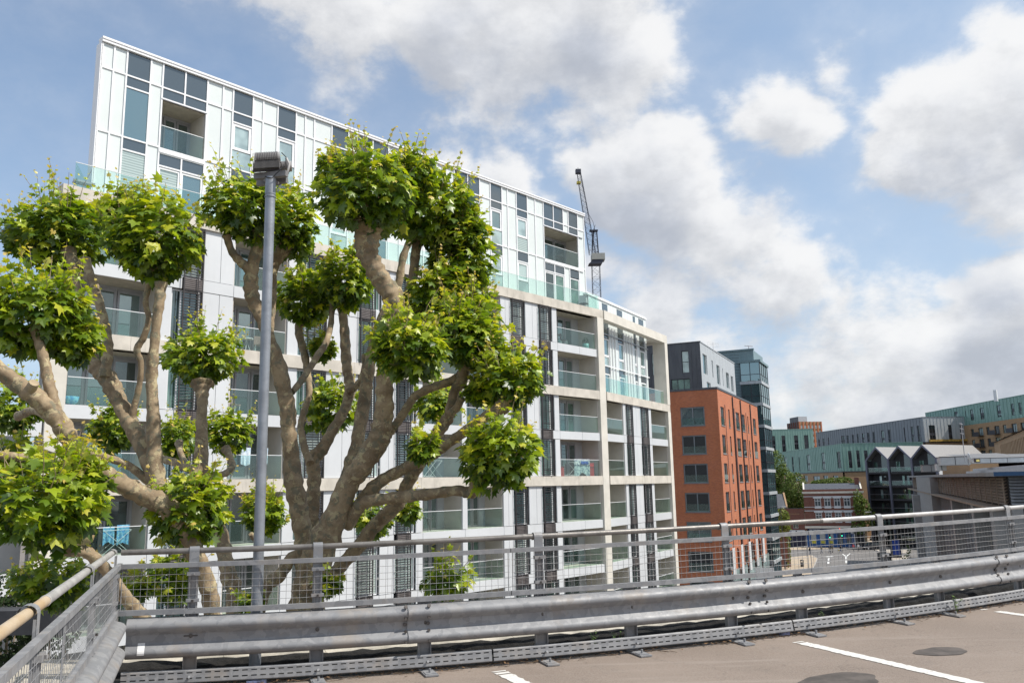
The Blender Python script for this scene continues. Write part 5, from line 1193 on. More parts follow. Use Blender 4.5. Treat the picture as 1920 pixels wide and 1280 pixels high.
# --- gabled houses (dark balconies, white standing seam roofs)
zg = at(1624, 862, 206)
GH = Bld('gabled_house', 'row of dark gabled houses with zigzag white roofs and deep balconies', 'house', (zg.x, zg.y), 148, 6.03*3, 14)
ez = zg.z; pz = ez+3.05; wg = 6.03
mat('roof_white', (.22, .215, .215), .6, .2, .05, 1.5); mat('dark_frame_blue', (.14, .145, .19), .5, .2, .05); mat('dark_wall', (.045, .045, .05), .8, 0, .1)
for k in range(3):
    x0 = k*wg; xm = x0+wg/2; x1 = x0+wg; LR = 14 if k < 2 else 21
    GH.part('roof', 'roof_white', 'f', MB().add([(x0, -.2, ez), (xm, -.2, pz), (xm, LR, pz), (x0, LR, ez), (x0, -.2, ez-.12), (xm, -.2, pz-.12), (xm, LR, pz-.12), (x0, LR, ez-.12)], [(0,1,2,3),(7,6,5,4),(0,4,5,1)]))
    GH.part('roof', 'roof_white', 'f', MB().add([(xm, -.2, pz), (x1, -.2, ez), (x1, LR, ez), (xm, LR, pz), (xm, -.2, pz-.12), (x1, -.2, ez-.12), (x1, LR, ez-.12), (xm, LR, pz-.12)], [(0,1,2,3),(7,6,5,4),(0,4,5,1)]))
    b = MB(); g_ = .38
    for a, c in (((x0, ez), (xm, pz)), ((xm, pz), (x1, ez))): b.add([(a[0], -.32, a[1]+.05), (c[0], -.32, c[1]+.05), (c[0], -.32, c[1]-g_-.1), (a[0], -.32, a[1]-g_-.1), (a[0], -.1, a[1]+.05), (c[0], -.1, c[1]+.05), (c[0], -.1, c[1]-g_-.1), (a[0], -.1, a[1]-g_-.1)], [(3,2,1,0),(0,1,5,4),(2,3,7,6)])
    GH.part('verge', 'dark_frame_blue', 'f', b)
    GH.part('column', 'dark_frame_blue', 'f', MB().box(x0-.22, x0+.22, -.31, .1, 0, ez-.1))
    GH.part('gable_wall', 'dark_wall', 'f', MB().add([(x0, 1.9, ez-2.9), (x1, 1.9, ez-2.9), (x1, 1.9, ez-.2), (xm, 1.9, pz-.25), (x0, 1.9, ez-.2)], [(0,1,2,3,4)]))
    GH.part('gable_window', 'glass_dark', 'f', MB().add([(xm-.2, 1.85, ez-2.7), (x1-1.5, 1.85, ez-2.7), (x1-1.5, 1.85, ez+.1), (xm-.1, 1.85, ez+1.1)], [(0,1,2,3)]))
    GH.part('gable_window', 'glass_green', 'f', MB().box(x0+.8, x0+1.7, 1.82, 1.86, ez-2.7, ez-.6))
    for j in range(7):
        z = ez-3.05-3.2*j
        if z < .5: break
        GH.part('balcony_slab', 'dark_wall', 'f', MB().box(x0+.24, x1-.24, -.05, 1.9, z-.42, z)); o = GH.part('balcony_rail', 'frame_grey', 'f', MB().box(x0+.24, x1-.24, -.02, .02, z+1.05, z+1.11))
        MB().box(x0+.24, x1-.24, -.01, .01, z+.01, z+1.04).build('rail_glass', 'glass_dark' if False else 'glass_rail', o)
        if j > 0 or True:
            if j: GH.part('back_wall', 'dark_wall', 'f', MB().box(x0, x1, 1.9, 2.0, z, z+2.5))
            if j:
                for q in (1.9, 3.1): GH.win('f', x0+q, x0+q+.8, z+.05, z+2.3, glass=rb.choice(['glass_pale', 'glass_room', 'glass_green']), f=.08, nv=0, off=1.68)
GH.part('column', 'dark_frame_blue', 'f', MB().box(3*wg-.22, 3*wg+.22, -.31, .1, 0, ez-.1))
GH.part('side_wall', 'dark_wall', 'f', MB().box(.02, .2, .1, 13, 0, ez-.2)); GH.core(0, ez-.6, inset=2.05)
GH.part('side_panel', 'panel_white', 'r', MB().box(.0, 12, -.4, -.05, ez-4, ez-.1))

# --- louvred market building on the right
mc = at(1889, 890, 58); HM = 112.7
MK = Bld('louvred_building', 'long low building with brown louvres, dark glazing and a flat metal roof at right', 'building', (mc.x, mc.y), HM, 16, 118)
mat('louvre_brown', (.27, .21, .16), .8, 0, .2, 2); mat('louvre_silver', (.40, .41, .43), .5, .3, .1, 2); mat('blue_fascia', (.02, .07, .16), .5, 0, .1); mat('blue_panel', (.18, .27, .33), .4, 0, .05)
mat('concrete_grey', (.27, .27, .27), .85, 0, .1, .8, .1)
zt_, zbm = 16.12, 14.2; n = 9; D_ = 118
upil0 = MK.u('l', 1765.5, 930)[0]; upil1 = MK.u('l', 1736, 930)[0]
for i in range(n):
    z = zbm+.08+(zt_-zbm)*i/n
    for a, c in ((0, min(upil0, upil1)), (max(upil0, upil1), D_)):
        b = MB(); b.add([(a, -.30, z), (c, -.30, z), (c, -.10, z+.15), (a, -.10, z+.15), (a, -.30, z-.02), (c, -.30, z-.02), (c, -.08, z+.13), (a, -.08, z+.13)], [(0,1,2,3),(7,6,5,4),(0,4,5,1)])
        MK.part('louvre_slat', 'louvre_brown', 'l', b)
    MK.part('louvre_slat', 'louvre_silver', 'f', MB().add([(0, -.34, z), (16, -.34, z), (16, -.06, z+.17), (0, -.06, z+.17)], [(0,1,2,3)]))
for i in range(n, 26):
    z = zbm+.08+(zt_-zbm)*(n-1-i)/n
    if z > 9: MK.part('louvre_slat', 'louvre_silver', 'f', MB().add([(2.0, -.34, z), (16, -.34, z), (16, -.06, z+.17), (2.0, -.06, z+.17)], [(0,1,2,3)]))
for i in range(37): MK.part('louvre_post', 'louvre_brown', 'l', MB().box(D_-.3-3.2*i, D_-.2-3.2*i, -.34, -.28, zbm-.1, zt_))
MK.part('wall_behind_louvre', 'dark_wall', 'l', MB().box(0, D_, -.04, 0, zbm-.1, 16.2)); MK.part('wall_behind_louvre', 'dark_wall', 'f', MB().box(.01, 16, -.04, 0, 0, 16.2))
MK.part('ledge', 'louvre_brown', 'l', MB().box(0, D_, -1.3, .0, zbm-.28, zbm-.12))
MK.part('eaves', 'concrete_grey', 'f', MB().box(-.9, 16, -.9, D_+.5, 16.22, 16.5)); MK.part('blue_fascia', 'blue_fascia', 'f', MB().box(-.95, 16, -.96, -.905, 16.24, 16.52))
MK.part('parapet', 'louvre_silver', 'f', MB().box(1.5, 16, 1.0, 40, 16.51, 16.78)); MK.part('parapet', 'louvre_silver', 'f', MB().box(2.2, 16, 3.0, 40, 16.79, 17.05))
MK.part('pilaster', 'concrete_grey', 'l', MB().box(min(upil0, upil1), max(upil0, upil1), -1.2, 0, 0, 16.2)); MK.part('pilaster', 'concrete_grey', 'l', MB().box(min(upil0, upil1)+2, min(upil0, upil1)+5, -2.2, -1.21, 0, 13.4))
for q in (.5, 12, 30): MK.part('pillar', 'concrete_grey', 'l', MB().box(D_-q-1.6, D_-q, -1.1, -.02, 0, zbm-.3))
u = 0.0; i = 0
while u < D_-3:
    if not (min(upil0, upil1)-2.4 < u < max(upil0, upil1)+.2):
        for z0, z1 in ((.4, 4.2), (4.4, 9.2), (9.4, 13.7)):
            MK.part('glazing_pane', 'glass_dark' if i % 5 == 0 else 'glass_black', 'l', MB().box(u+.08, u+2.3, -.03, -.005, z0, z1))
        MK.part('mullion', 'frame_grey', 'l', MB().box(u, u+.08, -.22, -.002, 0, 13.8))
    u += 2.4; i += 1
MK.part('transom', 'frame_dark', 'l', MB().box(0, D_, -.10, -.031, 4.22, 4.38)); MK.part('transom', 'frame_dark', 'l', MB().box(0, D_, -.10, -.031, 9.22, 9.38))
MK.part('blue_panel', 'blue_panel', 'f', MB().box(.8, 15, -.5, -.36, 9.5, 12.6)); MK.part('corner_post', 'concrete_grey', 'f', MB().box(-.05, .6, -.6, .3, 0, 14.2))
MK.core(0, 16.2, inset=.05)
# things on that roof
def onroof(px, py, Y): return at(px, py, Y)
def gbox(name, label, cat, x0, y0, x1, y1, Y, dep, m, H=112.7, z0=None, extra=None):
    a = at(x0, y1, Y); c = at(x1, y0, Y); w_ = (c-a).xy.length
    t = thing(name, label, cat, (a.x, a.y, a.z), hd(90+math.degrees(math.atan2(-(c.y-a.y), c.x-a.x))) if H is None else hd(H)); h = c.z-a.z
    b = MB(); b.box(0, w_, 0, dep, 0, h); o = b.build('casing', m, t)
    b = MB(); k = max(2, int(w_/1.2))
    for i in range(1, k): b.box(w_*i/k-.02, w_*i/k+.02, -.02, -.001, 0, h)
    b.box(-.03, w_+.03, -.04, dep, h+.001, h+.05); b.build('trim', 'frame_dark', t); return t
gbox('roof_plant', 'grey plant screen on the louvred building roof, left of the dish', 'roof plant', 1764, 856, 1812, 872, 64, 3, 'panel_grey')
gbox('roof_cabin', 'long pale grey roof cabin behind the parapet at the right edge', 'roof cabin', 1826, 857.5, 1935, 868, 80, 4, 'zinc_light')
gbox('roof_box', 'brown stone stair head box on the roof edge near the gabled houses', 'roof box', 1731, 871, 1758, 884, 70, 3, 'concrete_grey')
gbox('roof_box', 'white metal roof box beside the brown stair head', 'roof box', 1757, 869, 1772, 882, 66, 2, 'panel_white')
dz_ = at(1816, 870, 58); t = thing('satellite_dish', 'white satellite dish standing on the louvred building roof', 'satellite dish', tuple(dz_))
b = MB(); b.lathe([(.02, .0), (.22, .03), (.38, .10), (.42, .14), (.40, .14), (.2, .05), (.02, .02)], n=20); o = b.build('reflector', 'panel_white', t); o.rotation_euler = (R(80), 0, R(70)); o.location = (0, 0, .38)
b = MB(); b.tube([(0, 0, -.1), (0, 0, .38)], .03, 8); b.tube([(0, 0, .3), (.3, -.2, .1)], .02, 6); b.build('stand', 'frame_grey', t)
for px, w_ in ((1832, 12), (1917, 12)):
    c = at(px, 863, 79); t = thing('roof_light', 'small yellow lamp box on the pale roof cabin, %s' % ('left one near the dish' if px < 1900 else 'right one at the picture edge'), 'lamp', tuple(c)); MB().cbox((0, 0, 0), .5, .2, .35).build('casing', 'frame_dark', t)
    mat('lamp_yellow', (.75, .62, .2), .5); MB().cbox((0, -.12, 0), .3, .05, .2).build('lens', 'lamp_yellow', t)
# pale ribbed roofs behind
for x0, x1, lab in ((1818, 1868, 'pale ribbed lean-to roof between the gabled houses and brown hall'), (1872, 1960, 'pale ribbed pitched roof in front of the brown hall')):
    a = at(x0, 860, 105); c = at(x1, 849, 112); t = thing('ribbed_roof', lab, 'roof', (a.x, a.y, a.z)); w_ = (c-a).x; d_ = c.y-a.y
    b = MB(); b.add([(0, 0, 0), (w_, -.8, .1), (w_, d_, c.z-a.z), (w_*.07, d_, c.z-a.z-.1)], [(0, 1, 2, 3)]); b.build('roof_sheet', 'roof_white', t)
    b = MB(); k = int(w_/.55)
    for i in range(k): x = w_*i/k; b.add([(x, -.8*i/k, .03+.1*i/k), (x+.07, -.8*i/k, .03+.1*i/k), (x+w_*.07*(1-i/k)+.07, d_, c.z-a.z), (x+w_*.07*(1-i/k), d_, c.z-a.z)], [(0, 1, 2, 3)])
    b.build('seam', 'zinc_grey', t, kind='stuff'); MB().box(0, w_, .1, d_, -16, -.1).build('wall', 'brick_buff', t)

# --- pub-like red brick shop building
pa = at(1512, 960, 203); HP = 109.0
PW = 13.35
PB = Bld('corner_shop_building', 'narrow red brick building with white stone window surrounds above a blue shopfront', 'shop building', (pa.x, pa.y+1.2), HP, PW, 9)
zc_ = PB.u('f', 1512, 924)[1]; wz = [(PB.u('f', 1520, 949)[1], PB.u('f', 1520, 934)[1])]; wz.append((wz[0][0]-3.38, wz[0][1]-3.38))
holes = []
for z0, z1 in wz:
    for x in (1527.2, 1545.4, 1563.6, 1582.0): u0 = PB.u('f', x, 940)[0]; holes.append((u0, u0+1.46, z0, z1))
PB.wall('f', 4.1, zc_+.75, holes, 'brick_red'); PB.wall('r', 0, zc_+.75, [], 'brick_red')
for h in holes:
    PB.win('f', *h, glass='glass_dark', frame='panel_white', f=.13, nv=1, nh=0); 
    zq = h[2]+(h[3]-h[2])*.66; PB.part('window_bar', 'panel_white', 'f', MB().box(h[0]+.1, h[1]-.1, .08, .17, zq, zq+.12))
    PB.part('window_head', 'panel_white', 'f', MB().box(h[0]-.28, h[1]+.28, -.12, -.002, h[3]+.02, h[3]+.36)); PB.part('window_apron', 'panel_white', 'f', MB().box(h[0]-.05, h[1]+.05, -.10, -.002, h[2]-.48, h[2]-.02))
for z0, z1 in wz: PB.part('string_course', 'panel_white', 'f', MB().box(-.05, PW+.05, -.08, -.003, z1+.37, z1+.52)); PB.part('string_course', 'panel_white', 'f', MB().box(-.02, PW+.02, -.06, -.004, z0-.2, z0-.08))
PB.part('cornice', 'concrete_smooth', 'f', MB().box(-.3, PW+.3, -.35, .3, zc_, zc_+.32).box(-.2, PW+.2, -.2, .3, zc_-.18, zc_-.002)); PB.part('parapet', 'brick_red', 'f', MB().box(-.1, PW+.1, -.04, .3, zc_+.33, zc_+.85))
PB.part('roof', 'slate_zinc', 'f', MB().add([(.2, .3, zc_+.6), (PW-.2, .3, zc_+.6), (PW-.2, 4.5, zc_+2.2), (.2, 4.5, zc_+2.2), (PW-.2, 9, zc_+.6), (.2, 9, zc_+.6)], [(0,1,2,3),(3,2,4,5)]))
for q in (0, PW-.35): PB.part('parapet_wall', 'concrete_smooth', 'f', MB().add([(q, .3, zc_+.5), (q+.35, .3, zc_+.5), (q+.35, 4.5, zc_+2.55), (q, 4.5, zc_+2.55), (q, .3, zc_+.9), (q+.35, .3, zc_+.9), (q+.35, 9, zc_+.9), (q, 9, zc_+.9)], [(4,5,2,3),(3,2,6,7),(4,3,7),(5,6,2)]))
PB.part('chimney', 'brick_red', 'f', MB().box(PW-1.3, PW-.3, 3.6, 4.5, zc_+1.6, zc_+3.5)); 
for q in (2.6, 5.6, 8.5): PB.part('roof_vent', 'panel_white', 'f', MB().cbox((q, 1.6, zc_+1.2), .2, .2, .15))
PB.part('shop_cornice', 'concrete_smooth', 'f', MB().box(-.2, PW+.2, -.6, 0, 4.55, 5.05)); mat('shop_blue', (.012, .08, .26), .5); mat('shop_navy', (.008, .012, .045), .4); mat('poster_yellow', (.55, .50, .05), .5); mat('poster_grey', (.35, .37, .37), .5); mat('purple', (.12, .04, .32), .6)
PB.part('fascia_sign', 'shop_navy', 'f', MB().box(.3, 9.9, -.45, -.3, 3.45, 4.5)); PB.part('white_fascia', 'panel_white', 'f', MB().box(10.0, PW, -.45, -.3, 3.3, 4.5))
PB.part('shopfront', 'shop_blue', 'f', MB().box(.0, 10.6, -.28, -.1, 0, 3.42)); PB.part('doorway', 'dark_wall', 'f', MB().box(10.9, PW, -.1, .1, 0, 3.3)); PB.part('shop_pillar', 'panel_white', 'f', MB().box(10.62, 10.88, -.5, -.05, 0, 3.4))
for q in (1.0, 3.1, 4.9, 7.0, 8.9): PB.part('shop_window', 'poster_grey' if q < 6 else 'glass_dark', 'f', MB().box(q, q+1.15, -.33, -.285, .9, 3.2)); PB.part('poster', 'poster_yellow', 'f', MB().box(q+.1, q+1.05, -.36, -.335, 1.0, 1.6)) if q < 6 else None
PB.core(0, zc_+.4); tx = text_mesh('sign_lettering', 'BETFRED', .62, 'panel_white', PB.t, (2.0, -.47, 4.05), (R(90), 0, 0))
# low brick range left of it with the navy shop
LB = Bld('low_brick_range', 'low brown brick shop range with navy shopfront left of the white windowed building', 'shop', (pa.x-math.sin(R(HP))*13.6, pa.y+1.2-math.cos(R(HP))*13.6), HP, 13.5, 8)
lhh = [(8.3, 9.45, 4.5, 5.8), (10.7, 11.9, 4.5, 5.8)]
LB.wall('f', 3.6, 9.2, lhh, 'brick_red')
for h in lhh: LB.win('f', *h, glass='glass_room', frame='panel_grey', nv=1)
LB.part('fascia_sign', 'panel_white', 'f', MB().box(6.4, 13.3, -.35, -.02, 3.3, 4.1)); LB.part('shopfront', 'shop_navy', 'f', MB().box(0, 13.5, -.2, .2, 0, 3.25)); LB.core(0, 9.1); LB.part('parapet_band', 'brick_buff', 'f', MB().box(0, 13.5, -.06, -.003, 7.9, 8.0)); LB.part('brick_pier', 'brick_red', 'f', MB().box(12.4, 13.4, -.12, -.004, 4.2, 9.2))
text_mesh('sign_lettering', 'WASH & DRY', .62, 'purple', LB.t, (8.3, -.37, 3.72), (R(90), 0, 0))
# small slate house in the gap
sh = at(1441, 957, 212); SH = Bld('slate_roof_house', 'small house with a grey slate roof between the tower and the trees', 'house', (sh.x-3, sh.y), 100, 7.2, 8)
zs_ = at(1455, 934, 196).z; SH.wall('f', 0, 9.3, [(4.2, 5.0, 7, 8.6)], 'brick_buff'); SH.win('f', 4.2, 5.0, 7, 8.6, frame='panel_white'); SH.core(0, 9.2); SH.wall('r', 0, 9.3, [], 'brick_buff')
SH.part('roof', 'slate_zinc', 'f', MB().add([(-.2, -.3, 9.2), (7.2, -.3, 9.2), (7.2, 4, 12.6), (-.2, 4, 12.6), (7.2, 8, 9.2), (-.2, 8, 9.2)], [(0,1,2,3),(3,2,4,5),(1,4,2)])); SH.part('parapet_wall', 'brick_buff', 'f', MB().add([(7.2, -.4, 9.2), (7.6, -.4, 9.2), (7.6, 4, 13.0), (7.2, 4, 13.0), (7.2, 8.2, 9.2), (7.6, 8.2, 9.2)], [(0,1,2,3),(3,2,5,4),(0,3,4),(1,5,2)]))

# --- tower crane beyond the white block
mat('crane_dark', (.05, .055, .075), .6, .2, .1); mat('crane_grey', (.36, .36, .33), .8, 0, .08); mat('crane_yellow', (.5, .42, .05), .5)
def lattice(b, p0, p1, w, n, r=.07, w1=None):
    p0 = Vector(p0); p1 = Vector(p1); t = (p1-p0).normalized(); a = Vector((0, 1, 0)) if abs(t.y) < .8 else Vector((1, 0, 0)); u = t.cross(a).normalized(); v = t.cross(u); w1 = w if w1 is None else w1
    def c(i, k): ww = w+(w1-w)*i/n; return p0+(p1-p0)*(i/n)+(u*(1 if k in (0, 3) else -1)+v*(1 if k in (0, 1) else -1))*ww/2
    for k in range(4): b.tube([c(0, k), c(n, k)], r, 4, cap=False, smooth=False)
    for i in range(n):
        for k in range(4):
            b.tube([c(i, k), c(i+1, (k+1) % 4)] if (i+k) % 2 else [c(i, (k+1) % 4), c(i+1, k)], r*.55, 3, cap=False, smooth=False); b.tube([c(i, k), c(i, (k+1) % 4)], r*.5, 3, cap=False, smooth=False)
CY = 175
cb_ = at(1117.5, 560, CY); CR = thing('tower_crane', 'dark luffing tower crane with raised lattice jib beyond the white block', 'crane', (cb_.x, CY, 0))
def cp(px, py): q = at(px, py, CY); return Vector((q.x-cb_.x, 0, q.z))
b = MB(); lattice(b, (0, 0, 0), cp(1117, 497), 1.7, 44, .05); b.build('mast', 'crane_dark', CR)
b = MB(); lattice(b, cp(1111, 476), cp(1085, 322), 1.4, 30, .045, .8); b.build('jib', 'crane_dark', CR)
b = MB(); lattice(b, cp(1116, 476), cp(1115, 432), 1.4, 8, .065, .9); b.tube([cp(1110, 474), cp(1114, 428)], .12, 5); b.build('a_frame', 'crane_dark', CR)
b = MB(); q = cp(1113, 433); b.cbox(q, 1.8, 1.2, .25); b.tube([q+Vector((0, 0, 0)), q+Vector((.4, 0, 1.4))], .05, 4); b.build('top_platform', 'crane_dark', CR)
b = MB(); a = cp(1109, 489); c = cp(1133, 477); b.box(a.x, c.x, -1.3, 1.3, a.z, c.z); b.build('counterweight', 'crane_grey', CR)
b = MB(); a = cp(1103, 497); c = cp(1131, 489.5); b.add([(a.x, -1.2, a.z), (c.x-.5, -1.2, a.z), (c.x, -1.2, c.z), (a.x+1, -1.2, c.z), (a.x, 1.2, a.z), (c.x-.5, 1.2, a.z), (c.x, 1.2, c.z), (a.x+1, 1.2, c.z)], [(0,1,2,3),(7,6,5,4),(0,4,5,1),(1,5,6,2),(2,6,7,3),(3,7,4,0)]); b.build('slewing_deck', 'crane_dark', CR)
b = MB(); b.tube([cp(1087, 326), cp(1103, 400), cp(1112, 416), cp(1115, 430)], .045, 4); b.tube([cp(1118, 432), cp(1122, 476)], .035, 4); b.build('cable', 'crane_dark', CR)
b = MB(); q = cp(1085, 343); b.cbox(q, .9, .9, .5); b.build('hook_block', 'crane_yellow', CR); b = MB(); q = cp(1084, 322); b.cbox(q, 1.2, 1.1, .9); b.tube([q, q+Vector((0, 0, 1.0))], .05, 4); b.build('jib_head', 'crane_dark', CR)
# ------------------------------------------------------------------ ground, road, pavement
def gp(px, py, z=0.0):     # photo pixel on the ground
    d = fw+rt*((px-960)/F)-up*((py-640)/F); t = (z-EYE)/d.z; q = Vector((0, 0, EYE))+d*t; return (q.x, q.y)
mat('ground', (.17, .15, .13), .95, 0, .2, .05, .2, 2); mat('asphalt', (.17, .16, .152), .9, 0, .15, .3, .2, 20); mat('paving', (.42, .34, .25), .9, 0, .12, .8, .1, 8); mat('paving_pale', (.40, .36, .31), .9, 0, .1, .5)
mat('kerb_stone', (.38, .36, .34), .85, 0, .1); mat('road_paint', (.72, .72, .70), .7, 0, .05); mat('road_paint_red', (.35, .12, .09), .8)
b = MB(); b.add([(-1500, -600, -.02), (3000, -600, -.02), (3000, 4200, -.02), (-1500, 4200, -.02)], [(0, 1, 2, 3)]); b.build('ground', 'ground', kind='structure')
b = MB(); b.add([(20, 100, 0), (130, 100, 0), (130, 250, 0), (20, 250, 0)], [(0, 1, 2, 3)]); b.build('road', 'asphalt', kind='structure')
def pave(name, pts, m='paving', h=.12):
    P = [gp(*p) if len(p) == 2 and p[1] > 600 else p for p in pts]; b = MB()
    n = len(P); b.add([(x, y, .004) for x, y in P]+[(x, y, h) for x, y in P], [tuple(range(n, 2*n))]+[(i, (i+1) % n, (i+1) % n+n, i+n) for i in range(n)]); o = b.build(name, m, kind='structure'); 
    k = MB()
    for i in range(n):
        a = Vector(P[i]); c = Vector(P[(i+1) % n]); d = (c-a); L = d.length
        if L < .5: continue
        k.cbox(((a.x+c.x)/2, (a.y+c.y)/2, h/2+.004), L, .16, h, math.atan2(d.y, d.x))
    k.build('kerb', 'kerb_stone', kind='structure')
pave('pavement', [(1350, 1120), (1512, 1120), (1522, 1072), (1533, 1047), (1522, 1041), (1470, 1046), (1440, 1058), (1360, 1100)])
pave('pavement', [(1470, 1031.5), (1530, 1030), (1660, 1025.5), (1662, 1019), (1470, 1024)])
pave('pavement', [(1655, 1120), (1650, 1048), (1662, 1043), (1700, 1043), (1740, 1120)], 'paving_pale')
pave('pavement', [(1612, 1018), (1608, 1000), (1650, 985), (1676, 985), (1676, 1012)], 'paving')
pave('pavement', [(1655, 1036), (1640, 1031), (1700, 1029), (1705, 1038)], 'paving_pale')
def gline(pts, w, m='road_paint', z=.008):
    b = MB()
    for a, c in zip(pts, pts[1:]):
        a = Vector(gp(*a)); c = Vector(gp(*c)); d = (c-a); n = Vector((-d.y, d.x)).normalized()*w/2
        b.add([(a.x-n.x, a.y-n.y, z), (c.x-n.x, c.y-n.y, z), (c.x+n.x, c.y+n.y, z), (a.x+n.x, a.y+n.y, z)], [(0, 1, 2, 3)])
    b.build('road_marking', m, kind='structure')
gline([(1587, 1055), (1586.6, 1050)], .35); gline([(1586.6, 1047.5), (1586.5, 1043)], .35); gline([(1586.5, 1043), (1580, 1038)], .3); gline([(1586.5, 1043), (1594, 1036.8)], .3)
gline([(1553, 1056), (1553.3, 1052.5)], .35); gline([(1553.5, 1050), (1554, 1045.5)], .3); gline([(1528, 1057), (1529.5, 1053)], .3); gline([(1530, 1051.5), (1531.5, 1048.3)], .3)
gline([(1548, 1043.2), (1562, 1042.2)], .8); gline([(1520, 1064), (1526, 1046)], .25, 'road_paint_red'); gline([(1531, 1048), (1580, 1045)], .12)

# ------------------------------------------------------------------ leafy masses: clumps of small leaf faces on a branching frame
def mat_far(name, c1, c2):
    mt = bpy.data.materials.new(name); mt.use_nodes = True; T = NT(mt.node_tree)
    out = T.n('ShaderNodeOutputMaterial'); b = T.n('ShaderNodeBsdfPrincipled'); tr = T.n('ShaderNodeBsdfTranslucent'); mx = T.n('ShaderNodeMixShader')
    a = T.n('ShaderNodeAttribute', attribute_name='tint'); c = T.mix(a.outputs['Fac'], (*c1, 1), (*c2, 1)); T.set(b.inputs['Base Color'], c); b.inputs['Roughness'].default_value = .6
    T.set(tr.inputs[0], c); mx.inputs[0].default_value = .3; T.set(mx.inputs[1], b.outputs[0]); T.set(mx.inputs[2], tr.outputs[0]); T.set(out.inputs[0], mx.outputs[0]); MATS[name] = mt
mat_far('foliage_mid', (.05, .09, .014), (.21, .28, .04)); mat_far('foliage_light', (.10, .15, .02), (.30, .34, .06)); mat_far('foliage_dark', (.02, .04, .012), (.06, .10, .03))
def leafmass(parent, org, blobs, size, m, dens=1.0, seed=1):
    rg = np.random.default_rng(seed); V = []; Tn = []
    for c, rx, ry, rz in blobs:
        n = int(dens*5.5*(rx*rz+ry*rz+rx*ry)/(size*size)); d = unit(rg.normal(size=(n, 3))); lump = unit(rg.normal(size=(9, 3))); lum = np.max(np.clip(d @ lump.T, 0, 1)**5*rg.uniform(.1, .35, 9), axis=1)
        p = np.array(c)+d*np.array([rx, ry, rz])*((rg.uniform(.5, 1, n)**.4)*(.82+lum))[:, None]
        u = unit(rg.normal(size=(n, 3))); w = unit(np.cross(u, unit(d+rg.normal(size=(n, 3))*.7))); s = (size*rg.uniform(.4, 1.1, n))[:, None]
        q = np.stack([p-u*s*.6, p+w*s*.4-u*s*.05, p+u*s*.6, p-w*s*.4+u*s*.05], 1)-np.array(org); V.append(q.reshape(-1, 3)); Tn.append(np.repeat(np.clip(rg.normal(.4, .25, n), 0, 1), 4))
    V = np.concatenate(V); Tn = np.concatenate(Tn); nf = len(V)//4
    me = bpy.data.meshes.new('crown'); me.vertices.add(len(V)); me.vertices.foreach_set('co', V.ravel().astype(np.float32)); me.loops.add(len(V)); me.loops.foreach_set('vertex_index', np.arange(len(V), dtype=np.int32))
    me.polygons.add(nf); me.polygons.foreach_set('loop_start', np.arange(0, len(V), 4, dtype=np.int32)); me.update(calc_edges=True)
    a = me.attributes.new('tint', 'FLOAT', 'POINT'); a.data.foreach_set('value', Tn.astype(np.float32)); me.materials.append(MATS[m]); o = bpy.data.objects.new('crown', me); COL.objects.link(o); o.parent = parent; o['kind'] = 'stuff'; return o
def far_tree(label, px, pybase, Y, blobs, size, m, dens=1, seed=1, trunk=.25, cat='tree', name='tree', zbase=0.0):
    q = at(px, pybase, Y); t = thing(name, label, cat, (q.x, q.y, zbase)); org = (q.x, q.y, zbase); B_ = []
    for x, y, rx, ry in blobs: c = at(x, y, Y); k = Y/F*1.08; B_.append((tuple(c), rx*k, max(rx*k*.8, .3), ry*k))
    leafmass(t, org, B_, size, m, dens, seed)
    if trunk:
        b = MB(); zt__ = B_[0][0][2]-zbase; b.tube([(0, 0, 0), (.1, 0, zt__*.5), (0, .1, zt__)], [trunk, trunk*.8, trunk*.3], 8); b.build('trunk', 'plane_bark', t)
        b = MB()
        for c, rx, ry, rz in B_: b.tube([(0, 0, zt__*.45), Vector(c)-Vector(org)], [trunk*.4, trunk*.12], 5)
        b.build('branch', 'plane_bark', t)
    return t
far_tree('big spreading green tree between the blue green tower and the shop building, leftmost crown', 1452, 940, 226, [(1450,878,20,40),(1442,905,18,34),(1470,908,22,34),(1456,935,26,30)], .5, 'foliage_mid', 2.2, 1)
far_tree('bushy dark green tree just left of the white windowed shop building', 1490, 940, 219, [(1490,922,24,36),(1478,940,20,28),(1503,938,16,28),(1470,950,16,22)], .5, 'foliage_mid', 2.2, 2)
far_tree('yellow green tree between the shop building and the gabled houses', 1619, 960, 199, [(1618,955,16,24),(1611,940,11,18),(1628,972,13,20),(1609,985,12,18)], .5, 'foliage_mid', 2, 3)
far_tree('low yellow green tree top showing above the slate roof of the shop building', 1560, 905, 221, [(1560,903,22,8),(1540,905,18,7),(1585,902,14,8),(1530,906,10,6)], .5, 'foliage_mid', 2, 4, .2)
far_tree('square ivy covered wall with trailing strands left of the low brick shops', 1463, 1000, 158, [(1450,975,16,18),(1465,968,14,14),(1474,985,8,26),(1455,995,14,16)], .4, 'foliage_light', 2, 5, 0, 'ivy', 'ivy_mass')
far_tree('trailing ivy column hanging beside the beige pavement', 1480, 1035, 157, [(1479,1012,3.2,14),(1480,1035,3.0,18),(1477,1055,2.4,8)], .3, 'foliage_light', 1.2, 6, 0, 'ivy', 'ivy_column')
b = MB(); a = at(1444, 1000, 159.5); c = at(1479, 1000, 159.5); b.box(a.x, c.x, 159.5, 161, 0, 9.5); tag(b.build('brick_wall', 'brick_red'), 'dark brick wall behind the ivy near the pavement', 'wall')
far_tree('bright green grass bank behind the parked cars', 1668, 1005, 222, [(1668,1004,18,7)], .4, 'foliage_light', 1, 7, 0, 'hedge', 'hedge')
far_tree('small leafy bush growing beside the glass wall of the louvred building', 1703, 1040, 150, [(1703,1035,5,14),(1698,1050,5,10)], .35, 'foliage_mid', .8, 8, .05, 'shrub', 'shrub')
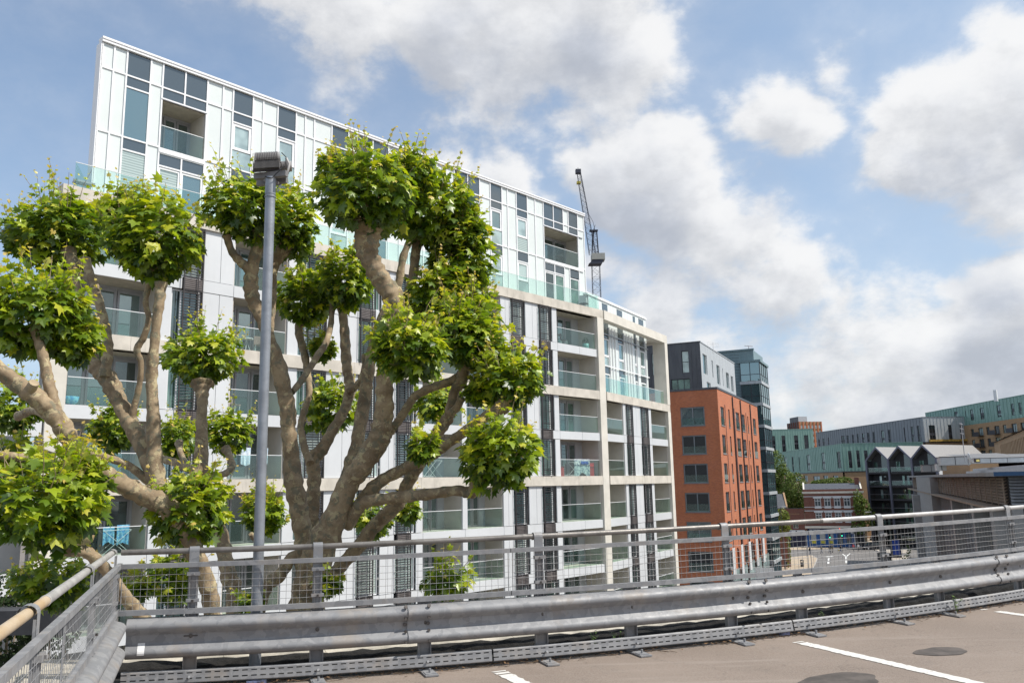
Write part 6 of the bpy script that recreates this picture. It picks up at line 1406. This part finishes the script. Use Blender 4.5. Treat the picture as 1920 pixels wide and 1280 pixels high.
# left: raised garden podium beside the car park
mat('garden_soil', (.10, .085, .06), .95, 0, .3, 2); mat('dark_timber', (.05, .05, .055), .7, 0, .2, 3); mat('patio', (.50, .46, .40), .9, 0, .15, 1.5)
b = MB(); b.box(-26, -9.0, 17, 27, 0, 8.6); b.build('garden_terrace', 'garden_soil', kind='structure')
b = MB(); b.box(-8.95, -1.5, 11.0, 27, 0, 6.0); b.build('patio', 'patio', kind='structure')
far_tree('dark bushy evergreen in the garden below at the far left edge', 12, 1130, 18.5, [(8,1115,38,42),(40,1125,26,26),(-20,1160,30,40),(60,1150,20,22),(20,1200,60,50),(80,1215,50,40),(30,1260,60,40)], .14, 'foliage_dark', 1.2, 9, .06, 'shrub', 'shrub', 8.6)
far_tree('low dark shrub in the garden beside the black planter', 90, 1180, 18.0, [(95,1160,24,22),(130,1190,20,20)], .12, 'foliage_dark', .8, 10, .05, 'shrub', 'shrub', 8.6)
pq = at(5, 1162, 17.5); t = thing('planter', 'long black timber planter in the garden below the left fence', 'planter', (pq.x-1, pq.y, pq.z-.3)); MB().box(0, 2.3, 0, .6, 0, .48).build('box', 'dark_timber', t)
t = thing('garden_screen', 'dark slatted garden screen below the handrail at lower left', 'screen', (-9.5, 17.0, 8.6), R(10)); 
for k in range(9): MB().box(-2.2, 3.4, 0, .04, -2.2+.26*k, -2.0+.26*k).build('slat', 'dark_timber', t)
pq = at(120, 1225, 14.5); t = thing('garden_table', 'pale round garden table on the patio seen through the left mesh', 'table', (pq.x, pq.y, 6.0)); b = MB(); b.lathe([(.55, .70), (.55, .73)], n=20); b.build('table_top', 'panel_white', t); MB().tube([(0, 0, 0), (0, 0, .7)], .04, 8).build('leg', 'frame_grey', t)
# white-lined post and brick strip seen through the mesh: stepping path
b = MB()
for i in range(14):
    for j in range(5): b.box(-7.6+.62*j, -7.6+.62*j+.6, 12+.62*i, 12+.62*i+.6, 6.004, 6.03+.006*((i*3+j) % 3))
b.build('patio_slab', 'paving_pale', kind='stuff', label='pale square slabs laid on the patio below the left fence', category='paving')

# ------------------------------------------------------------------ people (skin-modifier bodies)
mat('skin', (.45, .27, .19), .55); mat('hair_dark', (.03, .02, .015), .6)
CL = {'black': (.015, .015, .018), 'navy': (.02, .03, .08), 'white': (.75, .75, .75), 'red': (.60, .03, .02), 'olive': (.12, .11, .06), 'grey': (.22, .22, .23), 'jeans': (.06, .09, .17), 'orange': (.8, .25, .03), 'pink': (.6, .25, .45)}
for k, c in CL.items(): mat('cloth_'+k, c, .85)
def person(label, x, y, heading, topc, legc, stride=.3, bag=None, h=1.74, z=0.0, bare=False, group=None):
    t = thing('person', label, 'person', (x, y, z), hd(heading), group)
    J = {'pel': (0, 0, .93), 'ch': (.02, 0, 1.30), 'nk': (.03, 0, 1.48), 'hd': (.05, 0, 1.60), 'ht': (.05, 0, 1.70)}
    J['hl'] = (0, .09, .90); J['kl'] = (stride*.55+.04, .09, .50); J['al'] = (stride, .09, .08); J['tl'] = (stride+.15, .09, .03)
    J['hr'] = (0, -.09, .90); J['kr'] = (-stride*.25+.05, -.09, .50); J['ar'] = (-stride, -.09, .10); J['tr'] = (-stride+.14, -.09, .03)
    J['sl'] = (.02, .18, 1.42); J['el'] = (-stride*.3, .23, 1.14); J['wl'] = (-stride*.3+.10, .22, .90); J['fl'] = (-stride*.3+.14, .22, .81)
    J['sr'] = (.02, -.18, 1.42); J['er'] = (stride*.3, -.23, 1.14); J['wr'] = (stride*.5+.10, -.22, .93); J['fr'] = (stride*.5+.16, -.22, .85)
    E = ['pel-ch', 'ch-nk', 'nk-hd', 'hd-ht', 'pel-hl', 'hl-kl', 'kl-al', 'al-tl', 'pel-hr', 'hr-kr', 'kr-ar', 'ar-tr', 'ch-sl', 'sl-el', 'el-wl', 'wl-fl', 'ch-sr', 'sr-er', 'er-wr', 'wr-fr']
    rad = {'pel': .14, 'ch': .155, 'nk': .058, 'hd': .095, 'ht': .07, 'hl': .095, 'hr': .095, 'kl': .062, 'kr': .062, 'al': .045, 'ar': .045, 'tl': .035, 'tr': .035, 'sl': .06, 'sr': .06, 'el': .043, 'er': .043, 'wl': .03, 'wr': .03, 'fl': .03, 'fr': .03}
    ks = list(J); s = h/1.74; me = bpy.data.meshes.new('body'); me.from_pydata([tuple(c*s for c in J[k]) for k in ks], [tuple(ks.index(q) for q in e.split('-')) for e in E], [])
    o = bpy.data.objects.new('body', me); COL.objects.link(o); md = o.modifiers.new('s', 'SKIN'); o.modifiers.new('u', 'SUBSURF').levels = 1
    for i, k in enumerate(ks): me.skin_vertices[0].data[i].radius = (rad[k]*s, rad[k]*s*(1.0 if k not in ('pel', 'ch') else 1.0))
    me.skin_vertices[0].data[0].use_root = True
    dg = bpy.context.evaluated_depsgraph_get(); dg.update(); m2 = bpy.data.meshes.new_from_object(o.evaluated_get(dg)); bpy.data.objects.remove(o)
    m2.materials.clear()
    for q in ('skin', 'cloth_'+topc, 'cloth_'+legc, 'cloth_black'): m2.materials.append(MATS[q])
    for p in m2.polygons:
        c = p.center; zz = c.z/s; p.use_smooth = True
        p.material_index = 0 if zz > 1.47 else (1 if zz > .95 and not (abs(c.y)/s > .17 and zz < .93) else (0 if (zz > .74 and abs(c.y)/s > .17) else (2 if zz > .10 else 3)))
        if bare and zz < .6 and zz > .1: p.material_index = 0
    o = bpy.data.objects.new('body', m2); COL.objects.link(o); o.parent = t
    b = MB(); b.lathe([(.03, .09), (.075, .075), (.100, .02), (.098, -.03), (.06, -.07)], (J['hd'][0]*s-.018, 0, 1.63*s), 10); b.build('hair', 'hair_dark', t)
    if bag:
        q = J['fr']; b = MB(); b.cbox((q[0]*s, q[1]*s-.04, q[2]*s-.24), .30, .10, .32); b.tube([(q[0]*s-.1, q[1]*s-.04, q[2]*s-.08), (q[0]*s, q[1]*s-.03, q[2]*s), (q[0]*s+.1, q[1]*s-.04, q[2]*s-.08)], .01, 4)
        tag(b.build('carrier_bag', bag, None, (x, y, z), hd(heading)), 'yellow orange carrier bag held by the striding person crossing the road' if bag == 'lamp_yellow' else 'bag held by a walker', 'bag')
    return t
def walker(px, py, *a, **k): x, y = gp(px, py); return person(a[0], x, y, *a[1:], **k)
G_ = 'people crossing the road by the blue shopfront'
walker(1541, 1037.5, 'person in a dark olive jacket striding left across the road, leftmost of the walkers', 262, 'olive', 'jeans', .34, group=G_)
walker(1556, 1036, 'person in black with white sleeves walking left, second of the walkers', 262, 'black', 'jeans', .30, group=G_)
walker(1561, 1035.8, 'person in brown close behind the second walker on the road', 262, 'olive', 'black', .12, group=G_)
walker(1577, 1036, 'person in a dark coat striding left with an orange carrier bag', 262, 'black', 'jeans', .36, bag='lamp_yellow', group=G_)
walker(1601, 1033, 'person in a bright red jacket standing with a bicycle by the kerb', 250, 'red', 'black', .16, group=G_)
walker(1610, 1033, 'person in a white top standing right of the red jacketed cyclist', 200, 'white', 'black', .12, group=G_)
walker(1519, 1040, 'person in light jeans walking behind the lamp column near the left bicycle', 80, 'black', 'jeans', .25)
walker(1456, 1070, 'person in dark clothes leaning forward beside the small round sign', 100, 'navy', 'black', .2)
walker(1475, 1068, 'person in a black top and bare legs walking beside the ivy column', 20, 'black', 'black', .22, bare=True)
# bicycles
mat('tyre', (.01, .01, .01), .8)
def bicycle(px, py, H, lab, frame='frame_white'):
    x, y = gp(px, py); t = thing('bicycle', lab, 'bicycle', (x, y, 0), hd(H))
    for wx in (-.52, .52):
        pts = [(wx+.33*math.cos(a), 0, .34+.33*math.sin(a)) for a in [2*math.pi*k/16 for k in range(17)]]; b = MB(); b.tube(pts, .02, 5, cap=False); o = b.build('wheel', 'tyre', t)
        b = MB(); [b.tube([(wx, 0, .34), (wx+.32*math.cos(a), 0, .34+.32*math.sin(a))], .003, 3, cap=False) for a in [math.pi*k/6 for k in range(12)]]; b.build('spoke', 'frame_grey', o, kind='stuff')
    b = MB(); A = (-.52, 0, .34); B2 = (-.1, 0, .30); S_ = (-.22, 0, .85); Hh = (.36, 0, .88); Fk = (.52, 0, .34)
    for p, q in ((A, B2), (B2, S_), (S_, A), (S_, Hh), (B2, Hh), (Hh, Fk)): b.tube([p, q], .018, 5)
    b.build('frame', frame, t); b = MB(); b.cbox((-.24, 0, .92), .25, .14, .06); b.build('saddle', 'tyre', t); b = MB(); b.tube([(.34, -.26, .98), (.36, 0, .96), (.34, .26, .98)], .015, 5); b.build('handlebar', 'tyre', t)
bicycle(1511, 1031, 95, 'bicycle standing side on in front of the navy shopfront'); bicycle(1594, 1029, 95, 'bicycle beside the red jacketed person at the kerb')
# lamp columns, bollards, bins, signals
mat('street_metal', (.07, .07, .075), .5, .3, .05); mat('signal_green', (.0, .5, .25), .4, emis=((.05, 1, .55), 2.5)); mat('signal_red', (.6, .02, .02), .4, emis=((1, .08, .05), 2.5))
def column(px, py, H, lab, arm=0.0, m='street_metal', r_=.07, name='street_lamp', cat='street lamp', head=True):
    x, y = gp(px, py); t = thing(name, lab, cat, (x, y, 0)); b = MB(); b.tube([(0, 0, 0), (0, 0, H*.3), (0, 0, H)], [r_*1.4, r_, r_*.7], 8); b.build('column', m, t)
    if arm: MB().tube([(0, 0, H), (arm, 0, H+.05)], .05, 6).build('arm', 'frame_grey', t)
    if head: MB().cbox((arm, 0, H+.02), .8, .28, .12).build('lamp_head', 'panel_grey', t)
    return t
column(1472, 1068, 11.3, 'street lamp column rising in front of the ivy covered wall', .6)
column(1640, 1032, 8.6, 'slim street lamp column in front of the gabled houses', -.9)
column(1622, 1012, 10.0, 'tall dark lamp column between the trees and gabled houses', 0)
def signal(px, py, H, lab, reds, greens, w_=.32):
    x, y = gp(px, py); t = thing('traffic_light', lab, 'traffic light', (x, y, 0)); MB().tube([(0, 0, 0), (0, 0, H)], .06, 8).build('pole', 'street_metal', t)
    b = MB(); b.cbox((0, -.1, H-.45), w_, .22, .95); o = b.build('signal_head', 'street_metal', t)
    for k, (on, m) in enumerate(((reds, 'signal_red'), (False, None), (greens, 'signal_green'))):
        b = MB(); b.tube([(0, -.20, H-.15-.3*k), (0, -.26, H-.15-.3*k)], .11, 10); b.build('lens', m if on else 'tyre', o)
    return t
signal(1558, 1038, 4.3, 'traffic light showing green, left of the pair by the blue shopfront', False, True)
signal(1577, 1031, 5.0, 'traffic light showing red beside the blue shopfront', True, False)
signal(1580.5, 1034, 4.3, 'traffic light showing green just right of the red one', False, True)
signal(1606, 1030, 4.6, 'unlit black traffic light in front of the shop doorway', False, False, .7)
signal(1627, 1022, 4.4, 'unlit dark traffic light right of the shop building', False, False)
signal(1496.5, 1043, 5.4, 'traffic light seen from behind in front of the navy shopfront', False, False, .25)
x, y = gp(1504.5, 1063); t = thing('litter_bin', 'black cylindrical litter bin on the beige pavement', 'litter bin', (x, y, .12)); b = MB(); b.lathe([(.30, 0), (.32, .06), (.32, .80), (.33, .82)], n=14); b.build('body', 'street_metal', t); b = MB(); b.lathe([(.33, 1.05), (.36, 1.10), (.30, 1.24), (.05, 1.28)], n=14); b.box(-.3, -.24, -.05, .05, .82, 1.06); b.box(.24, .3, -.05, .05, .82, 1.06); b.build('lid', 'street_metal', t)
mat('bin_blue', (.015, .05, .28), .5)
x, y = gp(1681, 1046); t = thing('advert_panel', 'tall blue advertising panel standing on the pavement near the louvred building', 'advertising panel', (x, y, .12), R(-8)); MB().box(-1.0, 1.0, -.25, .25, 0, 3.6).build('casing', 'street_metal', t); MB().box(-.65, .75, -.28, -.255, .6, 3.5).build('blue_poster', 'bin_blue', t)
x, y = gp(1459, 1075); t = thing('round_sign', 'small square sign with a dark ring symbol on a post', 'sign', (x, y, 0)); MB().tube([(0, 0, 0), (0, 0, 4.2)], .05, 8).build('pole', 'frame_grey', t); mat('sign_brown', (.30, .16, .13), .6); MB().cbox((0, -.06, 3.6), .95, .04, .95).build('plate', 'panel_white', t)
b = MB(); pts = [(.28*math.cos(a), -.10, 3.6+.28*math.sin(a)) for a in [2*math.pi*k/16 for k in range(17)]]; b.tube(pts, .06, 5, cap=False); b.build('ring', 'sign_brown', t)
# bollard like boxes and cabinet
for px, py, lab in ((1693-25, 1052, 'black utility cabinet beside the blue advertising panel'), (1650, 1050, 'black utility cabinet left of the fence post')):
    x, y = gp(px, py); t = thing('utility_cabinet', lab, 'cabinet', (x, y, .12)); MB().box(-.35, .35, -.25, .25, 0, 1.3).build('casing', 'street_metal', t); MB().box(-.38, .38, -.28, .28, 1.3, 1.36).build('lid', 'street_metal', t)
# two line banner on a low wall, escalator style stair with yellow rail
q0 = at(1396, 1063, 96); q1 = at(1451, 1063, 96); t = thing('banner_sign', 'white two line banner reading GET IN LANE beside the brick block', 'sign', (q0.x, q0.y, q0.z-2.9), math.atan2(q1.y-q0.y, q1.x-q0.x)); wB = (q1-q0).xy.length
MB().box(0, wB, 0, .08, 1.62, 2.72+.1).build('upper_board', 'panel_white', t); MB().box(0, wB, 0, .08, .45, 1.55).build('lower_board', 'panel_white', t); MB().box(.1, .2, .09, .2, -6.5, 2.6).build('leg', 'frame_grey', t); MB().box(wB-.2, wB-.1, .09, .2, -6.5, 2.6).build('leg', 'frame_grey', t)
text_mesh('lettering', 'WANT TO BE IN TURN?', .36, 'frame_dark', t, (wB/2, -.02, 2.2), (R(90), 0, 0), .004); text_mesh('lettering', 'GET IN LANE', .55, 'frame_dark', t, (wB/2-.1, -.02, 1.0), (R(90), 0, 0), .004)
mat('rail_yellow', (.75, .45, .02), .5)
def P_(px, py, Y): return at(px, py, Y)
t = thing('outdoor_staircase', 'covered outdoor staircase with a yellow handrail beside the brick block', 'staircase', tuple(P_(1420, 1060, 112))); org = t.location
b = MB(); b.tube([P_(1402, 1062, 110)-org, P_(1443, 1026, 118)-org], .28, 6); b.build('stringer', 'frame_grey', t); b = MB(); b.tube([P_(1412, 1058, 108)-org, P_(1437, 1037, 114)-org], .16, 6); b.build('handrail', 'rail_yellow', t)
b = MB(); b.tube([P_(1404, 1054, 110)-org, P_(1436, 1028, 117)-org, P_(1442, 1024, 118)-org, P_(1446, 1028, 118)-org], .09, 6); b.build('glass_rail', 'panel_grey', t)
for k in range(10):
    p = P_(1405+k*3.9, 1062-k*3.5, 111+k*.7)-org; MB().cbox(p+Vector((0, 0, -.5)), .6, 1.8, .1).build('tread', 'concrete_grey', t)
q = P_(1448, 1062, 128); t = thing('orange_board', 'orange site board standing by the kiosk near the pavement', 'board', (q.x, q.y, 0)); MB().box(-.9, .9, -.1, .1, 0, 3.4).build('panel', 'rail_yellow', t)
q = gp(1462, 1064); t = thing('kiosk', 'grey kiosk with a flat pale canopy beside the ivy', 'kiosk', (q[0], q[1]+6, 0)); MB().box(-3.6, 3.0, 0, 4, 0, 5.2).build('body', 'dark_wall', t); MB().box(1.0, 3.2, -.3, 4, 0, 5.0).build('side_panel', 'concrete_grey', t); MB().box(-5.5, 3.4, -1.2, 4.4, 5.9, 6.5).build('canopy', 'panel_grey', t)
# cars
def car(px, py, H, lab, paint, big=1.0):
    x, y = gp(px, py); t = thing('car', lab, 'car', (x, y, 0), hd(H)); L = 4.4*big; W_ = 1.8; h = 1.5*big
    pr = [(-L/2, .35), (-L/2+.05, .75), (-L/2+.25, .95), (-L*.26, h*.97), (L*.10, h), (L*.27, .98), (L/2-.1, .78), (L/2, .40), (L/2-.1, .28), (-L/2+.1, .28)]
    b = MB(); b.prism(pr, -W_/2, W_/2, 'y'); o = b.build('body', paint, t); md = o.modifiers.new('b', 'BEVEL'); md.width = .12; md.segments = 3
    g_ = MB()
    for e in (-1, 1): g_.add([(-L*.30, e*(W_/2+.006), .98), (-L*.23, e*(W_/2+.006), h*.92), (L*.08, e*(W_/2+.006), h*.93), (L*.22, e*(W_/2+.006), 1.0)], [(0, 1, 2, 3) if e < 0 else (3, 2, 1, 0)])
    g_.build('side_window', 'glass_dark', t); g_ = MB(); g_.add([(L*.12, -W_*.42, h-.02), (L*.12, W_*.42, h-.02), (L*.275, W_*.45, 1.02), (L*.275, -W_*.45, 1.02)], [(0, 1, 2, 3)]); g_.build('windscreen', 'glass_dark', t)
    for sx in (-1, 1):
        for e in (-1, 1):
            b = MB(); b.tube([(sx*L*.31, e*(W_/2-.14), .33), (sx*L*.31, e*(W_/2+.02), .33)], .33, 16); o = b.build('wheel', 'tyre', t); b = MB(); b.tube([(sx*L*.31, e*(W_/2+.021), .33), (sx*L*.31, e*(W_/2+.03), .33)], .2, 12); b.build('rim', 'panel_grey', o)
    for e in (-1, 1): MB().cbox((L/2-.06, e*W_*.36, .68), .12, .34, .14).build('headlight', 'panel_white', t); MB().cbox((-L/2+.05, e*W_*.38, .78), .1, .28, .16).build('tail_light', 'signal_red_off', t)
mat('signal_red_off', (.45, .02, .02), .3)
mat('car_dark', (.03, .033, .045), .25, .3, 0, spec=.8); mat('car_black', (.012, .012, .014), .25, .2, 0, spec=.8)
car(1636, 1029.5, 262, 'dark grey hatchback waiting by the kerb, partly behind the fence post', 'car_dark', 1.1)
car(1681, 1022, 262, 'black large car behind the blue advertising panel', 'car_black', 1.25)
car(1642, 1013, 220, 'small dark car turning beyond the hatchback', 'car_black', .95)

# ------------------------------------------------------------------ things on the balconies of the white block
D1 = Vector((s1, c1)); N1_ = Vector((c1, -s1))
def bp(px, py, off): # a pixel on a vertical plane set back 'off' metres behind the first facade
    P = (P0.x-N1_.x*off, P0.y-N1_.y*off); u, z = pl(px, py, P, HA); return u, z
def bloc(u, off, z): return Vector((P0.x+D1.x*u-N1_.x*off, P0.y+D1.y*u-N1_.y*off, z))
def item(name, lab, cat, u, off, z): return thing(name, lab, cat, tuple(bloc(u, off, z)), hd(HA))
mat('seat_brown', (.30, .22, .19), .7); mat('towel_blue', (.05, .25, .55), .9, 0, 0, col2=(.3, .6, .7), vscale=9); mat('towel_pattern', (.65, .68, .66), .9, 0, 0, 7, col2=(.12, .16, .25)); mat('box_red', (.45, .03, .03), .6); mat('box_blue', (.02, .08, .35), .6); mat('shirt_blue', (.45, .58, .72), .9, 0, 0, col2=(.75, .8, .85), vscale=12)
mat('pot_teal', (.22, .42, .42), .4); mat('wicker', (.42, .24, .12), .8, 0, .3, 30)
def chair(lab, u, off, z, m='seat_brown', turn=0):
    t = item('chair', lab, 'chair', u, off, z); t.rotation_euler[2] += turn
    MB().box(-.23, .23, -.22, .22, .42, .47).build('seat', m, t); MB().box(-.23, .23, .20, .25, .48, .92).build('backrest', m, t)
    for x in (-.2, .18):
        for y in (-.19, .17): MB().box(x, x+.03, y, y+.03, 0, .42).build('leg', 'frame_white', t)
def table(lab, u, off, z, m='frame_dark', h=.72, w_=.35, leg='frame_dark'):
    t = item('table', lab, 'table', u, off, z); b = MB(); b.lathe([(w_, h-.03), (w_, h)], n=16); b.build('table_top', m, t)
    for a in range(3): MB().tube([(.04, 0, h-.04), (.28*math.cos(a*2.1), .28*math.sin(a*2.1), 0)], .014, 5).build('leg', leg, t)
zB = FL[2]; u_, _ = bp(445, 655, .7)
chair('brown shell chair on the balcony behind the lamp post, left of the table', -28.1, .75, zB, turn=.6); chair('brown shell chair on the balcony behind the lamp post, right of the table', -26.8, .7, zB, turn=-.4); table('small white table between two brown balcony chairs', -27.4, .9, zB, 'frame_white', leg='frame_white')
table('small dark bistro table on the topmost right balcony of the lower floors', -4.2, .7, FL[1]); chair('dark folding chair beside the bistro table on the top balcony', -3.4, .7, FL[1], 'frame_dark', .5)
t = item('plant_pot', 'round clipped bush in a pale teal pot on the top balcony', 'potted plant', -1.15, .55, FL[1]); b = MB(); b.lathe([(.14, 0), (.22, .02), (.24, .42), (.20, .42)], n=14); b.build('pot', 'pot_teal', t); leafmass(t, t.location, [(tuple(t.location+Vector((0, 0, .62))), .26, .26, .24)], .06, 'foliage_dark', 1.0, 3)
table('round black table in the upper right loggia', -1.9, .75-1.5+1.5+1.3, 31.98); table('low dark table on the upper right terrace by the end glass', -1.0, .7, 28.62, h=.45)
t = item('garden_stool', 'grey stool with thin legs at the left end of the roof terrace', 'stool', bp(157, 345, .9)[0], .9, 28.62); b = MB(); b.box(-.38, .38, -.22, .22, .52, .60); b.box(-.36, .36, .14, .2, .60, .72); b.build('seat', 'frame_grey', t)
for x in (-.26, .24):
    for y in (-.14, .12): MB().box(x, x+.02, y, y+.02, 0, .52).build('leg', 'frame_grey', t)
def rack(lab, u, off, z, w_=1.0, m='frame_white'):
    t = item('drying_rack', lab, 'clothes airer', u, off, z)
    for y in (-.25, .25):
        MB().tube([(-w_/2, y, 0), (w_/2, y, .95)], .012, 4).build('leg', m, t); MB().tube([(w_/2, y, 0), (-w_/2, y, .95)], .012, 4).build('leg', m, t)
    for k in range(5): MB().tube([(-w_/2, -.25+.125*k, .95), (w_/2, -.25+.125*k, .95)], .008, 4).build('rail', m, t)
def cloth(lab, u, off, z, w_, h, m, drop=.0, name='towel', cat='towel', seed=0):
    t = item(name, lab, cat, u, off, z); r = random.Random(seed); b = MB(); n = 10; vs = []
    for i in range(n+1):
        x = -w_/2+w_*i/n
        for k in range(4): vs.append((x, -.03*math.sin(i*1.4+seed)*k/2-.03, -h*k/3-(drop*abs(i/n-.5))*k/3))
    b.add(vs, [(i*4+k, i*4+k+1, i*4+k+5, i*4+k+4) for i in range(n) for k in range(3)]); b.build('cloth', m, t)
rack('white folding airer on the balcony behind the middle tree limbs', -15.6, .75, FL[4]); rack('airer hung with washing on the low left balcony behind the leaves', -33.0, .75, FL[5], 1.1)
cloth('turquoise towel hanging on the low left balcony airer', -33.3, .7, FL[5]+1.1, .45, .6, 'towel_blue', .3, seed=1); cloth('blue patterned towel hanging beside the turquoise one', -32.75, .65, FL[5]+1.15, .5, .7, 'towel_blue', .25, seed=2)
t = item('folding_chair', 'wicker chair on the low left balcony beside the airer', 'chair', -34.3, .7, FL[5]); b = MB(); b.lathe([(.10, .42), (.30, .46), (.42, .62), (.45, .80)], n=14); b.build('seat', 'wicker', t)
for a in range(4): MB().tube([(.1*math.cos(a*1.57), .1*math.sin(a*1.57), .43), (.28*math.cos(a*1.57+.7), .28*math.sin(a*1.57+.7), 0)], .012, 4).build('leg', 'frame_grey', t)
cloth('blue striped shirt hanging behind the lamp post', -27.4, .55, FL[4]+1.45, .5, .85, 'shirt_blue', -.2, 'shirt', 'shirt', 3); cloth('pale striped shirt hanging just right of the lamp post', -26.5, .55, FL[4]+1.45, .5, .85, 'shirt_blue', -.2, 'shirt', 'shirt', 4)
rack('airer under the draped bedsheet on the right hand balcony', -2.4, .75, FL[4], 1.3); cloth('patterned bedsheet draped over an airer on the right hand balcony', -2.3, .35, FL[4]+1.15, 1.7, .9, 'towel_pattern', .9, 'bedsheet', 'bedsheet', 5)
cloth('blue cloth lying over the patterned bedsheet', -2.1, .30, FL[4]+1.0, .8, .22, 'box_blue', 0, 'cloth', 'cloth', 6)
for lab, u, m, w_, h in (('red storage box at the left of the bedsheet balcony', -4.4, 'box_red', .45, .62), ('small blue box at the left corner of the bedsheet balcony', -4.8, 'box_blue', .2, .3), ('red storage box at the right of the bedsheet balcony', -1.1, 'box_red', .5, .85)):
    t = item('storage_box', lab, 'box', u, .6, FL[4]); MB().box(-w_/2, w_/2, -.2, .2, 0, h).build('box', m, t); MB().box(-w_/2-.02, w_/2+.02, -.22, .22, h+.002, h+.04).build('lid', m, t)
t = item('blue_bowl', 'blue and white ceramic planter bowl on the left balcony', 'planter', -35.2, .4, FL[3]); b = MB(); b.lathe([(.12, 0), (.26, .12), (.30, .34), (.26, .34)], n=14); b.build('bowl', 'towel_blue', t)
for lab, u, z in (('dark potted chair and plants on the lower middle balcony, left one', -12.6, FL[6]), ('slatted wooden chair on the balcony behind the lamp post', -28.0, FL[3])): chair(lab, u, .7, z, 'frame_dark' if u > -20 else 'seat_brown', .5)
table('small table on the balcony left of the fence post', -16.0, .8, FL[5])
